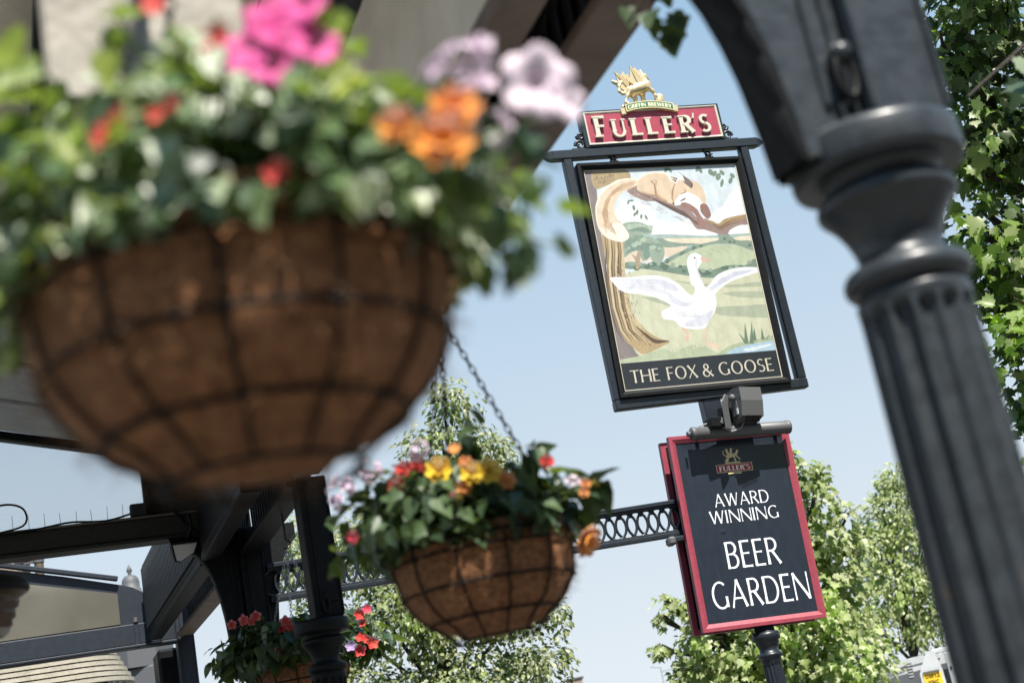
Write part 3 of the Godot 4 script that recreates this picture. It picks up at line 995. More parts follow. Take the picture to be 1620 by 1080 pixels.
		for i in 5:
			var tip: Vector2 = wing[4].lerp(wing[9], i / 4.0)
			var root := Vector2(-0.03 + dx * 0.8 + i * 0.009, 1.315)
			tube(st, [Vector3(root.x, root.y, dz + 0.006), Vector3((root.x + tip.x) / 2 - 0.004, (root.y + tip.y) / 2, dz + 0.009), Vector3(tip.x, tip.y - 0.008, dz + 0.005)], 0.008, 0.004, 6)
		part("wing", done(st), M.gold, t)
	# the swinging picture panel
	var turn := Basis(Vector3.BACK, deg_to_rad(-1.5))
	var p := thing("hanging_picture_panel", "framed painted panel of a sleeping fox and a white goose", "sign panel", signs * Transform3D(turn, Vector3(-0.02, 0.0, 0.0)))
	frame_of("frame_bar", p, M.black_iron, Vector2(-0.575, -0.783), Vector2(0.568, 0.775), 0.042, -0.05, 0.022, 0.018)
	frame_of("gilt_line", p, M.ivory, Vector2(-0.533, -0.741), Vector2(0.526, 0.733), 0.006, -0.02, -0.002, 0.0)
	part("backing", boxed(Vector3(-0.003, -0.004, -0.025), Vector3(1.07, 1.48, 0.03), 0.0), M.black_iron, p)
	part("picture", sheet(Vector2(-0.528, -0.736), Vector2(0.521, 0.728), -0.006), print_of(fox_and_goose(), 0.35), p)
	for x in [-0.33, 0.335]:
		part("hinge_plate", boxed(Vector3(x + 0.02, 0.790, -0.02), Vector3(0.06, 0.014, 0.03), 0.003), M.black_iron, p)
		var ring := []
		for i in 12:
			var a := TAU * i / 12
			ring.append(Vector3(x + 0.02 + cos(a) * 0.016, 0.815 + sin(a) * 0.020, -0.02))
		part("hinge_ring", tubed(ring, 0.007, -1, 6, true), M.black_iron, p)
		part("hinge_hook", tubed([Vector3(x - 0.005, 0.850, -0.02), Vector3(x - 0.005, 0.825, -0.015), Vector3(x + 0.02, 0.805, -0.012), Vector3(x + 0.05, 0.815, -0.015)], 0.007, 0.005, 6), M.black_iron, p)
	# two boards back to back
	var lean := Basis(Vector3.BACK, deg_to_rad(-2.3))
	var bt := Transform3D(lean, Vector3(0.005, -1.648, 0.0))
	var bl := Image.create(640, 950, false, Image.FORMAT_RGB8)
	bl.fill(Color8(33, 40, 51))
	var X := func(v: float): return (v + 0.354) / 0.708 * 640.0
	var Y := func(v: float): return (0.545 - v) / 1.09 * 950.0
	var white := Color8(226, 228, 232)
	letters(bl, "AWARD", X.call(-0.168), X.call(0.188), Y.call(0.214), Y.call(0.136), white, 0.10, 0.062)
	letters(bl, "WINNING", X.call(-0.216), X.call(0.232), Y.call(0.114), Y.call(0.036), white, 0.10, 0.062)
	letters(bl, "BEER", X.call(-0.158), X.call(0.186), Y.call(-0.078), Y.call(-0.238), white, 0.105, 0.062)
	letters(bl, "GARDEN", X.call(-0.296), X.call(0.332), Y.call(-0.304), Y.call(-0.466), white, 0.105, 0.062)
	# badge: small griffin over a red name plate
	var gold := Color8(206, 186, 140)
	bl.fill_rect(Rect2i(int(X.call(-0.116)), int(Y.call(0.392)), int(0.239 / 0.708 * 640), int(0.052 / 1.09 * 950)), gold)
	bl.fill_rect(Rect2i(int(X.call(-0.111)), int(Y.call(0.388)), int(0.229 / 0.708 * 640), int(0.044 / 1.09 * 950)), Color8(150, 34, 52))
	letters(bl, "FULLER'S", X.call(-0.096), X.call(0.104), Y.call(0.381), Y.call(0.351), Color8(238, 230, 214), 0.2, 0.11)
	bl.fill_rect(Rect2i(int(X.call(-0.045)), int(Y.call(0.337)), int(0.09 / 0.708 * 640), int(0.010 / 1.09 * 950)), gold)
	bl.fill_rect(Rect2i(int(X.call(-0.052)), int(Y.call(0.402)), int(0.104 / 0.708 * 640), int(0.009 / 1.09 * 950)), gold)
	for q in [[-0.045, 0.405, -0.015, 0.445, 0.016], [-0.015, 0.44, 0.03, 0.448, 0.02], [0.03, 0.448, 0.044, 0.475, 0.014], [-0.03, 0.445, -0.034, 0.405, 0.010], [0.012, 0.44, 0.02, 0.405, 0.010], [0.03, 0.44, 0.05, 0.415, 0.009], [-0.02, 0.448, -0.03, 0.485, 0.016], [-0.005, 0.45, 0.004, 0.488, 0.014], [-0.035, 0.44, -0.055, 0.455, 0.006], [-0.055, 0.455, -0.05, 0.475, 0.006]]:
		var o := outline(stem(q[0], q[1], q[2], q[3], q[4]))
		for i in o.size():
			o[i] = Vector2(X.call(o[i].x), Y.call(o[i].y))
		fill_poly(bl, gold, o)
	var dirt := FastNoiseLite.new()              # dust and rain streaks on the board
	dirt.frequency = 0.015
	dirt.fractal_octaves = 5
	for row in 950:
		for col in 640:
			var f := 1.0 + 0.10 * dirt.get_noise_2d(col * 2.0, row * 0.25) + 0.08 * dirt.get_noise_2d(col + 900.0, row)
			var px := bl.get_pixel(col, row)
			bl.set_pixel(col, row, Color(px.r * f, px.g * f, px.b * f))
	for k in 2:
		var z := 0.0 if k == 0 else -0.155
		var b := thing("notice_board", "red framed black board with white beer garden lettering facing the camera" if k == 0 else "second red framed board mounted back to back behind the lettered one", "notice board", signs * bt * Transform3D(Basis() if k == 0 else Basis(Vector3.UP, PI), Vector3(0, 0, z)), "")
		frame_of("frame_bar", b, M.red_frame, Vector2(-0.396, -0.588), Vector2(0.398, 0.588), 0.044, -0.022, 0.012, 0.012)
		part("panel", boxed(Vector3(0, 0, -0.022), Vector3(0.73, 1.11, 0.02), 0.0), M.black_iron, b)
		if k == 0:
			part("lettered_face", sheet(Vector2(-0.354, -0.545), Vector2(0.354, 0.545), -0.004), print_of(bl, 0.32), b)
		else:
			part("face", sheet(Vector2(-0.354, -0.545), Vector2(0.354, 0.545), -0.004), plain(Color8(33, 40, 51), 0.32), b)
		for s in [-0.3, 0.3]:
			part("spacer", boxed(Vector3(0, s, -0.048), Vector3(0.5, 0.04, 0.024), 0.004), M.black_iron, b)
	# trough light above the board
	var tl := thing("trough_light", "grey tube shaped trough light along the top of the lettered board", "light", signs * Transform3D(Basis(Vector3.BACK, deg_to_rad(-3.0)), Vector3(0.078, -1.078, 0.085)))
	st = begin()
	lathe(st, [Vector2(0.0, -0.325), Vector2(0.038, -0.325), Vector2(0.042, -0.320), Vector2(0.042, -0.30), Vector2(0.039, -0.298), Vector2(0.039, 0.298), Vector2(0.042, 0.30), Vector2(0.042, 0.320), Vector2(0.038, 0.325), Vector2(0.0, 0.325)], 24)
	part("tube", done(st), M.lamp_grey, tl, Transform3D(Basis(Vector3.BACK, -PI / 2), Vector3.ZERO))
	for s in [-0.26, 0.26]:
		part("arm", boxed(Vector3(s, 0.0, -0.06), Vector3(0.025, 0.02, 0.09), 0.003), M.black_iron, tl)
	part("flex", tubed([Vector3(-0.27, 0.045, 0.0), Vector3(-0.20, 0.055, 0.03), Vector3(-0.14, 0.02, 0.05), Vector3(-0.08, -0.012, 0.048), Vector3(-0.02, 0.0, 0.05), Vector3(0.02, 0.05, 0.03)], 0.004, -1, 6), plain(lin(0.35, 0.35, 0.36), 0.4), tl)
	part("end_cap_bolt", tubed([Vector3(-0.335, 0.0, 0.0), Vector3(-0.35, 0.0, 0.0)], 0.018), M.lamp_grey, tl)
	# floodlight under the hanging panel
	var ft := thing("floodlight", "grey ribbed floodlight between the hanging panel and the lettered board", "floodlight", signs * Transform3D(Basis(Vector3.BACK, deg_to_rad(-4.0)) * Basis(Vector3.UP, 0.18).scaled(Vector3.ONE * 0.88), Vector3(0.118, -0.945, 0.125)))
	st = begin(false)
	var side := [Vector2(-0.10, 0.115), Vector2(-0.02, 0.128), Vector2(0.055, 0.112), Vector2(0.082, 0.075), Vector2(0.110, -0.055), Vector2(0.100, -0.078), Vector2(0.050, -0.125), Vector2(-0.085, -0.085), Vector2(-0.105, 0.02)]
	var shape := ccw(side)
	slab_ccw(st, shape, -0.088, 0.088)
	part("body", done(st), M.lamp_grey, ft, Transform3D(Basis(Vector3.UP, -PI / 2), Vector3.ZERO) * Transform3D(Basis(Vector3.UP, PI), Vector3.ZERO))
	part("seam", boxed(Vector3(0, 0.045, 0.0935), Vector3(0.180, 0.007, 0.012), 0.002, Basis(Vector3.RIGHT, 0.22)), M.black_iron, ft)
	for i in 9:
		part("vent_rib", boxed(Vector3(-0.056 + 0.014 * i, -0.105, 0.079), Vector3(0.005, 0.055, 0.008), 0.001, Basis(Vector3.RIGHT, 0.82)), M.black_iron, ft)
	part("cheek", boxed(Vector3(-0.094, -0.02, 0.02), Vector3(0.008, 0.10, 0.07), 0.002), M.lamp_grey, ft)
	part("label_plate", boxed(Vector3(-0.0995, -0.045, 0.055), Vector3(0.003, 0.042, 0.020), 0.0), plain(lin(0.7, 0.7, 0.7), 0.4), ft)
	st = begin()
	lathe(st, [Vector2(0.0, -0.015), Vector2(0.022, -0.015), Vector2(0.026, -0.008), Vector2(0.026, 0.008), Vector2(0.022, 0.015), Vector2(0.0, 0.015)], 16)
	part("pivot", done(st), M.lamp_grey, ft, Transform3D(Basis(Vector3.BACK, PI / 2), Vector3(-0.110, 0.055, 0.03)))
	part("bracket", plate([Vector2(-0.05, -0.16), Vector2(0.02, -0.16), Vector2(0.02, 0.02), Vector2(0.05, 0.085), Vector2(0.01, 0.09), Vector2(-0.05, 0.03)], -0.006, 0.006), M.lamp_grey, ft, Transform3D(Basis(Vector3.UP, 0.5), Vector3(-0.155, 0.0, 0.01)))
	part("mounting_box", boxed(Vector3(-0.215, -0.105, -0.05), Vector3(0.13, 0.07, 0.10), 0.006), M.black_iron, ft)
	part("mounting_foot", boxed(Vector3(-0.13, -0.07, -0.06), Vector3(0.08, 0.16, 0.06), 0.006), M.black_iron, ft)
	part("tab", boxed(Vector3(-0.20, -0.098, 0.004), Vector3(0.022, 0.045, 0.008), 0.002, Basis(Vector3.BACK, -0.4)), M.lamp_grey, ft)
	# lattice beam from the post to the black column
	var from := Vector3(1.190, 2.70, -8.690)
	var to := Vector3(-1.66, 2.715, -8.02)
	from = signs * Vector3(0.0, -1.62, -0.065)
	from.y = 2.70
	var ax := (from - to)
	ax.y = 0.0
	var long := ax.length()
	ax = ax.normalized()
	var lb := thing("lattice_beam", "dark iron lattice beam of overlapping rings joining the sign post to the canopy", "beam", Transform3D(Basis(ax, Vector3.UP, ax.cross(Vector3.UP)), to))
	part("top_rail", boxed(Vector3(long / 2, 0.205, 0), Vector3(long - 0.1, 0.026, 0.060), 0.004), M.sign_iron, lb)
	part("top_fillet", boxed(Vector3(long / 2, 0.186, 0.0), Vector3(long - 0.1, 0.014, 0.036), 0.003), M.sign_iron, lb)
	part("bottom_rail", boxed(Vector3(long / 2, 0.012, 0), Vector3(long - 0.1, 0.026, 0.060), 0.004), M.sign_iron, lb)
	part("bottom_fillet", boxed(Vector3(long / 2, 0.031, 0.0), Vector3(long - 0.1, 0.014, 0.036), 0.003), M.sign_iron, lb)
	var oval := []
	for i in 24:
		var a := TAU * i / 24
		oval.append(Vector3(cos(a) * 0.064, sin(a) * 0.076, 0))
	var om := tubed(oval, 0.0085, -1, 6, true)
	var bead := []
	for i in 10:
		var a := TAU * i / 10
		bead.append(Vector3(cos(a) * 0.012, sin(a) * 0.012, 0))
	var bm := tubed(bead, 0.006, -1, 6, true)
	var n := int((long - 0.12) / 0.0675)
	for i in n:
		var x := 0.08 + 0.0675 * i
		part("oval_ring", om, M.sign_iron, lb, Transform3D(Basis(), Vector3(x, 0.108, 0.004 if i % 2 == 0 else -0.004)))
		part("bead_ring", bm, M.sign_iron, lb, Transform3D(Basis(), Vector3(x + 0.034, 0.168, 0)))
	part("lamp_arm", boxed(Vector3(long - 0.30, -0.025, 0.04), Vector3(0.36, 0.035, 0.07), 0.008), M.sign_iron, lb)
	part("lamp_arm_end", boxed(Vector3(long - 0.46, -0.030, 0.04), Vector3(0.05, 0.05, 0.085), 0.012), M.lamp_grey, lb)


func fox_and_goose() -> Image:
	var im := Image.create(800, 1090, false, Image.FORMAT_RGB8)
	im.fill(Color8(212, 230, 241))
	daub(im, Color8(238, 243, 247), [153, 168, 223, 166, 284, 183, 323, 218, 328, 257, 393, 284, 466, 280, 515, 264, 542, 324, 627, 356, 622, 381, 118, 345], true)  # clouds
	daub(im, Color8(240, 244, 248), [595, 289, 639, 239, 684, 216, 717, 185, 738, 153, 784, 126, 818, 125, 816, 343, 691, 367, 565, 339], true)
	daub(im, Color8(168, 196, 190), [121, 334, 368, 345, 560, 364, 818, 364, 819, 448, 104, 421], false)  # far country
	daub(im, Color8(240, 224, 188), [325, 367, 492, 372, 628, 382, 610, 407, 473, 403, 332, 393], true)
	daub(im, Color8(240, 226, 190), [715, 380, 808, 379, 810, 402, 730, 399], true)
	daub(im, Color8(238, 214, 182), [319, 398, 458, 410, 345, 458, 117, 485, 126, 435], true)
	daub(im, Color8(192, 209, 166), [299, 492, 412, 444, 523, 413, 628, 411, 731, 428, 803, 460, 810, 519, 523, 535, 297, 505], true)  # middle field
	daub(im, Color8(172, 194, 150), [444, 449, 497, 476, 509, 480, 457, 450], false)
	daub(im, Color8(172, 194, 150), [485, 443, 538, 470, 550, 474, 498, 444], false)
	daub(im, Color8(172, 194, 150), [527, 437, 580, 464, 592, 469, 540, 438], false)
	daub(im, Color8(172, 194, 150), [569, 431, 622, 458, 634, 463, 582, 432], false)
	daub(im, Color8(172, 194, 150), [611, 425, 664, 452, 677, 457, 624, 426], false)
	daub(im, Color8(172, 194, 150), [653, 419, 707, 446, 719, 451, 666, 420], false)
	daub(im, Color8(140, 167, 146), [299, 496, 344, 464, 456, 422, 552, 401, 627, 388, 626, 362, 654, 355, 686, 360, 718, 395, 802, 406, 804, 457, 719, 421, 629, 408, 534, 420, 424, 452, 325, 494], true)  # hedges
	daub(im, Color8(142, 168, 148), [293, 368, 332, 364, 361, 379, 423, 393, 487, 398, 524, 407, 432, 410, 354, 412, 319, 398], true)
	daub(im, Color8(212, 215, 176), [101, 535, 222, 500, 396, 526, 584, 560, 806, 571, 802, 965, -12, 962, 27, 529], false)  # near grass
	daub(im, Color8(122, 152, 130), [118, 475, 170, 473, 237, 488, 300, 487, 373, 512, 438, 508, 498, 532, 562, 537, 630, 524, 684, 521, 742, 526, 795, 497, 809, 538, 718, 547, 636, 558, 573, 579, 502, 573, 440, 562, 341, 540, 219, 513, 119, 504], true)
	daub(im, Color8(96, 130, 106), [283, 494, 274, 501, 262, 497, 264, 488, 277, 486], true)
	daub(im, Color8(96, 130, 106), [721, 531, 712, 538, 702, 534, 704, 526, 715, 524], true)
	daub(im, Color8(96, 130, 106), [280, 492, 265, 503, 246, 497, 250, 481, 270, 478], true)
	daub(im, Color8(96, 130, 106), [752, 542, 743, 549, 732, 545, 734, 536, 747, 535], true)
	daub(im, Color8(96, 130, 106), [459, 521, 450, 527, 439, 524, 441, 515, 453, 513], true)
	daub(im, Color8(96, 130, 106), [544, 551, 530, 562, 513, 556, 516, 542, 535, 539], true)
	daub(im, Color8(96, 130, 106), [652, 533, 640, 542, 625, 537, 628, 525, 645, 522], true)
	daub(im, Color8(96, 130, 106), [482, 524, 471, 533, 456, 528, 459, 516, 475, 514], true)
	daub(im, Color8(96, 130, 106), [338, 508, 323, 520, 304, 514, 307, 498, 329, 495], true)
	daub(im, Color8(96, 130, 106), [265, 493, 251, 504, 234, 498, 237, 484, 256, 481], true)
	daub(im, Color8(96, 130, 106), [191, 506, 177, 517, 158, 511, 161, 496, 182, 493], true)
	daub(im, Color8(96, 130, 106), [632, 534, 621, 543, 607, 538, 609, 527, 625, 525], true)
	daub(im, Color8(96, 130, 106), [425, 536, 415, 544, 402, 540, 404, 529, 419, 527], true)
	daub(im, Color8(96, 130, 106), [240, 505, 229, 514, 214, 509, 217, 497, 233, 495], true)
	daub(im, Color8(96, 130, 106), [728, 541, 717, 550, 703, 545, 706, 534, 721, 531], true)
	daub(im, Color8(96, 130, 106), [317, 490, 310, 496, 300, 493, 302, 485, 312, 484], true)
	daub(im, Color8(96, 130, 106), [410, 512, 401, 519, 390, 516, 392, 506, 404, 504], true)
	daub(im, Color8(96, 130, 106), [333, 515, 321, 525, 305, 520, 308, 507, 325, 504], true)
	daub(im, Color8(96, 130, 106), [552, 556, 540, 565, 526, 560, 528, 548, 545, 545], true)
	daub(im, Color8(96, 130, 106), [523, 546, 509, 557, 492, 551, 495, 536, 514, 534], true)
	daub(im, Color8(96, 130, 106), [536, 555, 521, 566, 503, 560, 506, 545, 527, 542], true)
	daub(im, Color8(96, 130, 106), [308, 507, 301, 513, 291, 510, 293, 502, 303, 501], true)
	daub(im, Color8(150, 176, 152), [376, 498, 368, 504, 358, 501, 360, 493, 371, 491], true)
	daub(im, Color8(150, 176, 152), [161, 483, 150, 492, 136, 487, 138, 475, 154, 473], true)
	daub(im, Color8(150, 176, 152), [495, 526, 489, 531, 483, 528, 484, 523, 492, 521], true)
	daub(im, Color8(150, 176, 152), [666, 536, 660, 540, 652, 538, 654, 531, 662, 530], true)
	daub(im, Color8(150, 176, 152), [171, 483, 160, 491, 147, 487, 149, 476, 164, 473], true)
	daub(im, Color8(150, 176, 152), [260, 490, 252, 496, 242, 492, 244, 484, 255, 482], true)
	daub(im, Color8(150, 176, 152), [374, 511, 368, 515, 361, 513, 362, 507, 370, 506], true)
	daub(im, Color8(150, 176, 152), [297, 493, 289, 499, 279, 496, 281, 488, 292, 486], true)
	daub(im, Color8(150, 176, 152), [670, 538, 660, 547, 646, 542, 649, 531, 664, 529], true)
	daub(im, Color8(150, 176, 152), [369, 496, 362, 501, 354, 498, 355, 492, 365, 490], true)
	daub(im, Color8(150, 176, 152), [562, 540, 552, 548, 539, 543, 541, 533, 555, 531], true)
	daub(im, Color8(150, 176, 152), [463, 519, 455, 525, 445, 522, 447, 514, 458, 512], true)
	daub(im, Color8(150, 176, 152), [525, 541, 513, 550, 499, 545, 501, 533, 518, 531], true)
	daub(im, Color8(150, 176, 152), [776, 514, 765, 522, 750, 518, 753, 506, 769, 504], true)
	daub(im, Color8(150, 176, 152), [773, 511, 767, 516, 760, 513, 761, 507, 770, 506], true)
	daub(im, Color8(150, 176, 152), [210, 486, 200, 494, 189, 490, 191, 480, 204, 478], true)
	daub(im, Color8(150, 176, 152), [706, 532, 695, 541, 680, 536, 683, 524, 699, 522], true)
	daub(im, Color8(150, 176, 152), [366, 508, 356, 516, 343, 512, 346, 501, 360, 499], true)
	daub(im, Color8(104, 136, 114), [669, 386, 661, 392, 650, 389, 652, 380, 664, 378], true)
	daub(im, Color8(104, 136, 114), [661, 386, 656, 390, 649, 387, 650, 382, 658, 381], true)
	daub(im, Color8(104, 136, 114), [695, 404, 686, 410, 675, 407, 677, 398, 689, 396], true)
	daub(im, Color8(104, 136, 114), [795, 428, 786, 435, 774, 431, 777, 421, 790, 419], true)
	daub(im, Color8(104, 136, 114), [501, 420, 492, 427, 480, 423, 482, 413, 495, 412], true)
	daub(im, Color8(104, 136, 114), [352, 476, 347, 481, 339, 478, 341, 472, 349, 471], true)
	daub(im, Color8(104, 136, 114), [429, 448, 422, 454, 412, 450, 414, 442, 424, 441], true)
	daub(im, Color8(104, 136, 114), [417, 453, 412, 457, 406, 455, 407, 450, 414, 449], true)
	daub(im, Color8(104, 136, 114), [491, 428, 485, 434, 476, 431, 478, 424, 487, 422], true)
	daub(im, Color8(104, 136, 114), [712, 407, 706, 411, 699, 409, 701, 403, 709, 402], true)
	daub(im, Color8(104, 136, 114), [344, 474, 337, 479, 329, 476, 330, 469, 340, 467], true)
	daub(im, Color8(104, 136, 114), [538, 415, 529, 422, 518, 418, 520, 409, 533, 407], true)
	daub(im, Color8(104, 136, 114), [715, 404, 709, 409, 700, 407, 702, 400, 711, 398], true)
	daub(im, Color8(104, 136, 114), [441, 441, 434, 446, 425, 443, 427, 436, 437, 435], true)
	daub(im, Color8(104, 136, 114), [345, 486, 337, 492, 326, 489, 328, 480, 340, 479], true)
	daub(im, Color8(104, 136, 114), [429, 442, 423, 446, 417, 444, 418, 439, 425, 437], true)
	daub(im, Color8(156, 183, 158), [143, 283, 203, 271, 252, 281, 291, 313, 279, 338, 234, 341, 300, 365, 331, 399, 330, 444, 300, 489, 264, 477, 245, 444, 214, 473, 187, 414, 118, 447, 128, 359], true)  # small tree
	daub(im, Color8(126, 158, 140), [130, 432, 180, 388, 233, 379, 281, 395, 243, 421, 187, 417], true)
	daub(im, Color8(126, 158, 140), [168, 317, 205, 294, 272, 312, 268, 331, 212, 320], true)
	daub(im, Color8(126, 158, 140), [223, 429, 250, 419, 258, 445, 228, 468], true)
	daub(im, Color8(178, 202, 176), [250, 292, 237, 302, 222, 297, 225, 284, 242, 281], true)
	daub(im, Color8(178, 202, 176), [265, 293, 256, 300, 245, 296, 247, 287, 259, 285], true)
	daub(im, Color8(178, 202, 176), [265, 294, 257, 301, 246, 297, 248, 288, 260, 286], true)
	daub(im, Color8(178, 202, 176), [301, 306, 288, 317, 271, 311, 274, 297, 292, 294], true)
	daub(im, Color8(178, 202, 176), [202, 298, 186, 310, 165, 304, 169, 286, 191, 283], true)
	daub(im, Color8(178, 202, 176), [226, 290, 214, 300, 198, 294, 201, 281, 218, 279], true)
	daub(im, Color8(178, 202, 176), [227, 292, 214, 303, 196, 297, 199, 283, 218, 280], true)
	daub(im, Color8(178, 202, 176), [211, 295, 199, 305, 183, 299, 186, 286, 203, 283], true)
	daub(im, Color8(178, 202, 176), [215, 293, 205, 301, 192, 297, 194, 285, 209, 283], true)
	daub(im, Color8(132, 164, 142), [329, 404, 311, 419, 287, 411, 291, 391, 317, 387], true)
	daub(im, Color8(132, 164, 142), [295, 396, 281, 407, 262, 401, 266, 386, 286, 383], true)
	daub(im, Color8(132, 164, 142), [235, 364, 221, 376, 202, 370, 205, 354, 226, 351], true)
	daub(im, Color8(132, 164, 142), [224, 354, 208, 367, 188, 360, 192, 343, 214, 340], true)
	daub(im, Color8(132, 164, 142), [179, 389, 162, 403, 140, 395, 144, 377, 168, 373], true)
	daub(im, Color8(132, 164, 142), [241, 350, 231, 359, 218, 354, 220, 343, 235, 341], true)
	daub(im, Color8(132, 164, 142), [167, 391, 148, 406, 125, 398, 129, 378, 155, 374], true)
	daub(im, Color8(132, 164, 142), [203, 376, 186, 390, 164, 382, 168, 364, 192, 361], true)
	daub(im, Color8(132, 164, 142), [182, 364, 164, 378, 142, 371, 145, 352, 170, 348], true)
	daub(im, Color8(132, 164, 142), [226, 352, 215, 361, 201, 356, 204, 345, 219, 343], true)
	daub(im, Color8(132, 164, 142), [239, 357, 230, 364, 218, 360, 220, 351, 233, 349], true)
	daub(im, Color8(132, 164, 142), [287, 397, 276, 406, 263, 401, 265, 390, 280, 388], true)
	daub(im, Color8(132, 164, 142), [322, 420, 307, 432, 287, 426, 291, 410, 312, 406], true)
	daub(im, Color8(132, 164, 142), [300, 399, 285, 411, 265, 405, 268, 388, 290, 385], true)
	daub(im, Color8(176, 200, 174), [318, 415, 310, 421, 300, 418, 302, 410, 313, 408], true)
	daub(im, Color8(176, 200, 174), [223, 384, 214, 392, 202, 388, 204, 378, 217, 376], true)
	daub(im, Color8(176, 200, 174), [253, 366, 240, 376, 224, 371, 227, 357, 244, 354], true)
	daub(im, Color8(176, 200, 174), [218, 382, 207, 390, 193, 386, 196, 374, 211, 372], true)
	daub(im, Color8(176, 200, 174), [286, 407, 274, 417, 259, 411, 262, 399, 278, 397], true)
	daub(im, Color8(176, 200, 174), [207, 377, 200, 382, 192, 379, 194, 373, 203, 371], true)
	daub(im, Color8(176, 200, 174), [296, 406, 284, 416, 269, 410, 272, 398, 288, 396], true)
	daub(im, Color8(176, 200, 174), [164, 402, 156, 409, 147, 405, 148, 397, 159, 395], true)
	daub(im, Color8(176, 200, 174), [201, 390, 187, 400, 170, 395, 173, 380, 192, 378], true)
	daub(im, Color8(176, 200, 174), [236, 368, 228, 375, 217, 371, 219, 362, 231, 361], true)
	daub(im, Color8(188, 164, 132), [156, 428, 181, 448, 201, 415, 214, 416, 186, 510, 169, 509, 175, 467], false)
	daub(im, Color8(178, 191, 158), [541, 728, 665, 729, 815, 735, 815, 796, 666, 783, 540, 763], true)
	daub(im, Color8(178, 191, 158), [589, 659, 681, 657, 807, 668, 811, 697, 656, 682], true)
	daub(im, Color8(178, 191, 158), [347, 579, 446, 595, 610, 620, 806, 616, 805, 638, 595, 629, 444, 607], true)
	daub(im, Color8(178, 191, 158), [167, 648, 223, 654, 277, 671, 322, 700, 296, 702, 225, 675], true)
	daub(im, Color8(146, 132, 130), [-11, -10, 59, -6, 44, 122, 28, 288, 26, 415, 18, 572, 38, 604, 39, 728, 61, 841, 89, 917, 115, 944, -7, 962, -187, 945], false)  # shaded side of the trunk
	daub(im, Color8(196, 166, 112), [48, -4, 208, -1, 234, 46, 168, 52, 106, 78, 39, 90], true)
	daub(im, Color8(200, 168, 112), [34, 308, 131, 346, 121, 447, 109, 541, 108, 598, 109, 722, 150, 800, 214, 854, 267, 875, 218, 898, 125, 926, 77, 885, 37, 833, 35, 716, 34, 592, 28, 503], true)
	daub(im, Color8(214, 192, 138), [123, 352, 121, 447, 110, 547, 109, 603, 111, 722, 152, 799, 135, 810, 87, 732, 88, 602, 96, 508], true)
	daub(im, Color8(112, 86, 62), [109, 784, 162, 832, 201, 860, 266, 872, 197, 879, 159, 850], true)
	daub(im, Color8(166, 136, 128), [202, 113, 258, 87, 320, 133, 403, 175, 493, 213, 550, 285, 585, 275, 642, 318, 693, 298, 810, 267, 806, 316, 754, 320, 700, 341, 679, 361, 633, 358, 566, 333, 522, 324, 494, 270, 433, 220, 363, 177, 275, 164], true)  # bough
	daub(im, Color8(192, 154, 104), [574, 281, 615, 290, 645, 305, 690, 281, 810, 264, 806, 284, 704, 306, 648, 321], true)
	daub(im, Color8(120, 92, 64), [42, 340, 40, 365, 37, 390, 34, 415, 27, 439, 20, 464, 13, 489, 10, 516, 7, 543, 4, 570, 2, 609, 0, 648, -2, 688, 3, 725, 7, 763, 12, 800, 20, 820, 29, 838, 37, 857, 39, 856, 32, 837, 25, 818, 18, 799, 15, 762, 11, 724, 7, 687, 9, 649, 12, 610, 14, 571, 17, 544, 19, 517, 22, 490, 28, 466, 34, 441, 41, 416, 42, 391, 43, 365, 45, 340], false)
	daub(im, Color8(150, 118, 80), [53, 341, 50, 366, 46, 391, 43, 416, 37, 440, 31, 465, 25, 490, 21, 517, 18, 544, 15, 571, 13, 610, 11, 649, 9, 689, 14, 726, 18, 763, 23, 801, 33, 821, 42, 839, 51, 858, 53, 858, 45, 838, 36, 819, 28, 800, 24, 763, 20, 725, 16, 688, 19, 650, 21, 610, 23, 571, 26, 545, 29, 518, 32, 491, 37, 466, 43, 442, 48, 417, 50, 391, 53, 366, 55, 341], false)
	daub(im, Color8(224, 200, 148), [63, 341, 60, 367, 58, 392, 55, 417, 48, 441, 41, 465, 34, 490, 30, 518, 27, 544, 24, 571, 22, 611, 20, 650, 18, 690, 23, 727, 28, 765, 33, 802, 44, 822, 54, 841, 65, 860, 68, 859, 58, 839, 49, 819, 39, 801, 36, 764, 32, 726, 28, 689, 31, 651, 33, 611, 35, 572, 38, 546, 41, 519, 44, 492, 50, 468, 56, 443, 62, 418, 63, 392, 65, 367, 66, 342], false)
	daub(im, Color8(120, 92, 64), [74, 342, 71, 367, 67, 392, 64, 417, 58, 442, 52, 467, 46, 491, 42, 519, 39, 545, 36, 572, 34, 612, 32, 651, 30, 690, 35, 728, 39, 765, 44, 803, 56, 823, 68, 842, 80, 861, 81, 860, 70, 840, 59, 821, 49, 802, 45, 765, 41, 727, 37, 690, 40, 651, 42, 612, 44, 573, 47, 546, 50, 519, 53, 493, 58, 468, 64, 443, 69, 418, 72, 393, 74, 368, 76, 342], false)
	daub(im, Color8(150, 118, 80), [85, 343, 82, 368, 79, 393, 76, 418, 69, 443, 63, 467, 57, 492, 53, 519, 50, 546, 47, 573, 45, 613, 43, 652, 41, 691, 45, 729, 50, 766, 55, 804, 68, 824, 81, 843, 94, 862, 95, 861, 83, 842, 71, 822, 59, 803, 55, 766, 51, 728, 47, 691, 50, 652, 52, 613, 54, 574, 57, 547, 60, 520, 63, 493, 69, 469, 74, 444, 80, 419, 82, 394, 84, 368, 87, 343], false)
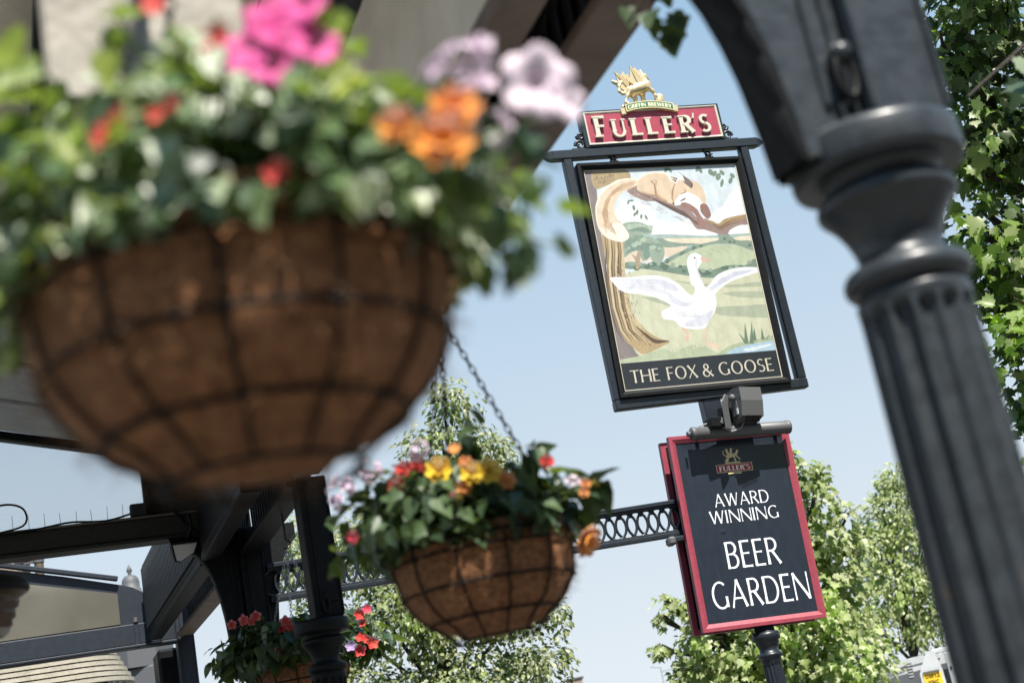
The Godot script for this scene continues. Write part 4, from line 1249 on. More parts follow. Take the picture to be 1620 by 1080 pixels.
	daub(im, Color8(224, 200, 148), [95, 344, 92, 369, 89, 394, 86, 419, 79, 443, 73, 468, 66, 493, 63, 520, 60, 547, 56, 574, 54, 613, 52, 653, 50, 692, 55, 730, 60, 767, 64, 805, 79, 825, 93, 844, 108, 864, 109, 863, 96, 842, 83, 822, 70, 803, 66, 766, 62, 729, 59, 692, 61, 653, 63, 614, 65, 575, 68, 548, 71, 521, 74, 494, 80, 470, 86, 445, 92, 420, 94, 394, 96, 369, 98, 344], false)
	daub(im, Color8(120, 92, 64), [106, 345, 103, 370, 100, 395, 97, 420, 90, 444, 83, 469, 76, 494, 73, 521, 70, 548, 66, 575, 64, 614, 62, 653, 60, 693, 65, 731, 70, 768, 74, 806, 90, 826, 106, 846, 122, 865, 124, 864, 109, 843, 95, 823, 81, 804, 77, 767, 73, 730, 70, 693, 72, 654, 74, 615, 76, 576, 79, 549, 82, 522, 85, 495, 91, 471, 97, 446, 103, 421, 105, 395, 107, 370, 108, 345], false)
	daub(im, Color8(150, 118, 80), [116, 345, 113, 370, 110, 396, 107, 420, 100, 445, 94, 470, 87, 495, 83, 522, 80, 549, 77, 576, 75, 615, 73, 654, 71, 694, 75, 732, 80, 769, 85, 807, 102, 828, 119, 847, 136, 867, 138, 865, 122, 845, 106, 824, 91, 805, 87, 768, 84, 731, 80, 694, 82, 655, 85, 616, 87, 577, 90, 550, 93, 523, 96, 496, 102, 472, 107, 447, 113, 422, 115, 396, 117, 371, 119, 346], false)
	daub(im, Color8(224, 200, 148), [127, 346, 124, 371, 121, 396, 118, 421, 111, 446, 105, 471, 98, 496, 95, 523, 92, 550, 88, 577, 86, 616, 84, 655, 82, 695, 87, 733, 91, 770, 96, 808, 114, 828, 132, 848, 150, 868, 152, 866, 135, 846, 117, 826, 101, 806, 97, 769, 93, 732, 90, 695, 92, 656, 94, 616, 96, 577, 100, 550, 103, 524, 105, 497, 111, 472, 117, 447, 123, 422, 125, 397, 127, 372, 129, 346], false)
	daub(im, Color8(118, 88, 84), [240, 111, 281, 134, 321, 156, 362, 179, 399, 199, 437, 218, 474, 237, 491, 259, 508, 281, 526, 304, 527, 303, 511, 280, 494, 256, 477, 233, 439, 213, 402, 193, 365, 174, 324, 153, 282, 131, 241, 110], false)
	daub(im, Color8(118, 88, 84), [258, 121, 297, 144, 336, 167, 375, 190, 412, 210, 449, 230, 485, 249, 502, 269, 518, 289, 535, 308, 537, 307, 521, 287, 505, 266, 489, 245, 452, 225, 415, 205, 378, 186, 338, 163, 298, 142, 258, 120], false)
	daub(im, Color8(118, 88, 84), [275, 131, 313, 155, 351, 178, 389, 202, 425, 222, 461, 242, 497, 262, 513, 279, 529, 296, 545, 313, 546, 312, 531, 294, 516, 276, 500, 258, 464, 237, 428, 217, 391, 197, 353, 174, 314, 152, 276, 130], false)
	daub(im, Color8(118, 88, 84), [292, 141, 329, 165, 365, 189, 402, 213, 438, 234, 473, 254, 509, 275, 524, 289, 539, 303, 555, 318, 556, 316, 541, 301, 527, 286, 512, 270, 476, 249, 441, 229, 405, 208, 368, 185, 330, 163, 293, 140], false)
	daub(im, Color8(118, 88, 84), [310, 152, 345, 176, 380, 200, 415, 224, 450, 245, 486, 266, 521, 287, 535, 299, 550, 311, 564, 322, 565, 321, 552, 308, 538, 295, 524, 283, 489, 261, 453, 240, 418, 219, 382, 196, 347, 173, 311, 150], false)
	daub(im, Color8(150, 112, 74), [581, 292, 603, 302, 625, 313, 648, 324, 668, 316, 688, 307, 707, 299, 739, 291, 770, 282, 802, 274, 802, 272, 770, 279, 738, 286, 706, 293, 686, 302, 666, 310, 648, 319, 627, 309, 604, 300, 582, 290], false)
	daub(im, Color8(150, 112, 74), [599, 301, 614, 311, 630, 320, 646, 331, 667, 323, 686, 315, 705, 308, 737, 300, 768, 292, 800, 284, 799, 283, 767, 289, 736, 296, 704, 303, 684, 310, 665, 318, 647, 325, 632, 317, 616, 308, 600, 299], false)
	daub(im, Color8(150, 112, 74), [617, 309, 626, 319, 634, 328, 645, 337, 665, 330, 684, 324, 703, 317, 734, 310, 766, 302, 797, 294, 797, 293, 765, 299, 734, 305, 702, 312, 682, 318, 663, 325, 645, 332, 637, 324, 628, 316, 618, 308], false)
	for k in 90:                                  # grain of the bough
		var f := rng.randf()
		var s := Vector2(lerpf(250.0, 690.0, f), lerpf(150.0, 330.0, pow(f, 0.8)) + rng.randf_range(-14.0, 16.0) + 20.0 * sin(f * 3.0))
		fill_poly(im, Color8(122, 92, 88) if k % 2 == 0 else Color8(184, 150, 132), PackedVector2Array([s, s + Vector2(10.0, 4.0), s + Vector2(22.0, 12.0)]))
	for k in 260:                                 # bark flecks
		var f := rng.randf()
		var y := lerpf(470.0, 905.0, f)
		var mid := 92.0 + 6.0 * sin(f * 5.0) + 55.0 * pow(f, 3.0)
		var x := mid + rng.randf_range(-42.0, 42.0)
		var l := rng.randf_range(6.0, 22.0)
		fill_poly(im, [Color8(104, 78, 54), Color8(150, 120, 82), Color8(226, 202, 150)][k % 3], PackedVector2Array([Vector2(x, y), Vector2(x + 3.8, y + l * 0.4), Vector2(x + 1.0 + f * 5.0, y + l)]))
	for k in 40:
		var x := rng.randf_range(45.0, 150.0)
		var y := rng.randf_range(14.0, 80.0 - (x - 45.0) * 0.35)
		fill_poly(im, Color8(140, 112, 82), PackedVector2Array([Vector2(x, y), Vector2(x + 2.5, y + 3.0), Vector2(x - 5.0, y + 16.0)]))
	daub(im, Color8(244, 216, 178), [270, 58, 234, 46, 168, 52, 105, 81, 60, 117, 27, 179, 17, 230, 20, 300, 50, 341, 102, 366, 140, 366, 167, 343, 162, 317, 144, 277, 119, 243, 119, 192, 144, 148, 189, 112, 259, 85], true)  # fox
	daub(im, Color8(234, 200, 156), [244, 63, 176, 79, 118, 114, 75, 176, 64, 233, 88, 190, 121, 134, 179, 95, 254, 74], true)
	daub(im, Color8(251, 240, 218), [25, 288, 58, 300, 120, 269, 148, 290, 167, 343, 140, 366, 102, 366, 50, 341], true)
	daub(im, Color8(241, 208, 168), [256, 97, 278, 52, 315, 28, 369, 18, 420, 28, 442, 49, 476, 71, 510, 66, 555, 72, 590, 98, 606, 145, 598, 200, 572, 212, 534, 173, 485, 157, 432, 190, 395, 179, 344, 141, 295, 132, 265, 117], true)
	daub(im, Color8(222, 174, 124), [360, 64, 368, 71, 357, 103, 359, 136, 403, 175, 378, 170, 344, 141, 350, 103], true)
	daub(im, Color8(247, 236, 224), [426, 36, 486, 55, 470, 87, 438, 69], false)
	daub(im, Color8(132, 108, 104), [430, 42, 479, 58, 465, 80], false)
	daub(im, Color8(132, 110, 106), [488, 24, 537, 65, 554, 89, 541, 116, 507, 83], false)
	daub(im, Color8(247, 238, 228), [489, 25, 509, 46, 514, 81, 501, 66], false)
	daub(im, Color8(252, 249, 246), [432, 190, 475, 143, 516, 134, 558, 155, 585, 199, 562, 227, 527, 206, 486, 183, 456, 200], true)
	daub(im, Color8(176, 122, 112), [467, 198, 498, 187, 544, 220, 557, 253, 578, 294, 561, 324, 536, 304, 531, 252], true)
	daub(im, Color8(166, 112, 102), [571, 202, 604, 203, 615, 257, 591, 276, 566, 241], true)
	daub(im, Color8(214, 166, 118), [255, 67, 231, 69, 207, 71, 182, 74, 162, 87, 142, 99, 122, 112, 108, 136, 94, 158, 80, 182, 77, 206, 75, 229, 73, 253, 82, 274, 90, 293, 99, 313, 100, 312, 93, 292, 86, 272, 78, 253, 81, 230, 84, 207, 86, 184, 100, 162, 114, 139, 127, 117, 146, 104, 165, 91, 184, 78, 207, 75, 232, 72, 256, 69], false)
	daub(im, Color8(214, 166, 118), [249, 73, 224, 76, 199, 79, 174, 82, 153, 96, 133, 109, 113, 122, 99, 145, 86, 167, 73, 191, 71, 215, 70, 238, 69, 262, 79, 281, 90, 300, 100, 318, 102, 317, 92, 298, 83, 279, 73, 261, 76, 239, 78, 215, 79, 193, 92, 171, 105, 149, 117, 127, 137, 114, 157, 100, 176, 87, 200, 83, 225, 79, 249, 75], false)
	daub(im, Color8(214, 166, 118), [243, 79, 217, 83, 192, 87, 166, 91, 145, 105, 124, 118, 103, 132, 90, 154, 78, 176, 66, 199, 65, 223, 64, 247, 64, 271, 77, 289, 89, 306, 102, 323, 103, 322, 92, 304, 80, 287, 69, 270, 70, 247, 72, 224, 73, 201, 85, 180, 97, 158, 108, 136, 128, 123, 148, 109, 168, 96, 193, 91, 218, 86, 243, 81], false)
	daub(im, Color8(214, 166, 118), [236, 86, 210, 90, 184, 95, 158, 100, 136, 113, 115, 127, 93, 142, 82, 164, 71, 185, 60, 208, 59, 232, 59, 255, 59, 280, 74, 297, 89, 312, 103, 328, 105, 327, 91, 311, 77, 294, 64, 278, 65, 256, 66, 232, 66, 209, 77, 189, 88, 167, 99, 146, 119, 133, 140, 118, 160, 104, 185, 99, 211, 93, 237, 87], false)
	daub(im, Color8(214, 166, 118), [230, 92, 203, 97, 177, 103, 150, 108, 128, 122, 106, 137, 84, 151, 73, 173, 63, 194, 53, 216, 53, 241, 54, 264, 54, 289, 72, 304, 88, 319, 105, 334, 106, 332, 90, 317, 74, 301, 59, 287, 59, 264, 59, 241, 59, 218, 69, 197, 80, 176, 89, 156, 110, 142, 131, 127, 152, 113, 178, 106, 204, 100, 230, 93], false)
	daub(im, Color8(255, 246, 226), [271, 56, 259, 53, 246, 49, 234, 46, 211, 48, 189, 49, 167, 51, 146, 61, 126, 70, 105, 80, 90, 92, 75, 104, 59, 117, 48, 138, 37, 158, 26, 178, 23, 196, 20, 213, 18, 230, 18, 253, 19, 275, 20, 297, 23, 297, 23, 275, 23, 252, 23, 230, 26, 214, 30, 197, 33, 181, 44, 162, 55, 142, 66, 123, 80, 111, 95, 99, 110, 88, 129, 78, 150, 68, 169, 59, 190, 56, 212, 54, 233, 51, 245, 53, 258, 56, 270, 58], false)
	daub(im, Color8(255, 240, 214), [279, 53, 291, 46, 304, 39, 316, 33, 334, 30, 352, 27, 369, 24, 385, 27, 402, 30, 418, 33, 424, 39, 431, 46, 439, 53, 452, 60, 464, 66, 476, 73, 477, 71, 466, 63, 454, 55, 443, 48, 437, 41, 429, 33, 421, 25, 403, 22, 387, 18, 369, 15, 350, 19, 332, 23, 314, 27, 301, 35, 289, 43, 277, 51], false)
	daub(im, Color8(190, 142, 98), [360, 60, 351, 62, 342, 64, 331, 67, 337, 75, 343, 79, 347, 81, 346, 90, 346, 99, 346, 109, 345, 120, 344, 130, 344, 143, 353, 153, 361, 162, 370, 172, 381, 174, 391, 177, 402, 179, 402, 177, 392, 173, 382, 170, 373, 167, 366, 158, 358, 148, 352, 140, 353, 131, 354, 120, 355, 109, 355, 99, 355, 89, 354, 78, 347, 73, 341, 70, 336, 70, 343, 68, 352, 65, 361, 62], false)
	daub(im, Color8(196, 148, 104), [271, 118, 283, 125, 294, 131, 306, 137, 319, 141, 331, 144, 343, 146, 352, 153, 361, 160, 371, 167, 373, 165, 364, 157, 355, 148, 346, 140, 333, 136, 320, 133, 308, 130, 297, 126, 284, 121, 272, 116], false)
	daub(im, Color8(190, 142, 98), [460, 83, 452, 95, 444, 107, 436, 120, 432, 133, 429, 146, 425, 160, 427, 169, 430, 178, 432, 186, 434, 186, 434, 177, 433, 168, 432, 160, 436, 148, 440, 135, 443, 123, 449, 110, 456, 97, 462, 84], false)
	daub(im, Color8(196, 148, 104), [500, 112, 502, 120, 504, 127, 507, 130, 497, 133, 486, 137, 474, 142, 475, 144, 487, 142, 499, 139, 512, 134, 510, 124, 506, 118, 502, 112], false)
	daub(im, Color8(120, 90, 80), [539, 85, 541, 91, 543, 96, 545, 99, 543, 101, 541, 107, 539, 112, 541, 114, 546, 110, 550, 106, 554, 98, 550, 91, 545, 88, 540, 84], false)
	daub(im, Color8(110, 84, 80), [468, 180, 475, 178, 483, 176, 490, 174, 494, 171, 498, 168, 501, 164, 500, 162, 495, 163, 491, 165, 487, 167, 480, 170, 473, 174, 467, 178], false)
	daub(im, Color8(60, 52, 52), [424, 182, 439, 188, 428, 194], false)
	for k in 240:                                 # fur along the tail and back
		var f := rng.randf()
		var mid := Vector2(lerpf(118.0, 64.0, sin(f * 1.6)), lerpf(118.0, 330.0, f)) if k < 150 else Vector2(lerpf(190.0, 330.0, f), 92.0 + 40.0 * rng.randf() + 30.0 * f)
		var x := mid.x + rng.randf_range(-26.0, 26.0)
		var l := rng.randf_range(8.0, 20.0)
		var along := Vector2(-0.25 + f * 0.5, 1.0) if k < 150 else Vector2(1.0, 0.45)
		var s := Vector2(x, mid.y)
		fill_poly(im, [Color8(214, 168, 118), Color8(248, 222, 182), Color8(200, 150, 104)][k % 3], PackedVector2Array([s, s + along * l * 0.5 + Vector2(1.4, -0.8), s + along * l]))
	daub(im, Color8(243, 244, 248), [510, 630, 542, 600, 582, 565, 653, 542, 727, 535, 803, 543, 792, 555, 793, 566, 730, 582, 639, 605, 564, 647, 535, 676], true)  # goose
	daub(im, Color8(243, 244, 248), [439, 536, 484, 539, 500, 617, 529, 632, 549, 678, 532, 740, 481, 798, 449, 827, 349, 815, 312, 777, 264, 767, 253, 744, 263, 723, 309, 702, 253, 663, 182, 638, 85, 618, 39, 567, 37, 542, 137, 547, 251, 546, 324, 565, 379, 607, 410, 648, 434, 656, 449, 619], true)
	daub(im, Color8(243, 244, 248), [437, 606, 436, 554, 435, 496, 455, 460, 489, 448, 519, 463, 524, 485, 499, 513, 484, 542, 497, 611], true)
	daub(im, Color8(216, 218, 236), [309, 639, 375, 689, 427, 687, 396, 713, 324, 691], true)
	daub(im, Color8(216, 218, 236), [381, 783, 462, 765, 521, 733, 497, 781, 445, 814, 364, 807], true)
	daub(im, Color8(216, 218, 236), [247, 565, 315, 580, 369, 625, 336, 629, 279, 599], true)
	daub(im, Color8(208, 212, 230), [378, 613, 347, 599, 316, 586, 284, 572, 251, 568, 218, 563, 185, 559, 145, 559, 105, 559, 65, 559, 65, 561, 105, 562, 145, 563, 184, 564, 217, 568, 250, 572, 283, 576, 314, 589, 346, 602, 378, 614], false)
	daub(im, Color8(208, 212, 230), [373, 619, 342, 605, 310, 592, 277, 579, 244, 574, 211, 569, 177, 565, 141, 566, 105, 567, 69, 568, 69, 569, 105, 569, 141, 569, 177, 569, 210, 574, 243, 579, 276, 583, 308, 595, 341, 608, 373, 620], false)
	daub(im, Color8(208, 212, 230), [369, 625, 336, 612, 304, 598, 271, 585, 237, 580, 204, 575, 170, 570, 137, 572, 105, 574, 73, 576, 73, 577, 105, 577, 137, 576, 170, 575, 203, 580, 236, 585, 270, 590, 302, 602, 335, 614, 368, 626], false)
	daub(im, Color8(208, 212, 230), [364, 631, 331, 618, 297, 605, 264, 592, 230, 587, 196, 581, 162, 576, 134, 579, 105, 581, 76, 584, 77, 586, 105, 584, 134, 582, 162, 581, 196, 586, 229, 591, 263, 596, 296, 608, 330, 620, 363, 632], false)
	daub(im, Color8(208, 212, 230), [359, 637, 325, 624, 291, 611, 257, 599, 223, 593, 189, 587, 155, 582, 130, 585, 105, 589, 80, 593, 80, 594, 105, 591, 130, 589, 155, 586, 188, 592, 222, 598, 256, 603, 290, 615, 324, 626, 358, 638], false)
	daub(im, Color8(208, 212, 230), [354, 642, 319, 630, 285, 618, 250, 605, 216, 599, 182, 593, 147, 587, 126, 592, 105, 596, 84, 601, 84, 602, 105, 599, 127, 595, 147, 592, 181, 598, 215, 604, 249, 610, 284, 621, 319, 632, 354, 644], false)
	daub(im, Color8(208, 212, 230), [349, 648, 314, 636, 279, 624, 243, 612, 209, 605, 175, 599, 140, 593, 122, 598, 105, 604, 88, 609, 88, 611, 106, 606, 123, 602, 140, 598, 174, 604, 208, 610, 242, 616, 278, 627, 313, 639, 349, 649], false)
	daub(im, Color8(208, 212, 230), [344, 654, 308, 642, 273, 630, 237, 619, 202, 612, 168, 605, 133, 599, 118, 605, 105, 611, 91, 618, 92, 619, 106, 614, 120, 608, 133, 603, 167, 610, 201, 617, 236, 623, 272, 634, 308, 645, 344, 655], false)
	daub(im, Color8(206, 210, 230), [523, 631, 548, 617, 573, 602, 598, 588, 624, 578, 650, 569, 676, 559, 712, 556, 747, 554, 783, 551, 783, 550, 747, 551, 711, 553, 675, 554, 649, 564, 623, 574, 596, 584, 571, 599, 547, 615, 522, 630], false)
	daub(im, Color8(206, 210, 230), [524, 633, 549, 620, 574, 606, 598, 592, 624, 582, 650, 572, 675, 563, 710, 559, 744, 556, 778, 553, 778, 552, 744, 554, 709, 556, 675, 558, 648, 568, 622, 578, 596, 588, 572, 602, 548, 617, 524, 632], false)
	daub(im, Color8(206, 210, 230), [526, 636, 550, 622, 575, 609, 599, 596, 624, 586, 650, 576, 675, 566, 707, 562, 740, 559, 773, 555, 773, 554, 740, 556, 707, 559, 674, 562, 648, 571, 622, 581, 597, 591, 573, 606, 549, 620, 525, 635], false)
	daub(im, Color8(206, 210, 230), [528, 638, 552, 625, 575, 612, 599, 599, 624, 590, 649, 580, 674, 570, 705, 566, 737, 561, 769, 557, 768, 556, 737, 559, 705, 562, 673, 565, 647, 575, 622, 585, 597, 595, 573, 609, 550, 623, 527, 637], false)
	daub(im, Color8(206, 210, 230), [529, 640, 553, 628, 576, 616, 599, 603, 624, 593, 649, 583, 673, 573, 703, 569, 733, 564, 764, 559, 764, 558, 733, 561, 703, 565, 672, 569, 647, 579, 622, 589, 597, 599, 574, 612, 551, 626, 529, 639], false)
	daub(im, Color8(206, 210, 230), [531, 643, 554, 631, 577, 619, 599, 607, 624, 597, 648, 587, 672, 577, 701, 572, 730, 566, 759, 561, 759, 560, 730, 564, 701, 568, 671, 572, 646, 582, 622, 593, 597, 603, 575, 616, 553, 629, 530, 641], false)
	daub(im, Color8(206, 210, 230), [533, 645, 555, 634, 577, 622, 600, 611, 624, 601, 648, 591, 672, 580, 699, 575, 727, 569, 754, 563, 754, 562, 726, 566, 698, 571, 670, 576, 646, 586, 622, 596, 598, 607, 576, 619, 554, 631, 532, 644], false)
	daub(im, Color8(212, 214, 232), [317, 722, 331, 734, 345, 747, 360, 759, 381, 763, 402, 767, 423, 771, 442, 766, 460, 760, 478, 755, 477, 753, 459, 757, 441, 761, 423, 765, 403, 761, 382, 757, 362, 754, 348, 743, 333, 732, 318, 721], false)
	daub(im, Color8(212, 214, 232), [341, 728, 356, 740, 370, 752, 385, 764, 404, 767, 422, 770, 441, 772, 457, 766, 472, 759, 487, 752, 487, 750, 471, 756, 455, 761, 440, 767, 423, 764, 405, 761, 387, 759, 373, 748, 357, 737, 342, 727], false)
	daub(im, Color8(212, 214, 232), [366, 734, 380, 745, 394, 757, 410, 768, 426, 771, 442, 772, 459, 774, 472, 765, 485, 757, 497, 749, 496, 748, 483, 755, 470, 762, 458, 769, 443, 766, 427, 765, 412, 763, 397, 753, 382, 743, 367, 733], false)
	daub(im, Color8(212, 214, 232), [390, 740, 405, 751, 419, 762, 434, 773, 449, 774, 462, 775, 477, 775, 488, 765, 497, 756, 507, 746, 506, 745, 495, 753, 485, 762, 475, 770, 463, 769, 449, 768, 436, 768, 422, 758, 406, 748, 391, 738], false)
	daub(im, Color8(212, 214, 232), [415, 746, 429, 756, 444, 767, 459, 778, 471, 778, 483, 778, 495, 777, 503, 765, 510, 754, 517, 743, 515, 742, 507, 752, 499, 762, 492, 772, 482, 772, 471, 772, 461, 773, 446, 763, 431, 754, 415, 744], false)
	daub(im, Color8(214, 216, 232), [489, 475, 484, 487, 480, 499, 475, 512, 476, 528, 477, 543, 479, 558, 485, 574, 491, 589, 498, 604, 500, 603, 496, 587, 491, 572, 487, 557, 486, 542, 485, 527, 483, 513, 486, 501, 489, 488, 491, 475], false)
	daub(im, Color8(236, 178, 158), [516, 469, 542, 479, 563, 497, 531, 496, 514, 491], true)
	daub(im, Color8(70, 60, 60), [476, 470, 485, 468, 486, 475, 478, 476], false)
	daub(im, Color8(238, 184, 164), [337, 814, 351, 812, 374, 842, 362, 882, 347, 881, 359, 844], false)
	daub(im, Color8(238, 204, 172), [454, 826, 466, 827, 461, 884, 529, 915, 504, 932, 460, 925, 447, 883], false)
	daub(im, Color8(186, 201, 158), [-2, 942, 80, 935, 144, 925, 229, 906, 274, 931, 316, 914, 376, 901, 378, 921, 311, 938, 398, 915, 444, 913, 500, 949, 553, 942, 560, 968, 181, 956, -3, 960], false)  # pond and reeds
	daub(im, Color8(176, 194, 150), [499, 956, 543, 929, 612, 910, 706, 900, 807, 887, 804, 915, 661, 926, 580, 937, 543, 957], true)
	daub(im, Color8(164, 202, 230), [536, 959, 580, 935, 661, 922, 802, 910, 806, 966], false)
	daub(im, Color8(214, 230, 242), [631, 943, 698, 934, 791, 927, 749, 941, 667, 954], true)
	daub(im, Color8(112, 142, 112), [644, 916, 667, 918, 670, 812], false)
	daub(im, Color8(112, 142, 112), [670, 919, 693, 921, 709, 804], false)
	daub(im, Color8(112, 142, 112), [688, 905, 712, 907, 713, 838], false)
	daub(im, Color8(112, 142, 112), [736, 903, 754, 904, 752, 841], false)
	daub(im, Color8(112, 142, 112), [624, 855, 659, 908, 645, 914], false)
	daub(im, Color8(112, 142, 112), [756, 908, 767, 905, 794, 870], false)
	daub(im, Color8(120, 152, 128), [607, 16, 592, 29, 583, 25, 589, 7, 604, -6, 612, -1], true)
	daub(im, Color8(120, 152, 128), [618, 18, 618, 34, 609, 38, 600, 26, 600, 11, 609, 7], true)
	daub(im, Color8(120, 152, 128), [675, 29, 675, 46, 663, 53, 650, 42, 650, 25, 663, 18], true)
	daub(im, Color8(120, 152, 128), [689, 49, 675, 59, 667, 53, 673, 38, 687, 28, 695, 34], true)
	daub(im, Color8(120, 152, 128), [711, 65, 697, 79, 684, 76, 684, 57, 698, 42, 711, 46], true)
	daub(im, Color8(120, 152, 128), [731, 33, 735, 48, 726, 55, 713, 47, 709, 33, 718, 26], true)
	daub(im, Color8(120, 152, 128), [719, 97, 706, 115, 698, 112, 702, 92, 714, 75, 722, 78], true)
	daub(im, Color8(120, 152, 128), [769, 88, 756, 101, 746, 98, 750, 81, 763, 68, 772, 72], true)
	daub(im, Color8(120, 152, 128), [785, 53, 786, 67, 777, 73, 765, 65, 764, 51, 773, 45], true)
	daub(im, Color8(120, 152, 128), [436, 17, 422, 24, 416, 16, 423, 3, 437, -3, 444, 4], true)
	daub(im, Color8(120, 152, 128), [455, 10, 458, 23, 451, 27, 441, 20, 439, 7, 446, 3], true)
	daub(im, Color8(120, 152, 128), [202, 171, 195, 181, 190, 180, 192, 168, 199, 158, 204, 160], true)
	daub(im, Color8(120, 152, 128), [226, 163, 219, 167, 208, 167, 203, 162, 210, 158, 221, 158], true)
	daub(im, Color8(120, 152, 128), [227, 199, 224, 211, 216, 212, 213, 201, 216, 188, 224, 187], true)
	daub(im, Color8(120, 152, 128), [239, 226, 231, 236, 225, 235, 226, 222, 234, 211, 241, 213], true)
	daub(im, Color8(120, 152, 128), [256, 247, 250, 258, 244, 258, 243, 246, 248, 236, 255, 236], true)
	daub(im, Color8(120, 152, 128), [279, 250, 280, 262, 274, 265, 268, 255, 267, 242, 272, 240], true)
	daub(im, Color8(120, 152, 128), [223, 236, 215, 243, 210, 240, 213, 231, 220, 225, 225, 227], true)
	daub(im, Color8(44, 50, 60), [-6, 961, 803, 960, 811, 1097, -14, 1097], false)  # name band
	for k in 90:                                  # feather lines in both wings and the breast
		var f := rng.randf()
		var s := Vector2(lerpf(70.0, 300.0, f), lerpf(590.0, 640.0, f * f) + rng.randf_range(-14.0, 18.0)) if k < 46 else (Vector2(lerpf(470.0, 650.0, f), lerpf(640.0, 560.0, f) + rng.randf_range(-6.0, 14.0)) if k < 74 else Vector2(rng.randf_range(300.0, 400.0), rng.randf_range(690.0, 770.0)))
		var along := Vector2(-1.0, -0.1) if k < 46 else (Vector2(1.0, -0.5) if k < 74 else Vector2(-0.9, 0.5))
		fill_poly(im, Color8(204, 209, 228), PackedVector2Array([s, s + along * 12.0 + Vector2(0, 1.6), s + along * rng.randf_range(18.0, 34.0)]))
	for k in 60:                                  # grass blades along the bank
		var x := rng.randf_range(180.0, 560.0)
		var y := 950.0 - (x - 180.0) * 0.10 + rng.randf_range(-24.0, 14.0)
		fill_poly(im, Color8(172, 190, 146), PackedVector2Array([Vector2(x, y), Vector2(x + 4.0, y), Vector2(x + 3.0, y - rng.randf_range(8.0, 18.0))]))
	letters(im, "THE", 40, 183, 998, 1058, Color8(222, 212, 186), 0.125, 0.06)
	letters(im, "FOX", 222, 374, 997, 1058, Color8(222, 212, 186), 0.125, 0.06)
	letters(im, "&", 402, 455, 997, 1058, Color8(222, 212, 186), 0.125, 0.06)
	letters(im, "GOOSE", 486, 768, 996, 1058, Color8(222, 212, 186), 0.125, 0.06)
	im.adjust_bcs(0.81, 1.02, 0.66)
	var wear := FastNoiseLite.new()              # brushwork and fading
	wear.frequency = 0.02
	wear.fractal_octaves = 5
	for y in range(0, 1090, 2):
		for x in range(0, 800, 2):
			var f := 1.0 + 0.07 * wear.get_noise_2d(x, y * 0.5) + 0.03 * wear.get_noise_2d(x * 6.0, y * 3.0)
			for q in 4:
				var at := Vector2i(x + (q & 1), y + (q >> 1))
				var px := im.get_pixelv(at)
				im.set_pixelv(at, Color(px.r * f, px.g * f, px.b * f))
	return im


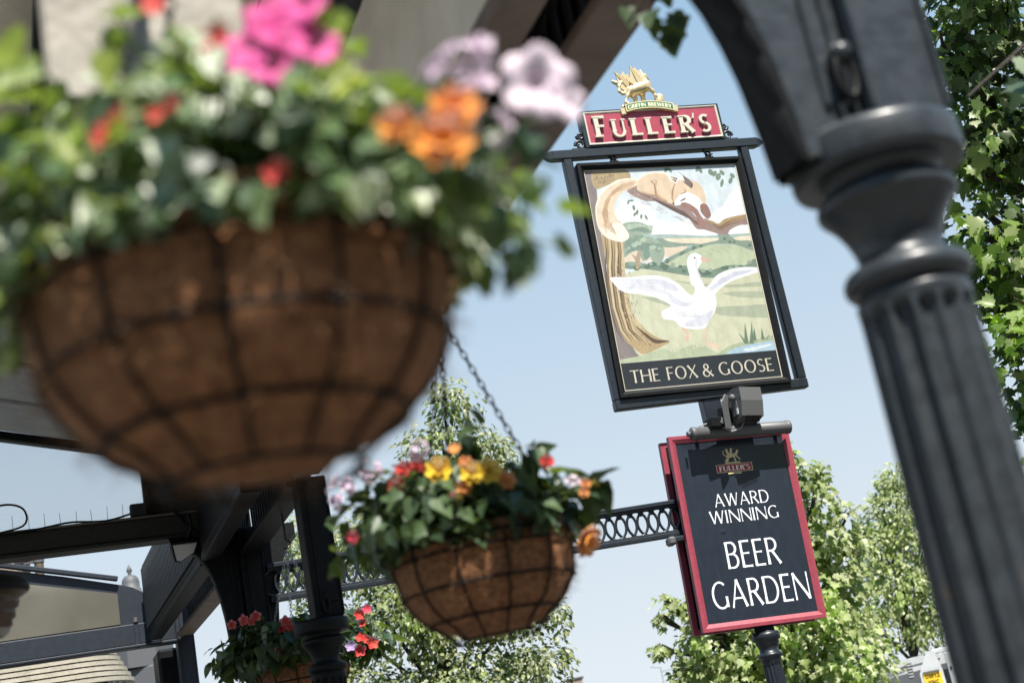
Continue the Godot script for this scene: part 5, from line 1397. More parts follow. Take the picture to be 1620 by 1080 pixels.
# a creature meshed from tapered capsules joined by a smooth minimum (surface nets)
func netted(bones: Array, cell: float, soft: float) -> ArrayMesh:
	var lo := Vector3.ONE * 1e9
	var hi := Vector3.ONE * -1e9
	for b in bones:
		var r: float = maxf(b[2], b[3]) + cell * 3.0
		lo = lo.min((b[0] as Vector3).min(b[1]) - Vector3.ONE * r)
		hi = hi.max((b[0] as Vector3).max(b[1]) + Vector3.ONE * r)
	var nx := int((hi.x - lo.x) / cell) + 2
	var ny := int((hi.y - lo.y) / cell) + 2
	var nz := int((hi.z - lo.z) / cell) + 2
	var d := PackedFloat32Array()
	d.resize(nx * ny * nz)
	d.fill(1.0)
	for b in bones:
		var p0: Vector3 = b[0]
		var p1: Vector3 = b[1]
		var r0: float = b[2]
		var r1: float = b[3]
		var reach := maxf(r0, r1) + soft + cell * 2.0
		var i0 := ((p0.min(p1) - Vector3.ONE * reach - lo) / cell).floor().max(Vector3.ZERO)
		var i1 := ((p0.max(p1) + Vector3.ONE * reach - lo) / cell).ceil()
		var ab := p1 - p0
		var len2 := maxf(ab.length_squared(), 1e-9)
		for k in range(int(i0.z), mini(int(i1.z) + 1, nz)):
			for j in range(int(i0.y), mini(int(i1.y) + 1, ny)):
				for i in range(int(i0.x), mini(int(i1.x) + 1, nx)):
					var p := lo + Vector3(i, j, k) * cell
					var t := clampf((p - p0).dot(ab) / len2, 0.0, 1.0)
					var v := p.distance_to(p0 + ab * t) - lerpf(r0, r1, t)
					var at := i + nx * (j + ny * k)
					var w := d[at]
					var h := maxf(soft - absf(v - w), 0.0) / soft
					d[at] = minf(v, w) - h * h * soft * 0.25
	var ids := {}
	var verts := PackedVector3Array()
	var st := begin()
	for k in nz - 1:
		for j in ny - 1:
			for i in nx - 1:
				var sum := Vector3.ZERO
				var cnt := 0
				var base := i + nx * (j + ny * k)
				var inside := d[base] < 0.0
				var mixed := false
				for c in range(1, 8):
					if (d[base + (c & 1) + nx * (((c >> 1) & 1) + ny * (c >> 2))] < 0.0) != inside:
						mixed = true
						break
				if not mixed:
					continue
				for e in [[0, 1], [2, 3], [4, 5], [6, 7], [0, 2], [1, 3], [4, 6], [5, 7], [0, 4], [1, 5], [2, 6], [3, 7]]:
					var a: int = e[0]
					var b: int = e[1]
					var da := d[base + (a & 1) + nx * (((a >> 1) & 1) + ny * (a >> 2))]
					var db := d[base + (b & 1) + nx * (((b >> 1) & 1) + ny * (b >> 2))]
					if (da < 0.0) != (db < 0.0):
						var f := da / (da - db)
						sum += Vector3(lerpf(a & 1, b & 1, f), lerpf((a >> 1) & 1, (b >> 1) & 1, f), lerpf(a >> 2, b >> 2, f))
						cnt += 1
				ids[base] = verts.size()
				verts.append(lo + (Vector3(i, j, k) + sum / cnt) * cell)
	var step := [1, nx, nx * ny]
	for base in ids:
		for ax in 3:
			var u: int = step[(ax + 1) % 3]
			var v: int = step[(ax + 2) % 3]
			var da := d[base]
			var db := d[base + step[ax]]
			if (da < 0.0) == (db < 0.0):
				continue
			if not (ids.has(base - u) and ids.has(base - v) and ids.has(base - u - v)):
				continue
			var q := [verts[ids[base - u - v]], verts[ids[base - v]], verts[ids[base]], verts[ids[base - u]]]
			if da < 0.0:
				quad(st, q[0], q[1], q[2], q[3])
			else:
				quad(st, q[3], q[2], q[1], q[0])
	return done(st)


func griffin() -> ArrayMesh:
	var z := 0.0
	var P := func(x: float, y: float, dz := 0.0): return Vector3(x, y, z + dz)
	var b := [
		[P.call(-0.095, 1.285), P.call(-0.03, 1.300), 0.034, 0.040], [P.call(-0.03, 1.300), P.call(0.022, 1.318), 0.040, 0.040],
		[P.call(0.018, 1.325), P.call(0.016, 1.380), 0.034, 0.020], [P.call(0.016, 1.385), P.call(0.030, 1.392), 0.021, 0.018],
		[P.call(0.034, 1.388), P.call(0.056, 1.366), 0.012, 0.005], [P.call(0.012, 1.40, 0.010), P.call(0.006, 1.438, 0.012), 0.009, 0.003], [P.call(0.012, 1.40, -0.010), P.call(0.0, 1.432, -0.012), 0.009, 0.003],
		[P.call(-0.100, 1.280, 0.018), P.call(-0.128, 1.243, 0.020), 0.024, 0.012], [P.call(-0.128, 1.243, 0.020), P.call(-0.150, 1.200, 0.020), 0.012, 0.009], [P.call(-0.150, 1.196, 0.020), P.call(-0.135, 1.186, 0.028), 0.010, 0.009],
		[P.call(-0.080, 1.280, -0.016), P.call(-0.062, 1.236, -0.016), 0.026, 0.015], [P.call(-0.062, 1.236, -0.016), P.call(-0.075, 1.200, -0.016), 0.012, 0.010], [P.call(-0.072, 1.194, -0.012), P.call(-0.045, 1.190, -0.008), 0.010, 0.010],
		[P.call(-0.005, 1.280, -0.016), P.call(-0.008, 1.235, -0.018), 0.024, 0.014], [P.call(-0.008, 1.235, -0.018), P.call(0.006, 1.194, -0.018), 0.012, 0.010], [P.call(0.004, 1.190, -0.016), P.call(-0.026, 1.190, -0.004), 0.010, 0.008],
		[P.call(0.024, 1.295, 0.018), P.call(0.056, 1.268, 0.020), 0.020, 0.012], [P.call(0.056, 1.268, 0.020), P.call(0.064, 1.232, 0.020), 0.011, 0.008], [P.call(0.064, 1.232, 0.02), P.call(0.078, 1.236, 0.02), 0.008, 0.006],
		[P.call(0.092, 1.196), P.call(0.098, 1.222), 0.034, 0.033],
		[P.call(-0.112, 1.285), P.call(-0.150, 1.268, 0.006), 0.012, 0.010], [P.call(-0.150, 1.268, 0.006), P.call(-0.172, 1.286, 0.006), 0.010, 0.009], [P.call(-0.172, 1.286, 0.006), P.call(-0.164, 1.325, 0.004), 0.009, 0.009], [P.call(-0.164, 1.325, 0.004), P.call(-0.138, 1.355), 0.009, 0.008], [P.call(-0.138, 1.355), P.call(-0.170, 1.352), 0.008, 0.009], [P.call(-0.180, 1.350), P.call(-0.200, 1.362), 0.014, 0.012],
		[P.call(-0.17, 1.178), P.call(0.13, 1.176), 0.010, 0.010],
	]
	return netted(b, 0.0052, 0.012)


# ------------------------------------------------------------------ leaves
func leaf_mesh(half: Array, fold: float, curl: float, wave := 0.0, mirror := true) -> ArrayMesh:
	# half an outline (x out, y along the leaf from stalk to tip); folded along the midrib and curled
	var pts := PackedVector2Array()
	for p in half:
		pts.append(Vector2(p[0], p[1]))
	for i in range(half.size() - 2, 0, -1):
		pts.append(Vector2(-half[i][0] * (1.0 if mirror else 0.7), half[i][1]))
	pts = ccw(Array(pts))
	var ids := Geometry2D.triangulate_polygon(pts)
	var st := begin()
	var lift := func(p: Vector2): return Vector3(p.x, p.y, absf(p.x) * fold - curl * p.y * p.y + wave * sin(p.y * 9.0 + p.x * 5.0))
	for i in range(0, ids.size(), 3):
		var a := pts[ids[i]]
		var b := pts[ids[i + 1]]
		var c := pts[ids[i + 2]]
		if (b - a).cross(c - a) < 0.0:
			var t := b
			b = c
			c = t
		tri(st, lift.call(a), lift.call(b), lift.call(c))
	return done(st)


func leaf_turn(n: Vector3, tip: Vector3, size: float) -> Basis:   # leaf plane's normal n, its tip pointing near tip
	var z := n.normalized()
	var y := (tip - z * tip.dot(z))
	if y.length() < 0.01:
		y = z.cross(Vector3(0.3, 0.2, 0.9))
	y = y.normalized()
	return Basis(y.cross(z) * size, y * size, z * size)


func scatter(called: String, mesh: Mesh, m: Material, where: Array, tints: Array, parent: Node3D) -> void:
	if where.is_empty():
		return
	var mm := MultiMesh.new()
	mm.transform_format = MultiMesh.TRANSFORM_3D
	mm.use_colors = tints.size() > 0
	mm.mesh = mesh
	mm.instance_count = where.size()
	for i in where.size():
		mm.set_instance_transform(i, where[i])
		if tints.size() > 0:
			mm.set_instance_color(i, tints[i])
	var o := MultiMeshInstance3D.new()
	o.multimesh = mm
	o.material_override = m
	o.name = piece_name(parent, called)
	parent.add_child(o, true)
	stuff(o)


func round_dir() -> Vector3:
	var z := rng.randf_range(-1.0, 1.0)
	var a := rng.randf_range(0.0, TAU)
	var r := sqrt(1.0 - z * z)
	return Vector3(cos(a) * r, z, sin(a) * r)


func tree(called: String, label: String, foot: Vector3, fork: Vector3, clumps: Array, mesh: ArrayMesh, size: float, per: float, tones: Array, singles: int, gap: float, trunk_r: float) -> void:
	# clumps: [x, y, z, rx, ry, rz] in world metres; per: leaves in a clump of one cubic metre
	var t := thing(called, label, "tree", Transform3D(Basis(), foot), "trees beyond the pub sign")
	var st := begin()
	tube(st, [Vector3.ZERO, (fork - foot) * 0.35 + Vector3(0.06, 0, 0.03), (fork - foot) * 0.7 - Vector3(0.05, 0, 0), fork - foot], trunk_r, trunk_r * 0.6, 12)
	part("trunk", done(st), M.bark, t)
	st = begin()
	var gaps := FastNoiseLite.new()
	gaps.seed = taken.size()
	gaps.frequency = 1.0 / maxf(size * 6.0, 0.35)
	var near := []
	var all := []
	for c in clumps:
		var mid := Vector3(c[0], c[1], c[2])
		var rad := Vector3(c[3], c[4], c[5])
		var start := fork if fork.y < mid.y - 0.3 else foot.lerp(fork, clampf((mid.y - 0.5 - foot.y) / (fork.y - foot.y), 0.3, 1.0))
		var bend := start.lerp(mid, 0.5) + Vector3(0, 0.15 * start.distance_to(mid), 0)
		tube(st, [start - foot, bend - foot, mid - foot], trunk_r * 0.34, trunk_r * 0.10, 7)
		for k in 7:
			var d := round_dir()
			d.y = absf(d.y) * 0.8 + 0.1
			var tip := mid + d * rad * 0.9
			tube(st, [bend.lerp(mid, 0.6) - foot, (mid + tip) * 0.5 + Vector3(0, 0.05, 0) - foot, tip - foot], trunk_r * 0.10, trunk_r * 0.02, 5)
		var n := int(per * pow(rad.x * rad.y * rad.z, 0.80)) + 40
		for i in n:
			var d := round_dir()
			var p := mid + d * rad * pow(rng.randf(), 0.42) * rng.randf_range(0.88, 1.10)
			if gaps.get_noise_3dv(p) < gap:
				continue
			var out := (d * 0.55 + Vector3(0.15, 0.55, 0.75) + round_dir() * 0.75)
			var tip := d + Vector3(0, -0.55, 0) + round_dir() * 0.5
			var s := size * rng.randf_range(0.5, 1.25)
			all.append([Transform3D(leaf_turn(out, tip, s) * Basis.from_scale(Vector3(rng.randf_range(0.55, 1.05), 1.0, rng.randf_range(0.2, 2.6))), p - foot), p.distance_squared_to(Vector3(0, 1.6, 0)), rng.randi() % tones.size()])
	part("limbs", done(st), M.bark, t)
	all.sort_custom(func(a, b): return a[1] < b[1])
	var own := []
	for c in tones:
		own.append(leafy(c.r, c.g, c.b, 0.4, 1.0))
	var where := []
	var tints := []
	for i in all.size():
		var a: Array = all[i]
		if i < singles:
			part("leaf", mesh, own[a[2]], t, a[0])
		else:
			where.append(a[0])
			var c: Color = tones[a[2]]
			var f := rng.randf_range(0.8, 1.2)
			tints.append(Color(c.r * f, c.g * f, c.b * f))
	scatter("foliage", mesh, M.tinted, where, tints, t)


func trees() -> void:
	var maple := leaf_mesh([[0, 0], [0.20, -0.04], [0.30, 0.10], [0.52, 0.12], [0.42, 0.30], [0.60, 0.52], [0.36, 0.50], [0.34, 0.62], [0.16, 0.60], [0.14, 0.78], [0, 1.02]], 0.18, 0.16)
	var oval := leaf_mesh([[0, 0], [0.22, 0.18], [0.31, 0.42], [0.24, 0.70], [0, 1.0]], 0.25, 0.2)
	var sunny := [Color(0.280, 0.325, 0.124), Color(0.340, 0.378, 0.166), Color(0.219, 0.271, 0.093), Color(0.422, 0.453, 0.242), Color(0.46, 0.48, 0.29)]
	var fresh := [Color(0.113, 0.173, 0.052), Color(0.151, 0.219, 0.068), Color(0.083, 0.135, 0.044), Color(0.226, 0.286, 0.121), Color(0.295, 0.320, 0.180), Color(0.045, 0.070, 0.025), Color(0.060, 0.092, 0.030)]
	var pale := [Color(0.268, 0.300, 0.130), Color(0.341, 0.365, 0.186), Color(0.179, 0.211, 0.094), Color(0.097, 0.130, 0.065), Color(0.42, 0.43, 0.29)]
	tree("maple_tree", "bright leafed tree behind the lettered board and its post", Vector3(2.5, 0, -18.6), Vector3(2.5, 1.6, -18.5), [
		[3.27, 4.34, -17.9, 0.22, 0.28, 0.28], [3.36, 3.98, -17.9, 0.30, 0.35, 0.4], [3.22, 3.55, -18.0, 0.48, 0.40, 0.5], [2.75, 3.35, -18.3, 0.6, 0.5, 0.6], [2.15, 3.05, -18.2, 0.55, 0.45, 0.6], [1.62, 2.95, -18.2, 0.34, 0.28, 0.4], [1.26, 3.12, -18.1, 0.20, 0.15, 0.25], [1.72, 2.55, -18.3, 0.5, 0.36, 0.5], [2.3, 2.35, -18.3, 0.75, 0.5, 0.7], [3.1, 2.75, -18.1, 0.65, 0.6, 0.7], [3.55, 3.05, -18.3, 0.35, 0.45, 0.4], [3.2, 2.0, -18.2, 0.8, 0.55, 0.8], [1.45, 2.28, -18.3, 0.30, 0.18, 0.3], [1.95, 1.75, -18.4, 0.75, 0.5, 0.7], [3.22, 4.62, -17.9, 0.08, 0.18, 0.1], [3.52, 4.36, -17.9, 0.08, 0.20, 0.1], [3.70, 3.75, -18.0, 0.14, 0.25, 0.15], [3.72, 3.45, -18.1, 0.16, 0.16, 0.16], [1.08, 2.62, -18.2, 0.14, 0.08, 0.15], [1.2, 2.95, -18.2, 0.12, 0.1, 0.12], [1.9, 3.42, -18.2, 0.15, 0.2, 0.15]],
		maple, 0.105, 3700.0, sunny, 300, -0.18, 0.12)
	tree("feathery_tree", "paler small leafed tree between the lettered board and the grey column", Vector3(6.0, 0, -26.5), Vector3(6.0, 2.0, -26.5), [
		[6.40, 5.20, -26.0, 0.35, 0.45, 0.4], [6.15, 4.60, -26.1, 0.65, 0.5, 0.6], [5.75, 4.05, -26.2, 0.5, 0.4, 0.6], [6.6, 3.9, -26.2, 0.9, 0.7, 0.8], [5.95, 3.35, -26.3, 0.9, 0.6, 0.8], [5.35, 2.75, -26.4, 0.8, 0.5, 0.7], [6.5, 2.8, -26.4, 0.9, 0.7, 0.8], [5.0, 2.1, -26.6, 0.8, 0.6, 0.8], [7.4, 4.6, -26.6, 0.9, 1.2, 0.8], [5.62, 4.40, -26.1, 0.18, 0.15, 0.2], [6.1, 5.05, -26.1, 0.22, 0.2, 0.2]],
		oval, 0.098, 4600.0, sunny, 200, -0.14, 0.11)
	tree("birch_tree", "tall small leafed tree behind the second basket and the lattice beam", Vector3(-1.7, 0, -16.4), Vector3(-1.5, 2.4, -16.3), [
		[-0.78, 5.50, -15.5, 0.34, 0.36, 0.34], [-0.94, 5.05, -15.6, 0.58, 0.45, 0.5], [-0.50, 4.86, -15.7, 0.36, 0.34, 0.36], [-1.30, 4.55, -15.8, 0.55, 0.45, 0.6], [-0.75, 4.2, -15.9, 0.50, 0.40, 0.6], [-2.0, 4.15, -16.0, 0.6, 0.5, 0.6], [-2.75, 4.25, -15.9, 0.45, 0.5, 0.5], [-2.75, 3.3, -16.1, 0.5, 0.55, 0.6], [-1.55, 3.4, -16.0, 0.8, 0.6, 0.8], [-0.65, 3.20, -16.0, 0.5, 0.36, 0.6], [-0.10, 3.08, -16.1, 0.18, 0.25, 0.2], [-0.42, 2.62, -16.2, 0.45, 0.35, 0.5], [-1.3, 2.5, -16.2, 0.8, 0.5, 0.8], [-2.3, 2.5, -16.2, 0.7, 0.5, 0.8], [-0.55, 2.1, -16.3, 0.4, 0.3, 0.4], [-1.1, 1.9, -16.3, 0.6, 0.4, 0.6]],
		oval, 0.074, 10500.0, pale, 300, -0.14, 0.09)
	tree("plane_tree", "large dark tree with jagged leaves filling the right edge", Vector3(4.4, 0, -8.6), Vector3(4.1, 2.9, -8.4), [
		[3.05, 5.35, -7.6, 0.50, 0.45, 0.5], [2.82, 4.95, -7.7, 0.36, 0.36, 0.4], [3.25, 4.7, -7.9, 0.55, 0.5, 0.6], [2.78, 4.45, -7.75, 0.34, 0.3, 0.4], [2.90, 3.95, -7.9, 0.42, 0.35, 0.45], [3.3, 3.9, -8.3, 0.6, 0.6, 0.6], [2.92, 3.35, -7.75, 0.40, 0.26, 0.4], [3.35, 3.1, -8.3, 0.6, 0.5, 0.6], [2.98, 2.75, -8.0, 0.42, 0.36, 0.4], [3.4, 2.3, -8.4, 0.7, 0.5, 0.6], [2.72, 5.5, -7.2, 0.35, 0.25, 0.35], [4.2, 4.8, -7.6, 0.8, 0.9, 0.8]],
		maple, 0.098, 4200.0, fresh, 300, -0.14, 0.20)
	# a bough of the same kind close to the camera
	var t := thing("overhanging_bough", "blurred near bough with large leaves above the ringed capital at upper right", "bough", Transform3D(Basis(), Vector3(1.95, 3.35, -3.6)))
	part("branch", tubed([Vector3(0.9, 0.25, 0.1), Vector3(0.3, 0.12, 0.0), Vector3(-0.15, 0.02, 0.0), Vector3(-0.62, -0.28, 0.05)], 0.016, 0.005, 7), M.bark, t)
	for i in 46:
		var f := pow(rng.randf(), 0.8)
		var p := Vector3(lerpf(-0.62, 0.5, f), lerpf(-0.30, 0.14, f) + rng.randf_range(-0.20, 0.06) * (0.5 + f), rng.randf_range(-0.25, 0.25))
		part("leaf", maple, M.dark_leaf[rng.randi() % 4] if rng.randf() < 0.8 else M.leaf[3], t, Transform3D(leaf_turn(Vector3(0.2, 0.5, 0.8) + round_dir() * 0.9, Vector3(-0.2, -1, 0.1) + round_dir() * 0.6, rng.randf_range(0.07, 0.12)), p))
	# a strand of climber hanging beside the arch
	var v := thing("climber_strand", "dark climber leaves hanging at the top between the beam and the arch", "climbing plant", Transform3D(Basis(), Vector3(0.372, 2.815, -2.33)))
	part("stem", tubed([Vector3(0.05, 0.30, 0.0), Vector3(0.03, 0.12, 0.0), Vector3(-0.01, 0.03, 0.0), Vector3(0.01, -0.05, 0.01)], 0.004, 0.002, 6), M.bark, v)
	part("stem", tubed([Vector3(0.03, 0.12, 0.0), Vector3(-0.02, 0.06, 0.0), Vector3(-0.055, 0.02, 0.0)], 0.003, 0.0015, 6), M.bark, v)
	var ivy := ivy_leaf()
	for q in [[-0.052, 0.022, 0.0, 0.0, 0.05], [-0.010, 0.000, 0.01, -0.3, 0.06], [-0.018, -0.018, 0.02, 0.2, 0.055], [0.012, -0.015, 0.0, 0.3, 0.065], [0.020, -0.035, 0.01, -0.1, 0.065], [0.010, -0.050, 0.0, 0.1, 0.06], [0.030, 0.0, -0.01, 0.5, 0.05], [0.018, 0.045, 0.0, 0.4, 0.05], [0.04, -0.02, 0.0, 0.2, 0.045]]:
		part("leaf", ivy, M.dark_leaf[rng.randi() % 4], v, Transform3D(leaf_turn(Vector3(q[3], 0.4, 0.9) + round_dir() * 0.5, Vector3(q[3] * 0.7, -1.0, 0.0), q[4] * 0.78), Vector3(q[0], q[1] + 0.025, q[2])))


func ivy_leaf() -> ArrayMesh:
	return leaf_mesh([[0, 0], [0.16, -0.10], [0.34, -0.06], [0.50, 0.14], [0.44, 0.30], [0.48, 0.50], [0.30, 0.58], [0.20, 0.80], [0, 1.0]], 0.22, 0.22)


# ------------------------------------------------------------------ things far off
func far_things() -> void:
	# white lorry with a yellow plate
	var t := thing("white_lorry", "white lorry with a yellow number plate at the bottom right", "lorry", Transform3D(Basis(Vector3.UP, -0.30), Vector3(5.30, 0, -23.9)))
	part("cab", plate([Vector2(-1.0, 0.45), Vector2(-1.0, 1.35), Vector2(-0.62, 1.93), Vector2(-0.10, 2.02), Vector2(0.75, 2.05), Vector2(0.75, 0.45)], -2.0, -0.20), M.white, t)
	part("windscreen", plate([Vector2(-0.94, 1.36), Vector2(-0.68, 1.80), Vector2(0.70, 1.90), Vector2(0.70, 1.36)], -0.199, -0.19), M.slate, t)
	part("roof_fairing", plate([Vector2(-0.58, 1.94), Vector2(-0.40, 2.03), Vector2(0.10, 2.08), Vector2(0.52, 2.06), Vector2(0.52, 1.99), Vector2(-0.1, 1.95)], -0.35, -0.185), M.white, t)
	part("roof_trim", tubed([Vector3(-0.40, 1.97, -0.17), Vector3(-0.28, 1.93, -0.17), Vector3(-0.10, 1.955, -0.17), Vector3(0.02, 1.99, -0.17)], 0.012, -1, 6), M.lamp_grey, t)
	part("ladder_rack", boxed(Vector3(0.02, 1.87, 0.0), Vector3(0.09, 0.26, 0.04), 0.01), M.lamp_grey, t)
	for i in 5:
		part("rack_rung", boxed(Vector3(0.02, 1.78 + i * 0.045, 0.024), Vector3(0.075, 0.012, 0.012), 0.002), M.white, t)
	part("tail_frame", plate([Vector2(0.16, 0.5), Vector2(0.16, 1.80), Vector2(0.34, 2.12), Vector2(0.46, 2.12), Vector2(0.52, 1.80), Vector2(0.54, 0.5)], -0.05, 0.06), M.white, t)
	part("tail_arm", boxed(Vector3(0.62, 2.10, 0.0), Vector3(0.40, 0.07, 0.10), 0.01), M.white, t)
	part("tail_post", boxed(Vector3(0.68, 1.55, 0.02), Vector3(0.13, 1.0, 0.10), 0.01), M.white, t)
	part("hinge_hole", boxed(Vector3(0.665, 1.80, 0.075), Vector3(0.035, 0.05, 0.012), 0.004), M.black_iron, t)
	part("plate_lamp", boxed(Vector3(0.34, 1.80, 0.075), Vector3(0.26, 0.03, 0.03), 0.004), M.lamp_grey, t)
	part("number_plate", boxed(Vector3(0.345, 1.68, 0.066), Vector3(0.285, 0.205, 0.008), 0.002), plain(lin(0.75, 0.47, 0.03), 0.4), t)
	for q in [["DM12", 1.735], ["YNC", 1.635]]:
		var tm := TextMesh.new()
		var f := SystemFont.new()
		f.font_names = PackedStringArray(["Droid Sans"])
		f.font_weight = 700
		tm.font = f
		tm.text = q[0]
		tm.font_size = 64
		tm.pixel_size = 0.00135
		tm.depth = 0.004
		part("plate_characters", tm, M.black_iron, t, Transform3D(Basis(), Vector3(0.345, q[1], 0.073)))
	part("flat_bed", boxed(Vector3(0.0, 0.9, 1.6), Vector3(1.9, 0.35, 3.2), 0.02), M.white, t)
	for s in [-0.85, 0.85]:
		for zz in [-1.3, 2.2]:
			var st := begin()
			lathe(st, [Vector2(0.0, -0.11), Vector2(0.36, -0.11), Vector2(0.40, -0.07), Vector2(0.40, 0.07), Vector2(0.36, 0.11), Vector2(0.0, 0.11)], 24)
			part("wheel", done(st), M.black_iron, t, Transform3D(Basis(Vector3.BACK, PI / 2), Vector3(s, 0.40, zz)))
	# roof turret
	var c := thing("roof_turret", "small grey roof turret with a pointed finial against the sky at lower left", "turret", Transform3D(Basis(), Vector3(-6.50, 0, -21.8)))
	var st2 := begin()
	lathe(st2, [Vector2(0.46, 5.02), Vector2(0.34, 5.08), Vector2(0.22, 5.17), Vector2(0.155, 5.20), Vector2(0.150, 5.24), Vector2(0.135, 5.25), Vector2(0.135, 5.34), Vector2(0.12, 5.40), Vector2(0.085, 5.445), Vector2(0.03, 5.46)], 24)
	part("dome", done(st2), M.slate, c)
	st2 = begin()
	lathe(st2, [Vector2(0.022, 5.455), Vector2(0.030, 5.475), Vector2(0.020, 5.49), Vector2(0.046, 5.52), Vector2(0.03, 5.57), Vector2(0.0, 5.63)], 16)
	part("finial", done(st2), M.slate, c)
	st2 = begin(false)
	lathe(st2, [Vector2(0.55, 4.0), Vector2(0.55, 4.96), Vector2(0.62, 5.0), Vector2(0.62, 5.03), Vector2(0.46, 5.03)], 8, 0, 0, 0, true)
	part("drum", done(st2), M.slate, c)
	for i in 8:
		var a := TAU * i / 8
		part("horn", tubed([Vector3(cos(a) * 0.60, 5.02, sin(a) * 0.60), Vector3(cos(a) * 0.63, 5.14, sin(a) * 0.63)], 0.03, 0.004, 6), M.slate, c)
	part("tower", boxed(Vector3(0, 2.0, 0), Vector3(0.9, 4.0, 0.9), 0.02), M.slate, c)
	# flue pipe
	var p := thing("flue_pipe", "short brown flue pipe with a stay rising behind the blue gable", "pipe", Transform3D(Basis(), Vector3(-4.985, 0, -13.77)))
	part("pipe", tubed([Vector3(0, 0, 0), Vector3(0, 4.62, 0)], 0.045, -1, 16), plain(lin(0.10, 0.075, 0.05), 0.5), p)
	part("stay", boxed(Vector3(-0.16, 4.345, 0), Vector3(0.24, 0.02, 0.02), 0.003), M.lamp_grey, p)
	part("clip", tubed([Vector3(0, 4.33, 0), Vector3(0, 4.36, 0)], 0.052, -1, 16), M.lamp_grey, p)
	var ch := thing("chimney_stack", "dark chimney stack at the left edge below the olive beam", "chimney", Transform3D(Basis(), Vector3(-5.40, 0, -13.8)))
	part("stack", boxed(Vector3(0, 2.2, 0), Vector3(0.5, 4.4, 0.4), 0.02), M.far_wall, ch)
	part("cap", boxed(Vector3(0, 4.42, 0), Vector3(0.56, 0.06, 0.46), 0.01), M.slate, ch)
	# the pub itself, behind the photographer
	var pub := thing("pub_building", "brown brick pub with sash windows standing behind the photographer", "building", grid * Transform3D(Basis(), Vector3(-1.0, 0, 10.5)))
	part("wall", boxed(Vector3(0, 3.4, 0.5), Vector3(26, 6.8, 1.0), 0.02), M.far_wall, pub)
	part("roof", boxed(Vector3(0, 7.3, 1.6), Vector3(26.6, 0.2, 3.4), 0.02, Basis(Vector3.RIGHT, -0.6)), M.slate, pub)
	part("plinth", boxed(Vector3(0, 0.3, -0.04), Vector3(26.0, 0.6, 0.1), 0.01), M.slate, pub)
	for i in 8:
		for y in [1.9, 4.9]:
			var x := -11.2 + i * 3.2
			var w := part("window", boxed(Vector3(x, y, -0.03), Vector3(1.2, 1.8, 0.08), 0.01), M.white, pub)
			part("pane", boxed(Vector3(x, y, -0.075), Vector3(1.04, 1.64, 0.012), 0.0), plain(lin(0.02, 0.024, 0.03), 0.05), w)
			part("glazing_bar", boxed(Vector3(x, y, -0.085), Vector3(1.04, 0.05, 0.02), 0.004), M.white, w)
			part("sill", boxed(Vector3(x, y - 0.95, -0.10), Vector3(1.4, 0.10, 0.16), 0.01), M.white, w)
	# distant roof with aerial, chimney and a tree
	var h := thing("distant_house", "distant house whose chimney tip shows at the bottom edge", "house", Transform3D(Basis(), Vector3(1.2, 0, -62)))
	part("wall", boxed(Vector3(0, 1.6, 0), Vector3(9, 3.2, 6), 0.02), M.far_wall, h)
	part("roof", plate([Vector2(-5, 3.1), Vector2(5, 3.1), Vector2(3.5, 3.45), Vector2(-3.5, 3.45)], -3.4, 3.4), M.slate, h)
	part("chimney", boxed(Vector3(-1.35, 3.9, 0), Vector3(0.7, 1.35, 0.6), 0.02), M.far_wall, h)
	part("chimney_cap", boxed(Vector3(-1.35, 4.60, 0), Vector3(0.85, 0.08, 0.72), 0.02), M.slate, h)
	var mast := thing("television_aerial", "thin television aerial standing against the pale sky at bottom centre", "aerial", Transform3D(Basis(), Vector3(3.54, 0, -61.7)))
	part("mast", tubed([Vector3(0.04, 0, 0), Vector3(0, 4.38, 0)], 0.018, 0.014, 6), M.lamp_grey, mast)
	part("boom", tubed([Vector3(0.0, 4.36, 0), Vector3(-0.42, 4.46, 0.1)], 0.012, -1, 6), M.lamp_grey, mast)
	part("boom", tubed([Vector3(0.01, 4.20, 0), Vector3(0.45, 4.22, 0.1)], 0.012, -1, 6), M.lamp_grey, mast)
	var oval := leaf_mesh([[0, 0], [0.3, 0.3], [0, 1.0]], 0.2, 0.1)
	tree("distant_tree", "hazy distant tree low between the sky and the bright leafed tree", Vector3(4.6, 0, -58), Vector3(4.6, 1.5, -58), [
		[4.5, 3.2, -58, 0.75, 0.65, 0.8], [5.4, 3.0, -58.3, 0.8, 0.7, 0.8], [4.9, 2.2, -58, 1.2, 0.8, 1.0]], oval, 0.25, 900.0, [Color(0.14, 0.16, 0.13), Color(0.18, 0.20, 0.16)], 0, -0.3, 0.2)


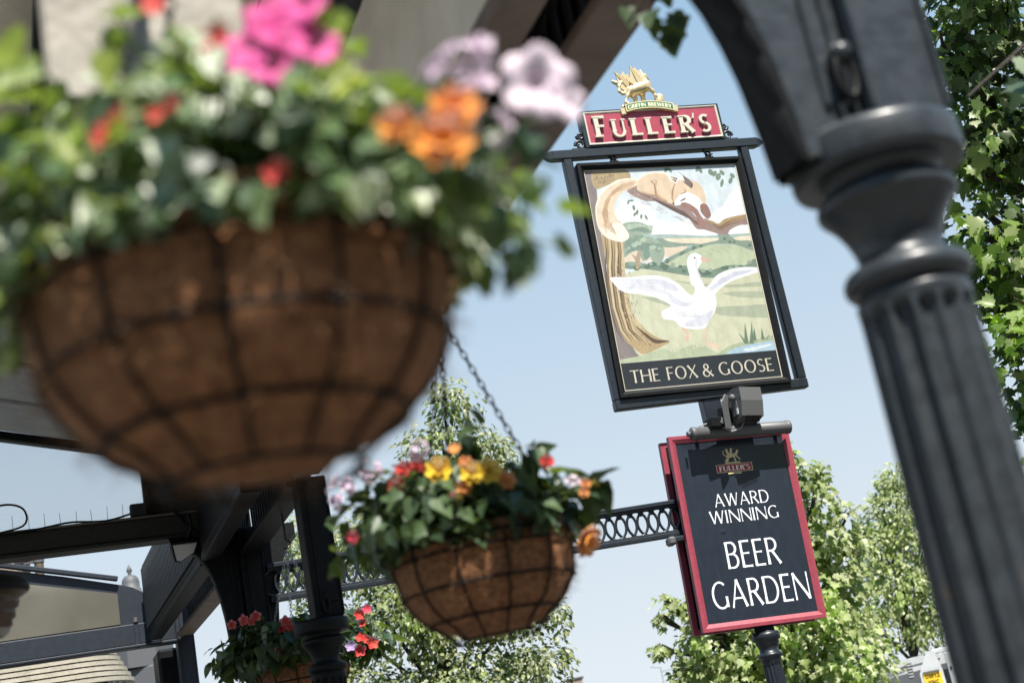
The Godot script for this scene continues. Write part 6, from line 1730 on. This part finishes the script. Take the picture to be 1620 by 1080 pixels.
# ------------------------------------------------------------------ hanging baskets
func basket(at: Vector3, label: String, hook_h: float, turn: float, chain_m: Material, arm := Vector3.ZERO, R := 0.200) -> void:
	var t := thing("hanging_basket", label, "hanging basket", Transform3D(Basis(Vector3.UP, turn), at), "hanging baskets along the walkway")
	var D := 0.98 * R
	var prof := func(f: float): return Vector2(lerpf(0.0, 1.0, sqrt(maxf(0.0, 1.0 - pow(1.0 - f, 2.9)))) * R * 0.985, -D * (1.0 - f))
	var n := FastNoiseLite.new()
	n.frequency = 7.0
	n.seed = 3
	var st := begin()
	var rows := []
	for i in 23:
		var f := i / 20.0
		var p: Vector2 = prof.call(minf(f, 1.0))
		if f > 1.0:
			p.y = (f - 1.0) * 0.22
			p.x = R * (0.985 - (f - 1.0) * 0.10)
		if i == 0:
			p.x = 0.004
		var row := []
		for k in 72:
			var a := TAU * k / 72
			var bulge := 0.0035 * absf(sin(a * 6.0)) * sin(PI * clampf(f, 0.0, 1.0)) + 0.004 * n.get_noise_3d(cos(a) * 1.5, f * 2.0, sin(a) * 1.5)
			var r := p.x + bulge - 0.002
			row.append(Vector3(cos(a) * r, p.y + 0.003 * n.get_noise_3d(cos(a) * 3.0, 5.0 + f, sin(a) * 3.0), -sin(a) * r))
		rows.append(row)
	for i in rows.size() - 1:
		for k in 72:
			quad(st, rows[i][k], rows[i][(k + 1) % 72], rows[i + 1][(k + 1) % 72], rows[i + 1][k])
	part("coir_liner", done(st), M.coir, t)
	var strands := []                             # loose fibres of the liner
	for i in 2600:
		var f := pow(rng.randf(), 0.8)
		var p: Vector2 = prof.call(f)
		var a := rng.randf_range(0.0, TAU)
		var n3 := Vector3(cos(a), -0.9 * (1.0 - f), -sin(a)).normalized()
		var run := (round_dir() + n3 * 0.25).normalized()
		strands.append(Transform3D(leaf_turn(run.cross(n3), run, rng.randf_range(0.012, 0.034)), Vector3(cos(a) * p.x, p.y, -sin(a) * p.x) + n3 * 0.001))
	scatter("coir_fibres", M.strand, M.fibre, strands, [], t)
	st = begin()
	lathe(st, [Vector2(R * 0.96, 0.004), Vector2(R * 0.5, 0.022), Vector2(0.0, 0.030)], 32)
	part("soil", done(st), M.soil, t)
	for f in [0.0, 0.20, 0.52, 0.87, 1.0]:
		var p: Vector2 = prof.call(f) if f > 0.0 else Vector2(0.088, -D - 0.003)
		var ring := []
		for k in 48:
			var a := TAU * k / 48
			ring.append(Vector3(cos(a) * (p.x + 0.005), p.y, sin(a) * (p.x + 0.005)))
		part("wire_hoop", tubed(ring, 0.0030 if f < 1.0 else 0.0042, -1, 6, true), M.wire, t)
	var rib := []
	rib.append(Vector3(0.086, -D - 0.003, 0))
	for i in range(3, 13):
		var p: Vector2 = prof.call(pow(i / 12.0, 1.4))
		rib.append(Vector3(maxf(p.x, 0.088) + 0.004, p.y, 0))
	var rm := tubed(rib, 0.0026, -1, 6)
	for k in 12:
		part("wire_rib", rm, M.wire, t, Transform3D(Basis(Vector3.UP, TAU * k / 12), Vector3.ZERO))
	var top := Vector3(0, hook_h - at.y, 0)
	for k in 3:
		var a := TAU * k / 3
		var foot := Vector3(cos(a) * R * 1.01, 0.004, sin(a) * R * 1.01)
		var ch := begin()
		var links := int(foot.distance_to(top) / 0.019)
		var along := (top - foot).normalized()
		for i in links:
			var mid := foot.lerp(top, (i + 0.5) / links)
			var side := along.cross(Vector3.UP).normalized()
			var other := along.cross(side)
			var u := side if i % 2 == 0 else other
			var pts := []
			for q in 8:
				var b := TAU * q / 8
				pts.append(mid + along * cos(b) * 0.0135 + u * sin(b) * 0.0062)
			tube(ch, pts, 0.0017, -1, 4, true)
		stuff(part("chain", done(ch), chain_m, t))
	var hook := []
	for i in 10:
		var b := lerpf(-2.2, 1.57, i / 9.0)
		hook.append(top + Vector3(cos(b) * 0.022, 0.022 + sin(b) * 0.022, 0))
	hook.append(Vector3(0, 3.04 - at.y, 0))
	part("hook", tubed(hook, 0.004, -1, 6), M.wire, t)
	if arm.length() > 0.0:
		var run: Vector3 = Basis(Vector3.UP, -turn) * arm
		part("support_arm", tubed([Vector3(0, 3.04 - at.y, 0), run + Vector3(0, 3.04 - at.y, 0)], 0.009, -1, 8), M.wire, t)
	part("rosette", boxed(Vector3(0, 3.04 - at.y, 0), Vector3(0.05, 0.012, 0.05), 0.003), M.wire, t)


func green(at: Vector3, called: String, label: String, mesh: ArrayMesh, mats: Array, n: int, rad: Vector3, size: float, droop: float, lumps: int, keep: int, sparse := -0.25) -> void:
	var t := thing(called, label, "plant", Transform3D(Basis(), at))
	var noise := FastNoiseLite.new()
	noise.seed = lumps
	noise.frequency = 6.0
	var all := []
	var st := begin()
	for i in n:
		var d := round_dir()
		d.y = rng.randf_range(-droop, 1.0)
		var flat := Vector2(d.x, d.z).normalized() * sqrt(maxf(0.05, 1.0 - d.y * absf(d.y)))
		d = Vector3(flat.x, d.y, flat.y)
		var bump := noise.get_noise_3dv(d * 0.35)
		if bump < sparse and rng.randf() < 0.8:
			continue
		var f := pow(rng.randf(), 0.35) * (0.86 + bump * 0.5)
		var p := d * rad * f + Vector3(0, 0.015, 0)
		if Vector2(p.x, p.z).length() < 0.21 and p.y < 0.0:
			p = Vector3(p.x, 0, p.z).normalized() * rng.randf_range(0.205, 0.225) + Vector3(0, p.y * 0.8, 0)
		var out := d * 0.8 + Vector3(0, 0.35, 0) + round_dir() * 0.75
		var tip := d * 0.5 + Vector3(0, -0.75, 0) + round_dir() * 0.6
		var s := size * rng.randf_range(0.6, 1.25)
		all.append([Transform3D(leaf_turn(out, tip, s), p), (p + at).distance_squared_to(Vector3(0, 1.6, 0)), rng.randi() % mats.size()])
		if i % 12 == 0:
			tube(st, [Vector3(d.x * 0.06, 0.02, d.z * 0.06), p * 0.6 + Vector3(0, 0.05, 0), p], 0.0028, 0.0014, 5)
	part("stems", done(st), M.stem, t)
	all.sort_custom(func(a, b): return a[1] < b[1])
	var rest := []
	for k in mats.size():
		rest.append([])
	for i in all.size():
		if i < keep:
			part("leaf", mesh, mats[all[i][2]], t, all[i][0])
		else:
			rest[all[i][2]].append(all[i][0])
	for k in mats.size():
		scatter("leaf_mass", mesh, mats[k], rest[k], [], t)


func trumpet(lobes: int, deep: float, ruffle: float) -> ArrayMesh:   # a funnel shaped bloom of unit radius facing +z
	var st := begin()
	var rows := []
	for i in 9:
		var r := 0.10 + 0.90 * i / 8.0
		var row := []
		for k in 40:
			var a := TAU * k / 40
			var notch := 1.0 - 0.16 * r * pow(absf(sin(a * lobes * 0.5)), 6.0)
			row.append(Vector3(cos(a) * r * notch, sin(a) * r * notch, -deep * pow(1.0 - r, 2.0) + ruffle * r * r * sin(a * lobes + 0.6) - 0.12 * r * r * r))
		rows.append(row)
	for i in rows.size() - 1:
		for k in 40:
			quad(st, rows[i][k], rows[i + 1][k], rows[i + 1][(k + 1) % 40], rows[i][(k + 1) % 40])
	return done(st)


func cup_petal(wide: float, cup: float) -> ArrayMesh:
	var st := begin()
	var rows := []
	for i in 7:
		var y := i / 6.0
		var w := wide * sqrt(maxf(0.02, sin(PI * clampf(0.12 + y * 0.80, 0.0, 1.0))))
		var row := []
		for k in 7:
			var u := k / 3.0 - 1.0
			row.append(Vector3(u * w, y * (1.0 - 0.10 * u * u), cup * (y * y * 0.7 + u * u * 0.35) + 0.03 * sin(u * 6.0 + y * 4.0)))
		rows.append(row)
	for i in 6:
		for k in 6:
			quad(st, rows[i][k], rows[i][k + 1], rows[i + 1][k + 1], rows[i + 1][k])
	return done(st)


func facing(dir: Vector3, size: float, at: Vector3) -> Transform3D:
	return Transform3D(leaf_turn(dir, Vector3(0, 1, 0), size), at)


func stalk(t: Node3D, p: Vector3) -> void:
	part("stalk", tubed([Vector3(p.x * 0.25, 0.02, p.z * 0.25), Vector3(p.x * 0.7, p.y * 0.7 + 0.02, p.z * 0.65), p], 0.0026, 0.0018, 5), M.stem, t)


func double_bloom(t: Node3D, p: Vector3, dir: Vector3, size: float, mats: Array, whorls := 3) -> void:
	var f := Node3D.new()
	f.name = piece_name(t, "flower")
	f.transform = facing(dir, size, p)
	t.add_child(f, true)
	for w in whorls:
		var n := [7, 5, 3][w] as int
		for k in n:
			var a := TAU * (k + 0.5 * w + rng.randf_range(-0.1, 0.1)) / n
			var tilt := [0.18, 0.65, 1.05][w] as float
			var b := Basis(Vector3.BACK, a) * Basis(Vector3.RIGHT, tilt)
			part("petal", M.petal_mesh, mats[rng.randi() % mats.size()], f, Transform3D(b.scaled(Vector3.ONE * [1.0, 0.78, 0.55][w]), Vector3(0, 0, 0.05 * w)))
	stalk(t, p)


func small_bloom(t: Node3D, p: Vector3, dir: Vector3, size: float, mats: Array) -> void:
	var f := Node3D.new()
	f.name = piece_name(t, "flower")
	f.transform = facing(dir, size, p)
	t.add_child(f, true)
	for k in 5:
		part("petal", M.petal_mesh, mats[rng.randi() % mats.size()], f, Transform3D(Basis(Vector3.BACK, TAU * k / 5) * Basis(Vector3.RIGHT, 0.2), Vector3.ZERO))
	stalk(t, p)


func cluster(t: Node3D, p: Vector3, spread: float, n: int, size: float, mats: Array) -> void:   # a head of many little flowers
	var f := Node3D.new()
	f.name = piece_name(t, "flower_head")
	f.position = p
	t.add_child(f, true)
	for i in n:
		var d := round_dir()
		d.z = absf(d.z) * 0.8 + 0.1
		d.y += 0.2
		d = d.normalized()
		part("floret", M.floret, mats[rng.randi() % mats.size()], f, facing(d, size * rng.randf_range(0.8, 1.15), d * spread))
	stalk(t, p)


func flowers(at: Vector3, called: String, label: String) -> Node3D:
	return thing(called, label, "flowering plant", Transform3D(Basis(), at))


func baskets() -> void:
	M.petal_mesh = cup_petal(0.42, 0.30)
	var st := begin(false)
	for k in 5:
		var b := Basis(Vector3.BACK, TAU * k / 5) * Basis(Vector3.RIGHT, 0.12)
		st.append_from(M.petal_mesh, 0, Transform3D(b, Vector3.ZERO))
	M.floret = st.commit()
	var thin := begin()
	tube(thin, [Vector3(0, 0, 0), Vector3(0.02, 0.4, 0.05), Vector3(-0.05, 0.75, 0.14), Vector3(0.03, 1.0, 0.16)], 0.014, 0.008, 3)
	M.strand = done(thin)
	M.trumpet = trumpet(5, 0.55, 0.10)
	var pinks := [petal(0.496, 0.044, 0.2), petal(0.56, 0.064, 0.256), petal(0.528, 0.056, 0.176)]
	var lilac := [petal(0.72, 0.58, 0.69), petal(0.76, 0.63, 0.72), petal(0.66, 0.51, 0.65)]
	var orange := [petal(0.72, 0.26, 0.035), petal(0.76, 0.32, 0.06), petal(0.74, 0.29, 0.04)]
	var yellow := [petal(0.78, 0.55, 0.035), petal(0.76, 0.50, 0.03), petal(0.80, 0.60, 0.07)]
	var peach := [petal(0.624, 0.256, 0.096), petal(0.64, 0.304, 0.112), petal(0.608, 0.24, 0.048)]
	var red := [petal(0.48, 0.028, 0.024), petal(0.528, 0.04, 0.04), petal(0.496, 0.064, 0.04)]
	var rose := [petal(0.496, 0.04, 0.072), petal(0.544, 0.064, 0.112)]
	var mauve := [petal(0.336, 0.24, 0.464), petal(0.384, 0.288, 0.496)]
	var throat := petal(0.16, 0.048, 0.128)
	var ivy := ivy_leaf()
	var begonia := leaf_mesh([[0, 0], [0.24, -0.06], [0.40, 0.10], [0.42, 0.34], [0.30, 0.62], [0.14, 0.86], [0, 1.05]], 0.25, 0.25, 0.03, false)
	var small := leaf_mesh([[0, 0], [0.26, 0.14], [0.34, 0.40], [0.24, 0.72], [0, 0.95]], 0.25, 0.2)
	# --- the large near basket
	var r1 := Vector3(-0.246, 2.088, -1.274)
	basket(r1, "largest hanging basket with brown coir liner blurred at upper left", 2.62, 0.12, M.chain, -GRID_Z * 0.30)
	green(r1, "trailing_ivy", "pale green ivy and geranium leaves mounded over the largest basket", ivy, M.leaf, 3300, Vector3(0.285, 0.215, 0.250), 0.028, 0.18, 11, 300)
	green(r1, "dark_foliage", "dark leaves hanging over the rim of the largest basket", small, M.dark_leaf, 640, Vector3(0.250, 0.16, 0.236), 0.028, 0.40, 4, 300, 0.10)
	var tr := thing("trailing_plant", "leafy stems trailing off the right side of the largest basket", "plant", Transform3D(Basis(), r1))
	for q in [[Vector3(0.20, 0.03, 0.12), Vector3(0.245, 0.0, 0.13), Vector3(0.258, -0.05, 0.126), Vector3(0.262, -0.085, 0.125)], [Vector3(0.18, 0.02, 0.14), Vector3(0.235, 0.02, 0.14), Vector3(0.27, 0.035, 0.14), Vector3(0.30, 0.01, 0.14)], [Vector3(-0.17, 0.02, 0.14), Vector3(-0.19, -0.01, 0.15), Vector3(-0.20, -0.04, 0.15), Vector3(-0.20, -0.06, 0.15)]]:
		part("stem", tubed(q, 0.002, 0.0012, 5), M.stem, tr)
		for i in 15:
			var f := i / 14.0 * 2.999
			var a: Vector3 = (q[int(f)] as Vector3).lerp(q[int(f) + 1], f - int(f))
			part("leaf", ivy, M.leaf[rng.randi() % 4] if i < 10 else M.dark_leaf[rng.randi() % 4], tr, Transform3D(leaf_turn(Vector3(0, 0.4, 0.9) + round_dir() * 0.7, Vector3(0, -1, 0) + round_dir() * 0.8, rng.randf_range(0.022, 0.034)), a + round_dir() * 0.010))
	r1 = Vector3(-0.249, 2.067, -1.28)
	var hb := thing("lime_foliage", "yellow green leaves at the left of the largest basket", "plant", Transform3D(Basis(), r1))
	for q in [[-0.118, 0.185, 0.20, 0.06], [-0.135, 0.165, 0.19, 0.055], [-0.105, 0.17, 0.195, 0.04], [-0.070, 0.105, 0.20, 0.042], [-0.085, 0.10, 0.20, 0.035], [-0.175, 0.0, 0.17, 0.04], [-0.165, -0.02, 0.175, 0.04], [0.147, 0.172, 0.205, 0.042], [0.165, 0.160, 0.20, 0.04], [0.172, 0.100, 0.20, 0.036], [0.16, 0.115, 0.205, 0.03], [-0.04, 0.165, 0.21, 0.035]]:
		var p := Vector3(q[0], q[1], q[2])
		part("leaf", begonia, M.lime[rng.randi() % 3], hb, Transform3D(leaf_turn(Vector3(0, 0.5, 1.0) + round_dir() * 0.5, Vector3(-0.6, -0.3, 0) + round_dir() * 0.6, q[3]), p))
		stalk(hb, p)
	var f1 := flowers(r1, "pink_petunia", "magenta pink petunias at the top of the largest basket")
	for q in [[0.078, 0.142, 0.215, 0.026, -0.2], [0.112, 0.156, 0.215, 0.028, 0.4], [0.128, 0.178, 0.212, 0.024, -0.2], [0.098, 0.122, 0.22, 0.024, 0.2], [0.134, 0.140, 0.21, 0.025, 0.5], [0.098, 0.170, 0.21, 0.024, 0.0]]:
		var p := Vector3(q[0], q[1], q[2])
		part("flower", M.trumpet, pinks[rng.randi() % 3], f1, facing(Vector3(q[4], 0.25, 1.0), q[3], p))
		stalk(f1, p - Vector3(0, 0, 0.015))
	var f2 := flowers(r1, "lilac_petunia", "large pale lilac petunia standing out at the right of the largest basket")
	for q in [[0.314, 0.082, 0.172, 0.034, 0.25], [0.336, 0.066, 0.162, 0.022, 0.9]]:
		var p := Vector3(q[0], q[1], q[2])
		var fl := part("flower", M.trumpet, lilac[1], f2, facing(Vector3(q[4], -0.15, 1.0), q[3], p))
		var mouth := begin()
		lathe(mouth, [Vector2(0.0, -0.05), Vector2(0.20, 0.02), Vector2(0.34, 0.19)], 16)
		part("throat", done(mouth), throat, fl, Transform3D(Basis(Vector3.RIGHT, PI / 2), Vector3(0, 0, -0.42)))
		stalk(f2, p - Vector3(0.005, 0, 0.02))
	var f3 := flowers(r1, "lilac_geranium", "clusters of pale lilac florets beside the orange begonia")
	for q in [[0.252, 0.100, 0.180, 0.020, 9], [0.232, 0.104, 0.18, 0.008, 3], [0.270, 0.112, 0.178, 0.012, 4], [0.264, 0.074, 0.178, 0.014, 5], [0.266, 0.046, 0.170, 0.012, 4]]:
		cluster(f3, Vector3(q[0], q[1], q[2]), q[3], int(q[4] * 1.5), 0.0105, lilac)
	var f4 := flowers(r1, "orange_begonia", "orange begonia blooms at the right of the largest basket")
	double_bloom(f4, Vector3(0.224, 0.026, 0.205), Vector3(0.1, 0.05, 1.0), 0.030, orange, 2)
	double_bloom(f4, Vector3(0.238, 0.054, 0.200), Vector3(0.2, 0.3, 1.0), 0.025, orange, 2)
	double_bloom(f4, Vector3(0.190, 0.050, 0.200), Vector3(-0.3, 0.0, 1.0), 0.020, orange, 2)
	var f5 := flowers(r1, "red_impatiens", "small red flowers among the leaves of the largest basket")
	for q in [[-0.036, 0.104, 0.205], [-0.020, 0.112, 0.205], [-0.004, 0.102, 0.205], [-0.052, 0.088, 0.205], [-0.045, 0.094, 0.208], [0.005, 0.110, 0.20], [0.086, 0.030, 0.20], [0.046, 0.150, 0.215], [0.055, 0.156, 0.215]]:
		small_bloom(f5, Vector3(q[0], q[1], q[2]), Vector3(rng.randf_range(-0.4, 0.4), 0.1, 1.0), 0.014, red)
	var bud := part("bud", M.petal_mesh, red[0], f5, facing(Vector3(0, 0.3, 1.0), 0.026, Vector3(0.004, 0.190, 0.214)))
	bud.set_meta("label", "tall dark red bud")
	# --- the second basket, in the shade of the roof
	var r2 := Vector3(-0.150, 2.064, -3.09)
	basket(r2, "second hanging basket in shade with yellow begonias at centre bottom", 2.60, 0.30, M.wire, GRID_X * 0.13)
	green(r2, "dark_begonia_foliage", "dark green leaves mounded over the second basket", begonia, M.dark_leaf, 1300, Vector3(0.27, 0.165, 0.26), 0.052, 0.10, 21, 300)
	green(r2 + Vector3(-0.105, 0.03, 0.04), "light_geranium_foliage", "lighter leaves spilling over the left rim of the second basket", ivy, [M.leaf[2], M.dark_leaf[3], M.dark_leaf[3], M.dark_leaf[1]], 640, Vector3(0.22, 0.17, 0.20), 0.038, 0.20, 9, 300, -0.05)
	r2 = Vector3(-0.154, 2.042, -3.10)
	var sp := thing("tall_shoot", "upright dark shoots rising above the second basket beside its chain", "plant", Transform3D(Basis(), r2))
	for q in [[Vector3(0.03, 0.05, 0.1), Vector3(0.035, 0.17, 0.16), Vector3(0.03, 0.27, 0.19)], [Vector3(0.10, 0.05, 0.1), Vector3(0.15, 0.14, 0.16), Vector3(0.165, 0.185, 0.18)], [Vector3(0.15, 0.04, 0.1), Vector3(0.24, 0.10, 0.15), Vector3(0.29, 0.075, 0.165)]]:
		part("stem", tubed(q, 0.003, 0.0015, 5), M.stem, sp)
		for i in 9:
			var f := 0.8 + i / 8.0 * 1.19
			var a: Vector3 = (q[int(f)] as Vector3).lerp(q[int(f) + 1], f - int(f))
			part("leaf", begonia, M.dark_leaf[rng.randi() % 4], sp, Transform3D(leaf_turn(Vector3(0, 0.6, 0.6) + round_dir() * 0.7, Vector3(0.3, -0.7, 0) + round_dir() * 0.7, rng.randf_range(0.045, 0.075)), a + round_dir() * 0.015))
	var g1 := flowers(r2, "yellow_begonia", "bright yellow and peach begonias at the front of the second basket")
	double_bloom(g1, Vector3(-0.043, 0.161, 0.215), Vector3(-0.1, 0.1, 1.0), 0.032, yellow)
	double_bloom(g1, Vector3(0.022, 0.142, 0.215), Vector3(0.0, 0.0, 1.0), 0.028, yellow)
	double_bloom(g1, Vector3(0.056, 0.139, 0.212), Vector3(0.2, 0.0, 1.0), 0.030, yellow)
	double_bloom(g1, Vector3(0.000, 0.118, 0.210), Vector3(0.0, -0.2, 1.0), 0.020, peach, 2)
	double_bloom(g1, Vector3(-0.022, 0.100, 0.205), Vector3(-0.1, -0.4, 1.0), 0.018, peach, 2)
	double_bloom(g1, Vector3(0.088, 0.114, 0.205), Vector3(0.3, 0.0, 1.0), 0.022, peach, 2)
	double_bloom(g1, Vector3(0.086, 0.082, 0.20), Vector3(0.3, -0.5, 1.0), 0.012, yellow, 2)
	double_bloom(g1, Vector3(0.010, 0.165, 0.21), Vector3(0.0, 0.6, 1.0), 0.018, peach, 2)
	var g2 := flowers(r2, "red_begonia", "red begonia blooms at the left of the yellow begonias")
	double_bloom(g2, Vector3(-0.116, 0.176, 0.215), Vector3(-0.2, 0.2, 1.0), 0.020, red, 2)
	double_bloom(g2, Vector3(-0.086, 0.178, 0.215), Vector3(0.0, 0.2, 1.0), 0.018, red, 2)
	double_bloom(g2, Vector3(-0.135, 0.146, 0.21), Vector3(-0.2, 0.0, 1.0), 0.021, red, 2)
	double_bloom(g2, Vector3(-0.245, 0.064, 0.185), Vector3(-0.3, 0.0, 1.0), 0.017, rose, 2)
	double_bloom(g2, Vector3(-0.005, 0.196, 0.22), Vector3(0.0, 0.5, 1.0), 0.015, peach, 1)
	double_bloom(g2, Vector3(0.176, 0.136, 0.205), Vector3(0.3, 0.3, 1.0), 0.018, red, 2)
	var g3 := flowers(r2, "mauve_geranium", "mauve flower heads at the far left of the second basket")
	for q in [[-0.252, 0.161, 0.215, 0.026, 13], [-0.187, 0.186, 0.215, 0.024, 12], [-0.082, 0.209, 0.22, 0.020, 9], [-0.265, 0.135, 0.21, 0.014, 5], [0.222, 0.088, 0.19, 0.010, 4]]:
		cluster(g3, Vector3(q[0], q[1], q[2]), q[3], int(q[4] * 1.6), 0.0092, lilac)
	var g4 := flowers(r2, "peach_begonia", "peach buds and a drooping orange bloom at the right of the second basket")
	double_bloom(g4, Vector3(0.247, 0.080, 0.185), Vector3(0.2, 0.2, 1.0), 0.013, peach, 2)
	double_bloom(g4, Vector3(0.240, 0.062, 0.188), Vector3(0.2, 0.2, 1.0), 0.013, peach, 2)
	double_bloom(g4, Vector3(0.268, 0.078, 0.18), Vector3(0.4, 0.2, 1.0), 0.010, yellow, 2)
	double_bloom(g4, Vector3(0.222, -0.026, 0.155), Vector3(0.7, -0.6, 0.6), 0.040, orange, 2)
	# --- the third basket, half hidden by the dark column
	var r3 := Vector3(-1.294, 2.275, -7.0)
	basket(r3, "small far hanging basket partly hidden behind the dark column at the bottom", 2.82, 0.55, M.bright_chain, Vector3.ZERO, 0.225)
	green(r3, "far_begonia_foliage", "dark leaves of the far basket beside the dark column", begonia, M.dark_leaf, 1100, Vector3(0.45, 0.23, 0.38), 0.078, 0.16, 31, 300)
	var h1 := flowers(r3, "scarlet_begonia", "scarlet and orange blooms either side of the dark column over the far basket")
	for q in [[-0.197, 0.206, 0.25, 0.026], [-0.26, 0.196, 0.25, 0.022], [-0.143, 0.216, 0.25, 0.024], [-0.17, 0.19, 0.26, 0.02], [-0.008, 0.16, 0.25, 0.026], [0.015, 0.125, 0.25, 0.026], [-0.025, 0.13, 0.26, 0.022], [-0.048, 0.03, 0.28, 0.026], [-0.011, 0.075, 0.28, 0.020], [0.339, 0.133, 0.23, 0.026], [0.377, -0.01, 0.22, 0.028], [0.36, 0.01, 0.22, 0.02], [0.314, -0.03, 0.23, 0.028], [0.351, 0.09, 0.22, 0.020], [0.33, 0.02, 0.24, 0.022]]:
		small_bloom(h1, Vector3(q[0], q[1], q[2]), Vector3(rng.randf_range(-0.6, 0.6), rng.randf_range(-0.3, 0.5), 1.0), q[3] * 1.25, red)
	var h2 := flowers(r3, "mauve_bloom", "single mauve flower and a pink one right of the dark column")
	small_bloom(h2, Vector3(0.279, -0.008, 0.25), Vector3(0.1, 0.1, 1.0), 0.030, mauve)
	small_bloom(h2, Vector3(0.378, 0.148, 0.23), Vector3(0.2, 0.2, 1.0), 0.028, rose)
